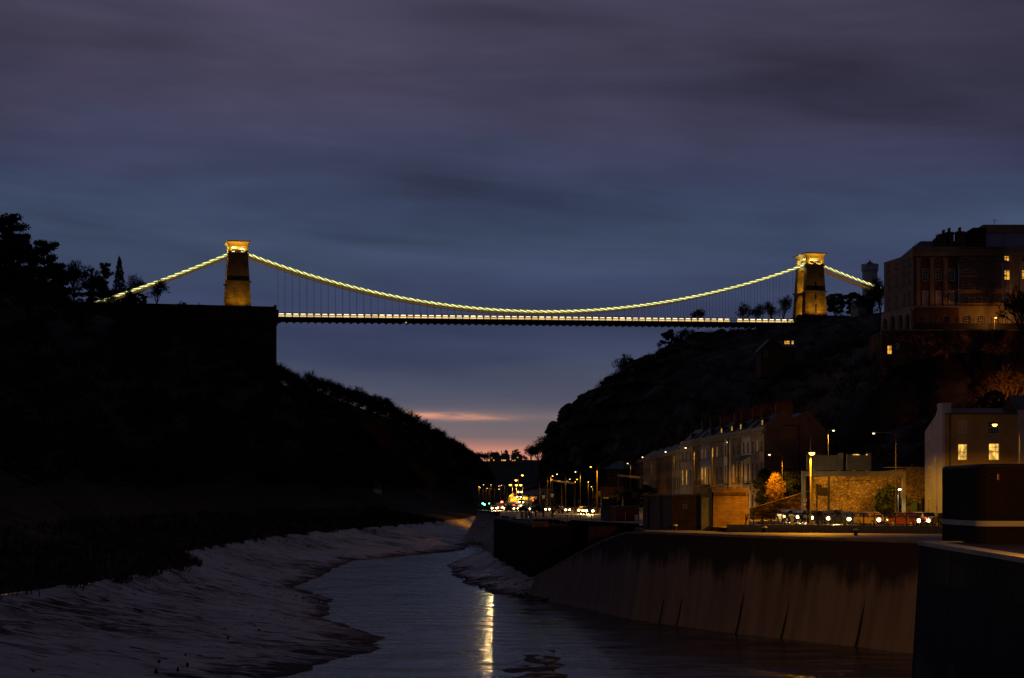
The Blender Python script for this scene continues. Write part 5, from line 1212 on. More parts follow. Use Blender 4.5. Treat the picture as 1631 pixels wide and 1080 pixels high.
    m.wall(XX(1405), XX(1660), ZZ(690), ZZ(527), wo + holes, 0, .8); m.quad((XX(1405), 10, ZZ(690)), (XX(1405), 0, ZZ(690)), (XX(1405), 0, ZZ(527)), (XX(1405), 10, ZZ(527)))
    for o in holes: m.quad((o[0], .8, o[2]), (o[1], .8, o[2]), (o[1], .8, o[3]), (o[0], .8, o[3]))
    m.box(XX(1504), XX(1509), -.5, -.003, ZZ(690), ZZ(505)); m.build('wall_face', M['rubble_dark'], u)
    m = MB(); m.box(XX(1404), XX(1660), -.3, .6, ZZ(527) + .003, ZZ(525)); m.build('coping', M['stone'], u)
    o = window(u, (wo[0][0] + wo[0][1]) / 2, wo[0][2], wo[0][1] - wo[0][0], wo[0][3] - wo[0][2], 2, 2, 'warm', 'pale', 0, .2); window(u, (wo[1][0] + wo[1][1]) / 2, wo[1][2], wo[1][1] - wo[1][0], wo[1][3] - wo[1][2], 1, 2, 'glass', 'white', 0, .05, True, .1)
hill_terrace()
# gabled house on the slope under the tower
def gable_house():
    Y = 420.0; k = Y / F; t = thing('gabled_house', 'small dark gabled house on the slope below the right tower with two lit windows', 'house', (XW(1211, Y), Y, EZ + (HY - 600) * k))
    X = lambda p: (p - 1211) * k; Z = lambda p: (600 - p) * k
    s = MB(); s.prism([(X(1212), 0), (X(1248), 0), (X(1248), Z(558)), (X(1230), Z(541)), (X(1212), Z(558))], 'y', 0, 9); s.box(X(1244), X(1268), 2, 9, 0, Z(552)); s.build('wall', M['redbrick'], t)
    r = MB(); 
    for (a, b) in (((1209.5, 558), (1230, 538.5)), ((1250.5, 558), (1230, 538.5))):
        p, q = (X(a[0]), Z(a[1])), (X(b[0]), Z(b[1])); r.prism([p, q, (q[0], q[1] + .3), (p[0], p[1] + .3)][::1], 'y', -.4, 9)
    r.quad((X(1244), 1.8, Z(552)), (X(1270), 1.8, Z(552)), (X(1270), 5, Z(540)), (X(1244), 5, Z(540))); r.build('roof', M['slate'], t)
    bb = MB(); bb.prism([(X(1209.3), Z(558.4)), (X(1230), Z(539)), (X(1250.7), Z(558.4)), (X(1249), Z(559.4)), (X(1230), Z(541)), (X(1211), Z(559.4))], 'y', -.5, -.402); bb.build('bargeboard', M['tile'], t)
    chimney(t, X(1231), 4, Z(541), 1.6, .9, 1.8, 3); window(t, X(1255.5), Z(547.5), 9 * k, 6 * k, 3, 2, 'warm', 'white', 1.9, -.05, False); window(t, X(1264.6), Z(547.5), 4 * k, 6 * k, 1, 2, 'gold_room', 'white', 1.9, -.05, False); window(t, X(1220), Z(568), 1.0, 1.6, 2, 2, 'glass', 'white', 0, -.04)
    Y = 600.0; h = thing('villa', 'dim villa on the slope right of the tower foot under the chain', 'house', (XW(1366, Y), Y, EZ + (HY - 524) * Y / F), R(12))
    s = MB(); s.wall(0, 6, 0, 8, [(1, 2.1, 4.6, 6.4), (3.8, 4.9, 4.6, 6.4)], 0, .2); s.quad((0, 6, 0), (0, 0, 0), (0, 0, 8), (0, 6, 8)); s.quad((6, 0, 0), (6, 6, 0), (6, 6, 8), (6, 0, 8)); s.build('wall', M['cream'], h); window(h, 1.55, 4.6, 1.1, 1.8, 2, 2); window(h, 4.35, 4.6, 1.1, 1.8, 2, 2)
    r = MB(); r.prism([(-.5, 8), (6.5, 8), (3, 10.4)], 'x', -.4, 6.4); r.build('roof', M['slate'], h)
gable_house()
# castle like observatory on the down beyond
def observatory():
    Y = 850.0; k = Y / F; p = PX(1385.5, 470, Y); t = thing('castle_tower', 'pale castle like tower with battlements and a small dome on the far hill', 'tower', p); r = 12 * k; H = 46 * k
    b = MB(); b.lathe([(r, -3), (r, H - 3), (r * 1.12, H - 2.4), (r * 1.12, H - .3)], 20); b.build('wall', M['white'], t)
    c = MB()
    for i in range(12): a = i * math.pi / 6; c.M = Matrix.Rotation(a, 4, 'Z'); c.box(r * .95, r * 1.12, -.65, .65, H - .3, H + .9)
    c.build('battlements', M['white'], t); d = MB(); d.lathe([(r * .62, H - .2), (r * .62, H + .6), (r * .45, H + 1.5), (r * .2, H + 2.1), (.35, H + 2.3), (.35, H + 3), (.15, H + 3.2)], 16); d.build('dome', M['slate'], t)
observatory()
# white houses on the far ridge
def far_houses():
    Y = 1590.0; k = Y / F
    rows = [(780, 797, 722, [(783, 729), (786.5, 733)], 'far white house with two lit windows, leftmost on the ridge', 'warm'), (797, 812, 724, [(799.5, 733.2), (802.5, 733.2), (804.8, 733.2)], 'far white house with a wide lit window in the middle of the ridge', 'gold_room'), (814, 832, 725, [(816.5, 733.6), (820, 733.2), (824.6, 728.6)], 'far white house with three small lit windows, right end of the ridge', 'warm')]
    for a, b, top, ws, lab, m in rows:
        h = thing('white_house', lab, 'house', (XW(a, Y), Y, EZ + (HY - 736.5) * k)); w = (b - a) * k; Z = lambda p: (736.5 - p) * k
        s = MB(); s.box(0, w, 0, 8, -4, Z(726.5)); s.build('wall', M['stone'], h)
        r = MB(); r.add([(-.5, -.6, Z(726.5)), (w + .5, -.6, Z(726.5)), (w + .5, 8.5, Z(726.5)), (-.5, 8.5, Z(726.5)), (w * .2, 4, Z(top - 2)), (w * .8, 4, Z(top - 2))], [(0, 1, 5, 4), (1, 2, 5), (2, 3, 4, 5), (3, 0, 4)]); r.build('roof', M['slate'], h)
        for x in (.08, .62): chimney(h, w * x + .5, 4, Z(726), .8, 1.2, Z(718 if x < .5 else 719) - Z(726), 2)
        for x, y in ws: q = MB(); q.box((x - 1 - a) * k, (x + 1 - a) * k, -.08, -.02, Z(y + .9), Z(y - .9)); q.build('window', M[m], h)
    for px, top, H, w, lab in ((806, 716.5, 11, .7, 'dark tree between the far white houses'), (823, 716, 12, 1.5, 'spreading dark tree behind the rightmost far white house'), (772, 719, 10, 1.2, 'round bare tree left of the far white houses'), (836, 722, 9, 1.3, 'bare tree right of the far white houses')):
        sky_tree(*(((ROUND[0], 14) if px == 806 else (CEDAR[1], 20) if px == 823 else (BARE[1], 12))), lab, px, top, 1600, H, 'trees on the far ridge', w, 'ridge_tree')
far_houses()

# battlemented gatehouse, huts and pier on the quay
def gatehouse():
    Y = 168.0; k = Y / F; g = QZ + .02; ox = XW(1135.5, Y); t = thing('battlemented_hut', 'square brick hut with battlements, its right face lit orange', 'building', (ox, Y, g), R(-4)); w = 56 * k; H = (843 - 782) * k; dl = 4.2
    b = MB(); b.prism([(0, -.1), (w * 1.02, -.1), (w * .985, H), (0.05, H)], 'y', 0, dl); b.build('wall', M['brick'], t)
    p = MB(); p.box(-.12, w + .08, -.14, dl + .1, H + .003, H + .28)
    for i in range(12): p.box(.1 + i * (w - .2) / 11.5 - .02, .1 + i * (w - .2) / 11.5 + .13, -.12, -.003, H - .22, H)
    n = 5
    for i in range(n):
        a = -.12 + (w + .2) * i / (n - .42); p.box(a, a + (w + .2) / (n - .42) * .58, -.14, .18, H + .282, H + .52)
    for i in range(4): a = .5 + i * 1.1; p.box(-.12, .2, a, a + .6, H + .282, H + .52)
    p.build('battlements', M['brick'], t)
    # left flank, a turret at the corner
    q = MB(); q.box(-1.15, -.125, .15, dl - .1, -.1, H - .2); q.box(-1.3, -.128, 0, dl, H - .198, H + .5); q.build('turret', M['hutgrey'], t)
    Y = 173.0; k = Y / F; ox = XW(1070, Y); t = thing('brick_hut', 'flat roofed brick hut with a small white vent, left of the battlemented hut', 'hut', (ox, Y, g)); w = 44.5 * k; H = (843 - 789) * k; 
    b = MB(); vent = (18 * k, 24 * k, H - 20 * k, H - 14 * k); b.wall(0, w, -.1, H, [vent], 0, .12); b.quad((w, 0, -.1), (w, 4, -.1), (w, 4, H), (w, 0, H)); b.quad((w, 4, -.1), (-2, 8, -.1), (-2, 8, H), (w, 4, H)); b.build('wall', M['hutbrick'], t)
    b = MB(); a = Vector((0, 0, 0)); e = Vector((XW(1024, 177) - ox, 177 - Y, 0)); nn = Vector((e.y, -e.x, 0)).normalized() * -.0
    b.quad(e + Vector((0, 0, -.1)), a + Vector((0, 0, -.1)), a + Vector((0, 0, H)), e + Vector((0, 0, H)))
    for s in (.18, .62):
        p0, p1 = e.lerp(a, s), e.lerp(a, s + .05); o = Vector((-.03, -.1, 0)); b.quad(p0 + o + Vector((0, 0, -.1)), p1 + o + Vector((0, 0, -.1)), p1 + o + Vector((0, 0, H - .1)), p0 + o + Vector((0, 0, H - .1)), 1)
    b.build('side_wall', [M['hutgrey'], M['black']], t)
    r = MB(); r.prism([(e.x - .15, e.y), (-.05, -.14), (w + .12, -.14), (w + .1, 4.1), (-2.1, 8.1)], 'z', H + .003, H + .16); r.build('roof', M['cap'], t)
    v = MB(); x0, x1, z0, z1 = vent; v.box(x0, x1, -.04, .03, z0, z0 + .09); v.box(x0, x1, -.04, .03, z1 - .09, z1); v.box(x0, x0 + .09, -.04, .03, z0 + .09, z1 - .09); v.box(x1 - .09, x1, -.04, .03, z0 + .09, z1 - .09); vo = v.build('vent_frame', M['white'], t); v = MB(); v.box(x0 + .09, x1 - .09, .04, .08, z0 + .09, z1 - .09); v.build('vent_grille', M['black'], vo)
    # far hut with rust red door, on its retaining wall
    Y = 205.0; k = Y / F; ox = XW(974, Y); gz = EZ - 3.65; t = thing('store_hut', 'low brick store hut with a rust red double door beyond the flat roofed hut', 'hut', (ox, Y, gz)); w = 44 * k; H = (839 - 809) * k
    b = MB(); dr = (9.5 * k, 35 * k, 0.0, 25 * k); b.wall(0, w, -.3, H, [(dr[0], dr[1], .02, dr[3])], 0, .15); b.quad((w, 0, -.3), (w, 4, -.3), (w, 4, H), (w, 0, H)); b.build('wall', M['hutbrick'], t)
    e = Vector((XW(957, 209) - ox, 4, 0)); b = MB(); b.quad(e + Vector((0, 0, -.3)), Vector((0, 0, -.3)), Vector((0, 0, H)), e + Vector((0, 0, H))); b.build('side_wall', M['hutgrey'], t)
    b = MB(); b.box(dr[0], (dr[0] + dr[1]) / 2 - .015, .1, .15, .02, dr[3]); b.box((dr[0] + dr[1]) / 2 + .015, dr[1], .1, .15, .02, dr[3]); b.box(dr[0] + .2, dr[1] - .2, .07, .1, dr[3] * .52, dr[3] * .56); b.build('door', M['rustdoor'], t)
    r = MB(); r.prism([(e.x - .1, 4.1), (-.1, -.12), (w + .1, -.12), (w + .1, 4.1)], 'z', H + .003, H + .14); r.build('roof', M['cap'], t)
    for (a, b_, c, lab) in ((957.5, 981, 794.5, 'black equipment cabinet on the store hut roof, left one of two'), (992, 1015, 793.5, 'black equipment cabinet on the store hut roof, right one of two')):
        q = MB(); x0, x1 = XW(a, Y + 2) - 0, XW(b_, Y + 2); q.box(x0, x1, Y + 1.4, Y + 2.8, gz + H + .145, EZ + (HY - c) * (Y + 2) / F); q.box(x0 - .06, x1 + .06, Y + 1.35, Y + 2.85, EZ + (HY - c) * (Y + 2) / F + .002, EZ + (HY - c) * (Y + 2) / F + .08); tag(q.build('cabinet', M['black']), lab, 'cabinet', 'black cabinets on the store hut')
    q = MB(); q.lathe([(.17, 0), (.17, 1.15), (.24, 1.2), (.24, 1.28), (.1, 1.36)], 10); tag(q.build('white_post', M['white'], None, (XW(1013, 203), 203, gz)), 'short white post with a cap beside the rust red door', 'post')
    q = MB(); Y = 203.5; q.prism([(XW(938, Y), -9), (XW(1025, Y), -9), (XW(1025, Y), -3.66), (XW(938, Y), -3.66)], 'y', 0, .9); tag(q.build('terrace_wall', M['hutbrick'], None, (0, Y, EZ)), 'brick retaining wall under the store hut', 'wall')
gatehouse()
def pier():
    A, B, Cc = Vector((-2.9, 285)), Vector((2.46, 222)), Vector((7.2, 217.5)); t = thing('pier', 'dark sheet piled pier end rising from the mud in mid river', 'pier', (0, 0, EZ)); s = MB(); zt = -4.0
    def piles(P, Q, z0, z1, n):
        d = (Q - P) / n; nr = Vector((d.y, -d.x)).normalized() * .22
        for i in range(n):
            a, b = P + d * i, P + d * (i + 1); pts = [a, a + d * .15 + nr, a + d * .5 + nr, a + d * .65]; pts.append(b)
            for p, q in zip(pts, pts[1:]): s.quad((p.x, p.y, z0), (q.x, q.y, z0), (q.x, q.y, z1), (p.x, p.y, z1))
    nrm = Vector((-(B - A).y, (B - A).x)).normalized()
    def side(P, Q, n):
        piles(P, Q, -12.8, zt, n)
    side(A, B, 46); side(B, Cc, 5); side(Cc, Vector((9, 224)), 5)
    s.build('sheet_piling', M['rust'], t)
    c = MB(); c.prism([(A.x, A.y), (B.x, B.y), (Cc.x, Cc.y), (9, 224), (7, 285)], 'z', zt - .5, zt + .12); c.prism([(A.x - .25, A.y), (B.x - .15, B.y - .3), (Cc.x + .1, Cc.y - .3), (Cc.x, Cc.y + .3), (B.x + .5, B.y + .5), (A.x + .5, A.y)], 'z', zt + .125, zt + .4); c.build('deck', M['paving'], t)
    # lock side railings and white gates
    rr = thing('quay_railing', 'pale post and rail fence along the pier top in front of the road', 'railing', (0, 0, EZ + zt + .4)); q = MB()
    pts = [B.lerp(A, k / 16) for k in range(17)] 
    pts = [B + Vector((.3, .4)), Cc + Vector((0, .4)), Vector((9, 221)), Vector((13.5, 222))]
    for a, b in zip(pts, pts[1:]):
        n = max(1, round((b - a).length / 1.4))
        for i in range(n + 1): p = a.lerp(b, i / n); q.tube((p.x, p.y, -.1), (p.x, p.y, 1.1), .05, .05, 6)
        for z in (.55, 1.08): q.tube((a.x, a.y, z), (b.x, b.y, z), .04, .04, 6)
    q.build('rails', M['pale'], rr)
    gt = thing('lock_gate', 'white slatted lock gate panels on the pier top, left of the warning sign', 'gate', (0, 0, EZ + zt + .4)); q = MB()
    for i in range(3):
        a = B.lerp(A, .02 + .10 * i) + Vector((.3, 0)); b = B.lerp(A, .075 + .10 * i) + Vector((.3, 0)); 
        for z in (.15, .7, 1.2): q.add([(a.x, a.y, z), (b.x, b.y, z), (b.x, b.y, z + .1), (a.x, a.y, z + .1), (a.x + .05, a.y, z), (b.x + .05, b.y, z), (b.x + .05, b.y, z + .1), (a.x + .05, a.y, z + .1)], [(0, 1, 2, 3), (5, 4, 7, 6), (3, 2, 6, 7), (0, 3, 7, 4), (1, 5, 6, 2)])
        for k in range(5): p = a.lerp(b, k / 4); q.box(p.x - .05, p.x + .03, p.y - .05, p.y + .05, 0, 1.35)
    q.build('slats', M['pale'], gt)
    # warning sign
    Y = 216.6; k = Y / F; sg = thing('warning_sign', 'yellow warning sign board with black lettering fixed to the pier top', 'sign', (XW(847.2, Y), Y, EZ + (HY - 839) * k)); w, h = 26.3 * k, 8.8 * k
    b = MB(); b.box(0, w, 0, .06, 0, h); b.build('board', M['yellow'], sg)
    ps = MB(); [ps.box(x - .05, x + .05, .065, .16, -.5, h) for x in (.3, w - .3)]; ps.build('posts', M['black'], sg)
    cu = bpy.data.curves.new('lettering', 'FONT'); cu.body = 'DANGER'; cu.size = .3; cu.align_x = 'CENTER'; cu.extrude = .004; cu.materials.append(M['black']); tmp = bpy.data.objects.new('lettering_curve', cu); me = bpy.data.meshes.new_from_object(tmp); me.materials.clear(); me.materials.append(M['black']); bpy.data.objects.remove(tmp); o = link('lettering', me, sg); o.location = (w / 2, -.012, h - .28); o.rotation_euler = (R(90), 0, 0)
    tr = MB()
    for x in (.28, w - .28):
        tr.prism([(x - .17, h - .36), (x + .17, h - .36), (x, h - .07)], 'y', -.012, -.003)
    rd = random.Random(3)
    for z, x0, x1 in ((.25, .55, w - .55), (.09, .15, w - .15)):                 # the smaller lines, too small to read
        x = x0
        while x < x1: l = rd.uniform(.05, .16); tr.box(x, min(x + l, x1), -.010, -.003, z, z + .09); x += l + rd.uniform(.02, .05)
    tr.build('symbols', M['black'], sg)
pier()

# control cabin and lock wall close by on the right
def near_block():
    t = thing('lock_wall', 'near dark concrete lock wall filling the lower right corner', 'wall'); z1 = EZ - 1.64; s = MB()
    top = [(14.62, 60), (13.45, 43.6), (11.5, 20), (10.6, 8)]
    bot = [(x - .75 * .9, y) for x, y in top]
    mid = [(x - .1, y) for x, y in top]
    def strip(P, Q, za, zb, mi=0):
        for (a, b), (c, d) in zip(zip(P, P[1:]), zip(Q, Q[1:])): s.quad((b[0], b[1], za), (a[0], a[1], za), (c[0], c[1], zb), (d[0], d[1], zb), mi)
    strip(mid, top, z1 - 2.2, z1 - .12); strip(bot, mid, WZ - 1, z1 - 2.2)
    s.quad((14.62, 60, z1 - .12), (14.62 - .68, 60, WZ - 1), (34, 64, WZ - 1), (34, 64, z1 - .12))
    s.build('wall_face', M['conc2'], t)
    c = MB(); cp = [(x - .06, y) for x, y in top]; ci = [(x + .55, y - (.5 if i == 0 else 0)) for i, (x, y) in enumerate(top)]
    c.prism([(14.56, 60.06)] + cp[1:] + ci[1:][::-1] + [(15.2, 59.5), (34, 63.4), (34, 64)], 'z', z1 - .12, z1 + .02); c.build('coping', M['pale'], t)
    p = MB(); p.prism([(15.21, 59.49)] + ci[1:] + [(40, 8), (40, 63)], 'z', z1 - .5, z1 - .01); p.build('pavement', M['asphalt'], t)
    j = MB()
    for y in (54.3, 48.2):
        x = table([(43.6, 13.45), (60, 14.62)], y); j.add([(x - .72 - .03, y, WZ), (x - .13, y, z1 - 2.2), (x - .03, y, z1 - .2), (x - .02, y + .06, z1 - .2), (x - .12, y + .06, z1 - 2.2), (x - .72 - .02, y + .06, WZ)], [(0, 1, 4, 5), (1, 2, 3, 4)])
    j.build('joint', M['black'], t)
    # cabin with rounded corner and roof edge
    Y = 57.6; k = Y / F; ox = XW(1560.3, Y); t = thing('control_cabin', 'dark brick lock control cabin with rounded corner and pale band, at the right edge', 'building', (ox, Y, z1)); H = (HY - 738.5) * k + 1.64; W, Dp, r = 8.0, 5.0, .55
    def outline(o, n=8): 
        pts = [(r + (r + o) * math.cos(math.pi + i * math.pi / 2 / n) , r + (r + o) * math.sin(math.pi + i * math.pi / 2 / n)) for i in range(n + 1)]
        return pts + [(W - r + (r + o) * math.cos(-math.pi / 2 + i * math.pi / 2 / n), r + (r + o) * math.sin(-math.pi / 2 + i * math.pi / 2 / n)) for i in range(n + 1)] + [(W + o, Dp), (-o, Dp)]
    b = MB(); zb = (HY - 838.5) * k + 1.64; zc = (HY - 829.8) * k + 1.64
    b.prism(outline(0), 'z', -.02, zb); b.prism(outline(0), 'z', zc, H - .12); b.build('wall', M['darkbrick'], t)
    b = MB(); b.prism(outline(.012), 'z', zb + .002, zc - .002); b.build('band', M['white'], t)
    b = MB(); o1, o2 = outline(0.0), outline(-.12); n = len(o1); b.add([(x, y, H - .118) for x, y in o1] + [(x, y, H - .05) for x, y in outline(-.02)] + [(x, y, H) for x, y in o2], [(i, (i + 1) % n, n + (i + 1) % n, n + i) for i in range(n)] + [(n + i, n + (i + 1) % n, 2 * n + (i + 1) % n, 2 * n + i) for i in range(n)] + [tuple(range(2 * n, 3 * n))]); b.build('roof', M['black'], t)
    b = MB(); x = (1588 - 1560.3) * k; z = (HY - 764) * k + 1.64; b.box(x, x + .035, -.02, -.002, z, z + .19, 0); b.box(x + .037, x + .075, -.02, -.002, z - .02, z + .19, 1); b.build('wall_plate', [M['white'], M['redpaint']], t)
    b = MB(); b.box(2.2, 2.7, Dp + .004, Dp + .22, H - .75, H - .4); b.build('floodlight', M['black'], t)  # unseen floodlight, put behind the cabin to light river wall and water
    lamp_light('SPOT', (ox + 2.45, Y + Dp + .3, z1 + H - .6), 14000, SODIUM, .12, (27, 113, EZ - 11), 84, .95)
    lamp_light('SPOT', (ox + 2.45, Y + Dp + .3, z1 + H - .6), 9000, SODIUM, .12, (20.5, 110, WZ), 30, .9)  # extra beam added to brighten the shoal
    bl = MB(); bl.lathe([(.11, 0), (.11, .2), (.16, .24), (.16, .32), (.1, .36)], 12, mi=0); o = thing('bollard', 'short mooring bollard tucked against the dark control cabin', 'bollard', (XW(1557.5, 59), 59, z1)); bl.build('shaft', M['black'], o); q = MB(); q.lathe([(.165, .325), (.165, .35), (.09, .40)], 12); q.build('cap', M['white'], o)
near_block()
# ------------------------------------------------------------------ street furniture
def street_lamp(label, head, Y, pole_px, lens='sodium_dim', power=0, base=None, col=SODIUM, group='street lamps along the road', rad=.085, over=0.0, size=1.0, facing=-1, globe=False):
    """column, bracket arm and lantern; head is where the lantern stands in the photograph"""
    hp = PX(head[0], head[1], Y); px = XW(pole_px, Y); gz = city_z(Y) if base is None else base
    t = thing('street_lamp', label, 'street lamp', (px, Y, gz), 0, group); z = hp.z - gz; dx = hp.x - px
    p = MB(); top = z + over; p.tube((0, 0, 0), (0, 0, 1.3), rad * 1.6, rad * 1.5, 8); p.tube((0, 0, 1.3), (0, 0, top), rad, rad * .6, 8); p.build('column', M['post'], t)
    sx = 1 if dx >= 0 else -1; L_ = abs(dx)
    if L_ < .3: sx, end = 1, Vector((.0, -.55, z))
    else: end = Vector((dx, 0, z))
    a = MB()
    if over < .3: a.path([(0, 0, top - .05), (end.x * .3, end.y * .3, top + .12), (end.x, end.y, z + .06)], .035, 6)
    else: a.tube((0, 0, z - .1), (end.x, end.y, z + .05), .04, .04, 6)
    a.build('arm', M['post'], t)
    dirv = Vector((end.x, end.y, 0)).normalized(); ang = math.atan2(dirv.y, dirv.x)
    h = MB(); h.M = Matrix.Translation(end) @ Matrix.Rotation(ang, 4, 'Z') @ Matrix.Scale(size, 4)
    h.add([(-.25, -.1, .02), (.45, -.16, .02), (.45, .16, .02), (-.25, .1, .02), (-.2, -.06, .14), (.35, -.09, .18), (.35, .09, .18), (-.2, .06, .14)], [(4, 5, 6, 7), (0, 1, 5, 4), (1, 2, 6, 5), (2, 3, 7, 6), (3, 0, 4, 7), (0, 3, 2, 1)])
    ho = h.build('lantern', M['steel'], t)
    l = MB(); l.M = h.M; w_ = 1.9 if lens == 'sodium_big' else 1.0; l.lathe([(.06 * w_, -.10 * w_ * 1.3), (.13 * w_, -.06 * w_ * 1.3), (.16 * w_, .012)], 12, (.2, 0, 0)); l.build('lens', M[lens], ho)
    if power:
        wp = t.matrix_basis @ (h.M @ Vector((.2, 0, -.36 * size))); lamp_light('POINT', wp, power, col, .12) if globe else lamp_light('SPOT', wp, power * .5, col, .12, wp + Vector((0, -.0001, -1)), 156, .45)
    return t
S = street_lamp
S('tall lamp glaring bright orange on a mast beside the sign gantry', (1291, 721.5), 165, 1291, 'sodium_big', 19000, over=1.8, size=1.0)
S('lamp glaring in front of the top right window of the brown house', (1587, 676), 196, 1624, 'sodium_big', 6500)
S('dim lamp head high above the left sign panel of the gantry', (1325, 685.5), 208.5, 1319, 'sodium_dim', 12000, rad=.06)
S('dim lamp on a long arm above the bush, its column crossing the stone wall', (1394, 690), 208.5, 1427, 'sodium_dim', 2200)
S('dim lamp head just above the golden tree', (1228, 724), 226.5, 1246, 'sodium_dim', 13000, rad=.05)
S('lamp with white light low on its column by the gantry', (1427, 779), 201, 1430.5, 'led', 380, col=(.95, 1, .7), over=.2, rad=.06)
S('lamp on a tall dark column in front of the white terraced houses', (1157, 704), 242, 1134, 'sodium_dim', 7500)
S('lamp head before the cornice of the cream terraced house', (1094, 713), 270, 1106, 'sodium_dim', 6000)
S('lamp in front of the join between near and far terraces', (1062, 719.5), 295, 1074, 'sodium_dim', 3000)
S('lamp in front of the middle of the far brown terrace', (1025, 728), 335, 1038, 'sodium_dim', 1500)
S('lamp in front of the left end of the far brown terrace', (1001, 738), 400, 1004.5, 'sodium_dim', 1500)
S('lamp on a lit orange column directly above the bright headlights by the corner building', (942.5, 743.5), 330, 951.5, 'sodium', 12000, rad=.16)
S('lamp above the distant gantry, on its right', (918, 751.5), 380, 924.5, 'sodium_dim', 7000)
S('lamp above the distant gantry, on its left', (888.5, 755), 400, 901.5, 'sodium_dim', 1800)
S('lamp with glowing column at the left end of the distant gantry', (879, 758), 420, 877, 'sodium', 9000)
S('lamp head just over the beam of the distant gantry', (906.5, 763), 470, 900, 'sodium_dim', 1500)
S('lamp at the right post of the distant gantry', (918, 763.5), 440, 916, 'sodium', 8000, rad=.12)
S('short lamp left of the headlights by the corner building', (938.5, 767.5), 520, 937, 'sodium', 2500)
S('shortest lamp directly above the headlights by the corner building', (943, 775), 560, 944.5, 'sodium', 2500)
S('highest of the five bright orange lamps on the hill road', (830.8, 756.7), 640, 825.5, 'sodium_big', 4500, base=EZ - 2, size=1.5)
S('bright orange lamp second highest on the hill road', (820.6, 764.6), 600, 815.5, 'sodium_big', 4200, base=EZ - 2, size=1.5)
S('bright orange lamp at the left of the row of three on the hill road', (814.3, 772), 540, 816.5, 'sodium_big', 15000, size=1.5)
S('bright orange lamp in the middle of the row of three on the hill road', (822.6, 772.3), 545, 822.6, 'sodium_big', 15000, size=1.5)
S('bright orange lamp at the right of the row of three on the hill road', (830.8, 772.3), 550, 832.5, 'sodium_big', 13000, size=1.5)
far = [(762, 775, 763, 'first'), (765.5, 776.5, 769.6, 'second'), (771, 772, 774, 'third'), (776.8, 777.8, 779, 'fourth'), (782.8, 772, 782, 'fifth'), (794, 779, 788, 'sixth'), (795.6, 774, 797, 'seventh'), (799.4, 772.8, 803.6, 'eighth')]
for x, y, p, o in far:
    S(f'small distant street lamp left of the hill road, {o} from the left', (x, y), 620, p, 'sodium_dim' if o not in ('first', 'sixth') else 'sodium', 900 if o in ('first', 'fifth', 'eighth') else 0, base=EZ - 4, rad=.1)
def mast(label, px, top, Y, r=.12, bot=None):
    t = thing('mast', label, 'post', (XW(px, Y), Y, city_z(Y))); h = EZ + (HY - top) * Y / F - city_z(Y); m = MB(); m.tube((0, 0, 0), (0, 0, h), r, r * .8, 8); m.build('shaft', M['post'], t)
    m = MB(); m.lathe([(r * 2, 0), (r * 2, .25), (r * 1.1, .4)], 8); m.build('collar', M['post'], t); return t
for a in (('leftmost pale mast at the river end of the junction', 754.6, 775, 470, .24), ('pale mast second from the left at the junction', 758, 776, 475, .2), ('pale mast left of the hill road traffic lights', 807.6, 774, 430, .17), ('tall mast against the lit hill road', 859, 763, 380, .17),
          ('thick brown mast in front of the canopied terraced house', 1160, 698, 225, .16), ('slim dark post at the cliff foot left of the distant gantry', 872, 757, 420, .1)): mast(*a)

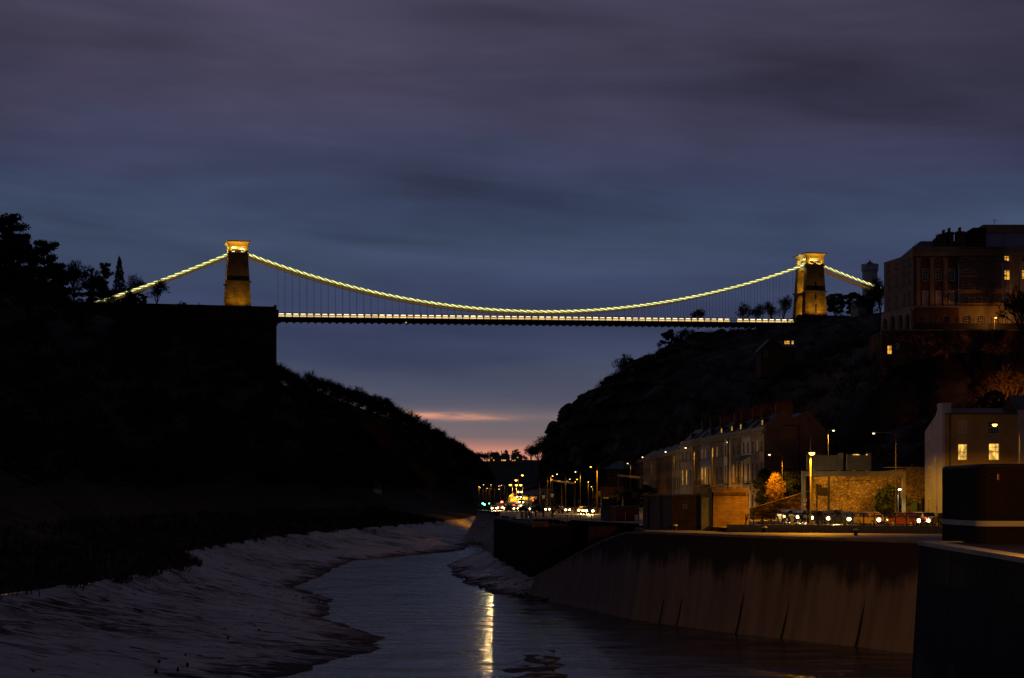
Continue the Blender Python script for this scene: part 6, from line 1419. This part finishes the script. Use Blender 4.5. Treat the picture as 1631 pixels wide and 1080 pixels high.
# gantries
def gantry():
    Y = 203.0; k = Y / F; g = city_z(Y); t = thing('sign_gantry', 'pale green steel gantry carrying two sign panels seen from behind', 'gantry', (XW(1277, Y), Y, g)); X = lambda p: (p - 1277) * k; Z = lambda p: (HY - p) * k + EZ - g
    b = MB(); b.box(0, X(1283), -.2, .25, 0, Z(750)); b.build('post', M['cgreen'], t)
    b = MB(); b.box(X(1437), X(1442), -.2, .25, 0, Z(758)); b.prism([(X(1442), Z(758)), (X(1437), Z(758)), (X(1434), Z(757.8)), (X(1434), Z(751)), (X(1440), Z(752)), (X(1442), Z(754))], 'y', -.2, .25); b.build('post', M['cgreen'], t)
    b = MB(); b.box(X(1283) + .002, X(1434) - .002, -.18, .23, Z(758.5), Z(750.5)); 
    for p in (1297, 1336, 1360.5, 1381): b.box(X(p) - .12, X(p) + .12, -.3, .35, Z(759), Z(748.5))
    b.build('beam', M['cgreen'], t)
    b = MB(); b.box(X(1434), X(1436.8), -.32, -.21, Z(792), Z(781)); b.build('control_box', M['pale'], t)
    for a, c, z0, z1, lx in ((1284.5, 1343, 749, 725, ()), (1348, 1387.5, 749, 724.5, ((1358.5, 1368), (1379.5, 1380.7)))):
        b = MB(); b.box(X(a), X(c), -.02, .05, Z(z0), Z(z1)); 
        for i in range(1, 9): z = lerp(Z(z0), Z(z1), i / 9); b.box(X(a) + .03, X(c) - .03, -.06, -.022, z - .03, z + .03)
        for f in (.0, .18, .36, .84): x = lerp(X(a), X(c), f); b.box(x, x + .12, -.13, -.062, Z(z0), Z(z1) + .12)
        b.box(X(c) - .6, X(c), -.12, -.063, Z(z1) - .3, Z(z1) + .25)
        po = b.build('sign_panel', M['steel'], t)
        for u, v in lx: b = MB(); b.box(X(u), X(v), -.3, .1, Z(z1 + .6), Z(z1 - 1.0)); b.build('sign_light', M['gold_room'], po)
    # no U-turn and two-way signs on the left post
    for z, kind in ((796.5, 0), (803.4, 2), (810, 1)):
        s = MB(); zz = Z(z); x = X(1281); y = -.32
        if kind == 0:
            s.lathe([(.30, 0), (.30, .02)], 20, mi=0); s.lathe([(.235, .021), (.235, .026)], 20, mi=1)
            s.v = [(vx + x, y - vz, vy + zz) for vx, vy, vz in s.v]; q = MB(); q.path([(x - .09, y - .045, zz - .13)] + [(x - .09 * math.cos(a), y - .045, zz + .03 + .09 * math.sin(a)) for a in (0, .8, 1.57, 2.34, 3.14)] + [(x + .09, y - .045, zz - .1)], .025, 5)
            n0 = len(s.v); s.v += q.v; s.f += [tuple(i + n0 for i in f) for f in q.f]; s.m += [2] * len(q.f); nm = 'round_sign'
        elif kind == 1:
            tri = lambda r, y0, y1, mi: s.prism([(x - r * .87, zz - r * .5), (x + r * .87, zz - r * .5), (x, zz + r)], 'y', y0, y1, mi)
            tri(.36, y, y + .02, 0); tri(.24, y - .006, y - .002, 1); s.box(x - .07, x - .03, y - .012, y - .007, zz - .09, zz + .05, 2); s.box(x + .03, x + .07, y - .012, y - .007, zz - .09, zz + .05, 2); nm = 'triangular_sign'
        else: s.box(x - .18, x + .18, y, y + .02, zz - .13, zz + .13, 1); nm = 'sign_plate'
        s.build(nm, [M['redpaint'], M['white'], M['black']], t)
M['cgreen'] = mat('gantry_paint', (.40, .38, .24), (.28, .27, .17), .8, .6)
gantry()
def far_gantry(label, xa, za, xb, zb, Ya, Yb, post):
    a, b = PX(xa, za, Ya), PX(xb, zb, Yb); t = thing('distant_gantry', label, 'gantry', (a.x, a.y, 0)); d = b - a; m = MB(); o = Vector((a.x, a.y, 0)); m.tube(a - o, b - o, .26, .26, 4)
    m.build('beam', M['brick'], t)
    for u in post: p = a + d * u; m = MB(); m.tube((p.x - a.x, p.y - a.y, city_z(p.y)), p - o, .14, .14, 8); m.build('post', M['post'], t)
far_gantry('distant sign gantry over the road glowing brown, left of the bright headlights', 880, 765, 915.5, 770, 420, 360, (0, .45, 1))
far_gantry('distant gantry beam before the far terrace', 985, 757, 1021, 761, 350, 330, (0, 1))

# railings
def quay_rail():
    t = thing('railing', 'black metal railing along the quay in front of the queue of cars', 'railing', (0, 0, EZ - 2.74)); q = MB(); pts = [Vector(p) for p in RAIL[1:6]]
    for a, b in zip(pts, pts[1:]):
        n = max(1, round((b - a).length / 1.0))
        for i in range(n + 1): p = a.lerp(b, i / n); q.box(p.x - .045, p.x + .045, p.y - .04, p.y + .04, -.02, 1.16)
        for z in (.10, 1.12): q.tube((a.x, a.y, z), (b.x, b.y, z), .035, .035, 6)
        q.tube((a.x, a.y, .8), (b.x, b.y, .8), .015, .015, 4)
    q.build('rails', M['iron'], t)
    t = thing('lattice_gate', 'black braced gate frame between the battlemented hut and the railing', 'gate', (XW(1188, 161), 161, QZ + .02)); q = MB(); w = 62 * 161 / F; h = 1.75
    for x in (0, w * .2, w * .42, w * .66, w): q.tube((x, 0, 0), (x, 0, h), .055, .055, 6)
    q.tube((-.3, 0, 0), (.25, 0, h), .06, .06, 6)
    for z in (.35, 1.25): q.tube((0, 0, z), (w, 0, z), .05, .05, 6)
    q.tube((w * .2, 0, .35), (w * .42, 0, 1.25), .03, .03, 5); q.tube((w * .42, 0, .35), (w * .66, 0, 1.25), .03, .03, 5); q.tube((w * .66, 0, .35), (w * .42, 0, 1.25), .03, .03, 5); q.lathe([(.05, 0), (.18, .05), (.18, .2), (.05, .25)], 10, (w * .34, 0, .75)); q.box(-.2, w, -.1, .1, -.02, .3)
    q.build('frame', M['iron'], t)
    t = thing('railing', 'pedestrian railing with close bars on the far side of the road below the stone wall', 'railing'); q = MB(); P = [road_at(d, 6.3)[0] for d in frange((150, 312, 1.6))]
    for a, b in zip(P, P[1:]):
        for z in (.25, 1.1): q.tube(a + Vector((0, 0, z)), b + Vector((0, 0, z)), .03, .03, 5)
        for i in range(5): p = a.lerp(b, i / 5); r = .03 if i else .05; q.box(p.x - r * .5, p.x + r * .5, p.y - r * .5, p.y + r * .5, p.z, p.z + (1.1 if i else 1.2))
    q.build('bars', M['steel'], t)
    q = MB()
    for a, b in zip(P, P[1:]): n_ = Vector(((b - a).y, -(b - a).x, 0)).normalized() * .15; q.add([a - n_, b - n_, b + n_, a + n_, a - n_ + Vector((0, 0, .18)), b - n_ + Vector((0, 0, .18)), b + n_ + Vector((0, 0, .18)), a + n_ + Vector((0, 0, .18))], [(4, 5, 6, 7), (0, 1, 5, 4), (2, 3, 7, 6)])
    q.build('kerb', M['cap'], t)
quay_rail()
bm_ = MB(); bm_.lathe([(.16, 0), (.15, .3), (.24, .38), (.24, .5), (.16, .56)], 12); bm1 = bm_.mesh('shaft', M['black']); bm_ = MB(); bm_.lathe([(.25, .46), (.25, .52), (.14, .62)], 12); bm2 = bm_.mesh('cap', M['white'])
for px, Y, lab in ((1075.5, 168.5, 'pale topped mooring bollard in front of the flat roofed hut'), (1218, 158.5, 'pale topped mooring bollard below the braced gate frame'), (1363, 147, 'pale topped mooring bollard on the quay below the railing'), (1557, 120, 'pale topped mooring bollard at the end of the far quay, left of the cabin')):
    t = thing('bollard', lab, 'bollard', (XW(px, Y), Y, QZ + .02), 0, 'mooring bollards on the quay'); link('shaft', bm1, t); link('cap', bm2, t)
# yellow bollard light on the road side
m = MB(); m.lathe([(.17, 0), (.17, .95), (.12, 1.05)], 12, (XW(1261, 176), 176, city_z(176))); tag(m.build('traffic_bollard', M['pale']), 'pale traffic bollard on the road behind the braced gate', 'bollard')

# traffic signals
def signal(label, px, py, Y, m, body=True, size=1.0):
    p = PX(px, py, Y); g = city_z(Y); t = thing('traffic_light', label, 'traffic light', (p.x, Y, g), 0, 'traffic lights at the junction'); z = p.z - g
    q = MB(); q.tube((0, .1, 0), (0, .1, z + .5), .07, .07, 6); q.build('post', M['black'], t)
    off = {'sigred': -.7, 'siggreen': .0}[m]; q = MB(); q.box(-.2, .2, -.12, .12, z + off - .15, z + off + 1.0); q.build('housing', M['black'], t)
    q = MB(); s = .15 * size; q.lathe([(s, 0), (s, .05), (s * .5, .08)], 12); q.v = [(x, -.12 - zz, y + z) for x, y, zz in q.v]; q.build('lamp', M[m], t)
signal('large red traffic light left of the hill road', 799.3, 800.3, 440, 'sigred', size=2.4); signal('red traffic light silhouetted against the lit hill road', 823.3, 801, 400, 'sigred', size=.8); signal('red traffic light at the right edge of the hill road', 849, 797, 430, 'sigred', size=.8)
signal('red traffic light low beside the parapet of the hill road', 818, 805, 450, 'sigred', size=1.2)
signal('green traffic light at the left end of the junction', 769, 802, 470, 'siggreen', size=1.6); signal('green traffic light second from the left at the junction', 771.8, 803.6, 462, 'siggreen', size=1.7); signal('faint green traffic light left of the far headlights', 779, 802, 480, 'siggreen'); signal('pale green traffic light above the far headlights', 789.6, 802, 480, 'siggreen', size=1.5)
lamp_light('SPOT', PX(770, 802.5, 440), 60, (.1, 1, .4), .2, (-6, 200, WZ), 50, .8)
# old style lamp posts on the pier
def old_lamp(label, px, py, Y, gz):
    z = EZ + (HY - py) * Y / F - gz; t = thing('lamp_post', label, 'lamp post', (XW(px, Y), Y, gz), 0, 'old style lamp posts by the lock')
    q = MB(); q.lathe([(.16, 0), (.14, .5), (.07, .7), (.055, z - .55), (.12, z - .5), (.05, z - .4)], 8); q.build('column', M['iron'], t)
    q = MB(); q.lathe([(.12, z - .4), (.24, z + .1)], 6); q.build('lantern', M['lantern'], t); q = MB(); q.lathe([(.27, z + .1), (.16, z + .28), (.04, z + .36), (.03, z + .5)], 6); q.build('cap', M['iron'], t)
M['lantern'] = glow('lantern_glass', (1, .7, .35), .10)
for px, py, Y, lab in ((842.4, 792.5, 262, 'leftmost old style lamp post on the pier'), (853.3, 791.5, 258, 'old style lamp post left of the tall mast, second on the pier'), (865.7, 790, 250, 'old style lamp post third along the pier'), (879.6, 787.5, 245, 'rightmost old style lamp post on the pier')): old_lamp(lab, px, py, Y, city_z(Y))
t = thing('round_sign', 'small round road sign on a thin post left of the bright headlights', 'sign', (XW(923, 320), 320, city_z(320))); q = MB(); q.tube((0, 0, 0), (0, 0, 2.4), .04, .04, 6); q.build('post', M['steel'], t); q = MB(); q.lathe([(.36, 0), (.36, .03)], 16); q.lathe([(.27, .031), (.27, .036)], 16, mi=1); q.v = [(x, -.05 - z, y + 2.4) for x, y, z in q.v]; q.build('face', [M['redpaint'], M['steel']], t)

# ------------------------------------------------------------------ cars
def car_meshes(kind):
    """body, glazing, wheels and lamps, nose along +x; returns [(name, mesh, loc)] plus sub-parts"""
    van = kind == 'van'; Ln, Wd = (5.0, 1.9) if van else (4.3, 1.76); h = Ln / 2; out = []
    if van: prof = [(-h, .32), (-h, 1.95), (-h + .15, 2.1), (h - 1.55, 2.1), (h - .75, 1.25), (h - .05, 1.0), (h, .6), (h, .3)]
    elif kind == 'estate': prof = [(-h, .32), (-h, .85), (-h + .12, 1.0), (h - 1.15, .96), (h - .12, .76), (h, .6), (h, .28)]
    else: prof = [(-h, .32), (-h, .8), (-h + .1, .93), (h - 1.2, .93), (h - .15, .72), (h, .58), (h, .28)]
    b = MB(); n = len(prof); w = Wd / 2
    rings = [(-w + .08, .97), (-w, 1.0), (w, 1.0), (w - .08, .97)]
    def ring(y, s): return [(x * s, y, z if z < .4 else .3 + (z - .3) * (.98 if s < 1 else 1)) for x, z in prof]
    vs = sum([ring(y, s) for y, s in rings], []); fs = [tuple(range(n)), tuple(range(3 * n, 4 * n))[::-1]] + [(k * n + i, (k + 1) * n + i, (k + 1) * n + (i + 1) % n, k * n + (i + 1) % n) for k in range(3) for i in range(n)]
    b.add(vs, fs)
    if not van:
        c = [(-h + (.25 if kind == 'estate' else .75), .92), (-h + (.55 if kind == 'estate' else 1.2), 1.42), (h - 2.1, 1.45), (h - 1.25, .93)]
        b.add([(x, -w + .12 + (.1 if z > 1.2 else 0), z) for x, z in c] + [(x, w - .12 - (.1 if z > 1.2 else 0), z) for x, z in c], [(0, 1, 2, 3), (7, 6, 5, 4), (1, 5, 6, 2), (0, 4, 5, 1), (3, 2, 6, 7)])
    b.box(h - .35, h - .3, -w - .14, -w, .95, 1.07) if 0 else None
    gl = MB()
    if van: gl.quad((h - 1.5, -w * .9, 2.02), (h - .8, -w * .95, 1.3), (h - .8, w * .95, 1.3), (h - 1.5, w * .9, 2.02)); [gl.box(h - 2.3, h - 1.55, s * w - .01, s * w + .01, 1.25, 1.9) for s in (-1, 1)]
    else:
        gl.M = Matrix.Translation((0, 0, .01)); x0, x1, x2, x3 = [p[0] for p in c]
        gl.quad((x3 - .06, -w + .2, .97), (x3 - .06, w - .2, .97), (x2 + .03, w - .3, 1.40), (x2 + .03, -w + .3, 1.40)); gl.quad((x0 - .012, -w + .2, 1.0), (x1 - .03, -w + .28, 1.38), (x1 - .03, w - .28, 1.38), (x0 - .012, w - .2, 1.0))
        for s in (-1, 1):
            y0, y1 = s * (w - .115), s * (w - .205); q = [(x0 + .3, y0, .98), (x3 - .3, y0, .98), (x2 - .08, y1, 1.37), (x1 + .12, y1, 1.37)]; gl.quad(*(q if s < 0 else q[::-1]))
    wl = MB(); wl.lathe([(.2, -.1), (.31, -.1), (.33, -.06), (.33, .06), (.31, .1), (.2, .1)], 16); wl.v = [(x, z, y) for x, y, z in wl.v]; rm = MB(); rm.lathe([(.2, -.105), (.2, .105)], 12); rm.v = [(x, z, y) for x, y, z in rm.v]
    hl = MB(); hl.lathe([(.17, 0), (.15, .05), (.05, .07)], 10); hl.v = [(z, x * 1.2, y) for x, y, z in hl.v]
    tl_ = MB(); tl_.box(-.03, .0, -.2, .2, -.09, .09)
    bp_ = MB(); bp_.box(-.03, .06, -w + .1, w - .1, .30, .47); mi_ = MB(); mi_.box(-.07, .07, -.09, .09, .95, 1.08)
    return dict(body=b, glazing=gl, wheel=wl, rim=rm, head=hl, tail=tl_, bumper=bp_, mirror=mi_, h=h, w=w, hz=.66 if not van else .8)
CARM = {}
PAINT = {n: mat('car_paint_' + n, c, tuple(x * .9 for x in c), 3, .3, spec=.6) for n, c in dict(silver=(.45, .46, .48), black=(.02, .02, .022), red=(.35, .03, .03), blue=(.05, .09, .25), white=(.7, .7, .7), grey=(.16, .16, .17), green=(.05, .14, .08), maroon=(.09, .012, .012), bronze=(.16, .12, .08)).items()}
def car(kind, paint, label, pos, rz, lights='head', group='cars on the road by the quay'):
    key = kind
    if key not in CARM:
        d = car_meshes(kind); CARM[key] = (d, d['body'].mesh('body', PAINT['silver']), d['glazing'].mesh('windows', M['glass']), d['wheel'].mesh('wheel', M['rubber']), d['rim'].mesh('rim', M['chrome']), d['head'].mesh('headlight', M['head']), d['tail'].mesh('tail_light', M['tail']), d['bumper'].mesh('bumper', M['black']), d['mirror'].mesh('mirror', M['black']))
    d, bm, gm, wm, rmm, hm, tm, bpm, mim = CARM[key]; h, w = d['h'], d['w']
    t = thing('van' if kind == 'van' else 'car', label, 'van' if kind == 'van' else 'car', pos, rz, group); bm = bm.copy(); bm.materials[0] = PAINT[paint]
    link('body', bm, t); link('windows', gm, t); link('bumper', bpm, t, (h, 0, 0)); link('bumper', bpm, t, (-h, 0, 0), rotz=math.pi); [link('mirror', mim, t, (h - 1.68, s * (w + .06), 0)) for s in (-1, 1)]
    for x in (-h + .8, h - .8):
        for y in (-w + .1, w - .1): o = link('wheel', wm, t, (x, y, .33)); link('rim', rmm, o)
    for y in (-w + .3, w - .3): link('headlight', hm, t, (h - .03, y, d['hz'])); link('tail_light', tm, t, (-h - .005, y, .78))
    mw = Matrix.Translation(pos) @ Matrix.Rotation(rz, 4, 'Z')
    if lights: lamp_light('SPOT', mw @ Vector((h + .12, 0, d['hz'])), lights if isinstance(lights, (int, float)) else 900, (1, .62, .22), .10, mw @ Vector((h + 12, 0, .1)), 80, .8)
    return t
near = [('hatch', 'silver', 'silver hatchback at the head of the queue, nearest the dark cabin'), ('estate', 'black', 'black estate car second in the queue behind the quay railing'), ('hatch', 'maroon', 'dark red hatchback in the queue behind the quay railing'), ('estate', 'bronze', 'dull bronze estate car in the queue behind the quay railing'),
        ('hatch', 'blue', 'blue hatchback in the queue behind the quay railing'), ('estate', 'grey', 'grey estate car in the queue left of the mast lamp'), ('hatch', 'green', 'green hatchback at the tail of the queue by the braced gate'), ('estate', 'silver', 'silver estate car just behind the green hatchback in the queue'), ('hatch', 'white', 'white hatchback last in the queue, beside the battlemented hut')]
D0 = next(d for d in range(0, int(RLEN)) if road_at(d, 0)[0].x > 47.0)
for i, (k, p, lab) in enumerate(near):
    d = D0 - i * 5.7; q, a = road_at(d, -2.0); car(k, p, lab, q, a, 3500)
for i, (k, p, lab) in enumerate([('hatch', 'black', 'black hatchback driving away on the far lane opposite the silver hatchback'), ('estate', 'silver', 'silver estate car driving away on the far lane below the stone wall'), ('hatch', 'blue', 'blue hatchback driving away on the far lane by the gantry'), ('hatch', 'grey', 'grey hatchback driving away on the far lane by the left gantry post')]):
    d = D0 - 3 - i * 12; q, a = road_at(d, 2.0); car(k, p, lab, q, a + math.pi, 500)
def at(px, Y): return Vector((XW(px, Y), Y, city_z(Y) + .012))
car('estate', 'black', 'dark estate car with glaring headlights beside the corner building', at(939, 306), -R(92), 16000); car('hatch', 'grey', 'grey hatchback with glaring headlights following the dark estate car', at(934, 318), -R(94), 8000); car('hatch', 'silver', 'silver hatchback third of the group by the corner building', at(928, 332), -R(97), 4000)
car('estate', 'silver', 'silver estate car with glaring headlights at the far end of the junction', at(787, 431), -R(88), 13000); car('van', 'white', 'white van with glaring headlights turning at the far junction', at(795, 437), -R(84), 5000); car('hatch', 'red', 'red hatchback with headlights on, right of the white van at the junction', at(802, 436), -R(70), 6000)
for px, Y, r, p, lab in ((815, 420, 20, 'grey', 'grey hatchback crossing the junction below the hill road'), (838, 392, 15, 'blue', 'blue hatchback crossing in front of the hill road'), (862, 372, 10, 'black', 'black hatchback crossing left of the distant gantry'), (893, 350, 8, 'silver', 'silver hatchback waiting under the distant gantry')):
    car('hatch', p, lab, at(px, Y), -R(r + 40), 1500)
for i, (px, Y, z, lab) in enumerate(((829, 560, .6, 'car coming down the bend of the hill road, uppermost'), (827.5, 535, -1.0, 'car coming down the middle of the hill road bend'), (831, 505, -2.5, 'car at the bottom of the hill road bend'))):
    car('hatch', ('white', 'grey', 'black')[i], lab, Vector((XW(px, Y), Y, EZ + z)), -R(95), 2500, 'cars coming down the hill road')

# ------------------------------------------------------------------ planting by the road
gold = round_tree(31, 9, 2.5, 'gold', 150, .15, 75); Y = 229.0
t = plant(gold, 'tree of golden leaves lit brightly by the street lamp left of the gantry', Vector((XW(1236, Y), Y, city_z(Y))), 5.9, 9, .4, None, .8, 'golden_tree')
ivy = round_tree(33, 9, 3, 'ever', 70, .22, 150)
plant(ivy, 'dark ivy clad tree right of the golden tree', Vector((XW(1256, 232), 232, city_z(232))), 6.6, 9, 1.2, None, 1.0, 'ivy_tree')
plant(ivy, 'dark evergreen mass left of the golden tree, against the terrace end wall', Vector((XW(1219, 236), 236, city_z(236))), 6.6, 9, 2.2, None, .8, 'ivy_tree')
laurel = round_tree(35, 5, 2.2, 'laurel', 80, .17, 110)
plant(laurel, 'leafy green bush in front of the lit stone wall under the gantry', Vector((XW(1418, 212), 212, city_z(212) - .6)), 4.6, 5, .3, None, 1.1, 'bush', cat='bush')
plant(BARE[1], 'bare tree reaching a branch across the white terraced houses', Vector((XW(1226, 243), 243, city_z(243))), 8.0, 12, .7, None, 1.0, 'bare_tree')
plant(BARE[4], 'bare tree lit dull red in front of the retaining wall, above the brown house', Vector((XW(1606, 250), 250, EZ + 11)), 10.5, 12, .2, 'bare trees before the retaining wall', 1.0, 'bare_tree')
plant(BARE[2], 'bare tree with dark trunk before the retaining wall, left of the red lit tree', Vector((XW(1559, 252), 252, EZ + 11)), 9, 12, 1.2, 'bare trees before the retaining wall', .8, 'bare_tree')
plant(BARE[0], 'bare tree at the right edge reaching up to the cream front of the hill terrace', Vector((XW(1629, 262), 262, EZ + 22)), 13, 12, 2.2, 'bare trees before the retaining wall', .9, 'bare_tree')
plant(ROUND[1], 'dark evergreen shrub below the retaining wall, over the brown house roof', Vector((XW(1585, 240), 240, EZ + 9)), 6, 14, .2, None, 1.3, 'evergreen_shrub', cat='shrub')
for px, Y, H, lab in ((985, 340, 5, 'dark round shrub in front of the corner building'), (1031, 290, 5.2, 'dark bushy tree over the flat roofed hut, in front of the far terrace'), (1002, 300, 4.6, 'dark shrub behind the black cabinets on the store hut')):
    plant(ROUND[0], lab, Vector((XW(px, Y), Y, city_z(Y))), H, 14, 1, None, 1.3, 'evergreen_shrub', cat='shrub')
# lamps lighting the retaining wall and the hillside from below, among the houses
S('small lamp among the trees behind the brown house, lighting the retaining wall', (1622, 640), 244, 1628, 'sodium_dim', 3600, base=EZ + 8, col=(1, .24, .03), globe=True)
S('small lamp on the terrace walk in front of the scaffolding', (1582, 506.5), 276, 1584, 'sodium', 380, base=EZ + 26, col=(1, .36, .05), rad=.04, globe=True)
S('small lamp hidden in the trees left of the brown house chimney', (1530, 668), 248, 1533, 'sodium_dim', 2200, base=EZ + 6, col=(1, .22, .03), globe=True)
S('lamp on a tall column on the near lock wall', (1880, 590), 40, 1900, 'sodium', 2600, base=EZ - 1.64, over=.1, globe=True)
lamp_light('SPOT', PX(850, 770, 600), 42000, (1, .36, .06), .5, left_pt(745, 6.5), 22, .9)
# white streak of bare rock on the hill
q = MB(); Y = 560.0; rr_ = random.Random(5); pts = [(597, 763), (604, 764), (606, 775), (607, 790), (605, 803), (597, 803), (594, 790), (596, 778)]
vs = [PX(a, b, Y + rr_.uniform(-2, 2)) for a, b in pts]; c = sum(vs, Vector()) / len(vs) - Vector((0, 1.5, 0)); q.add(vs + [c], [(i, (i + 1) % 8, 8) for i in range(8)])
q.add([v + Vector((0, 3, 0)) for v in vs] + vs, [(i, (i + 1) % 8, 8 + (i + 1) % 8, 8 + i) for i in range(8)])
tag(q.build('rock_face', M['white']), 'pale bare rock face low on the dark hillside', 'rock')

# ------------------------------------------------------------------ render settings
sc.view_settings.view_transform = 'Standard'; sc.view_settings.look = 'None'; sc.view_settings.gamma = 1; sc.view_settings.exposure = 0
cy = sc.cycles; cy.max_bounces = 5; cy.diffuse_bounces = 2; cy.glossy_bounces = 3; cy.transparent_max_bounces = 4; cy.sample_clamp_indirect = 1.5; cy.sample_clamp_direct = 0
cy.use_denoising = True; cy.caustics_reflective = False; cy.caustics_refractive = False
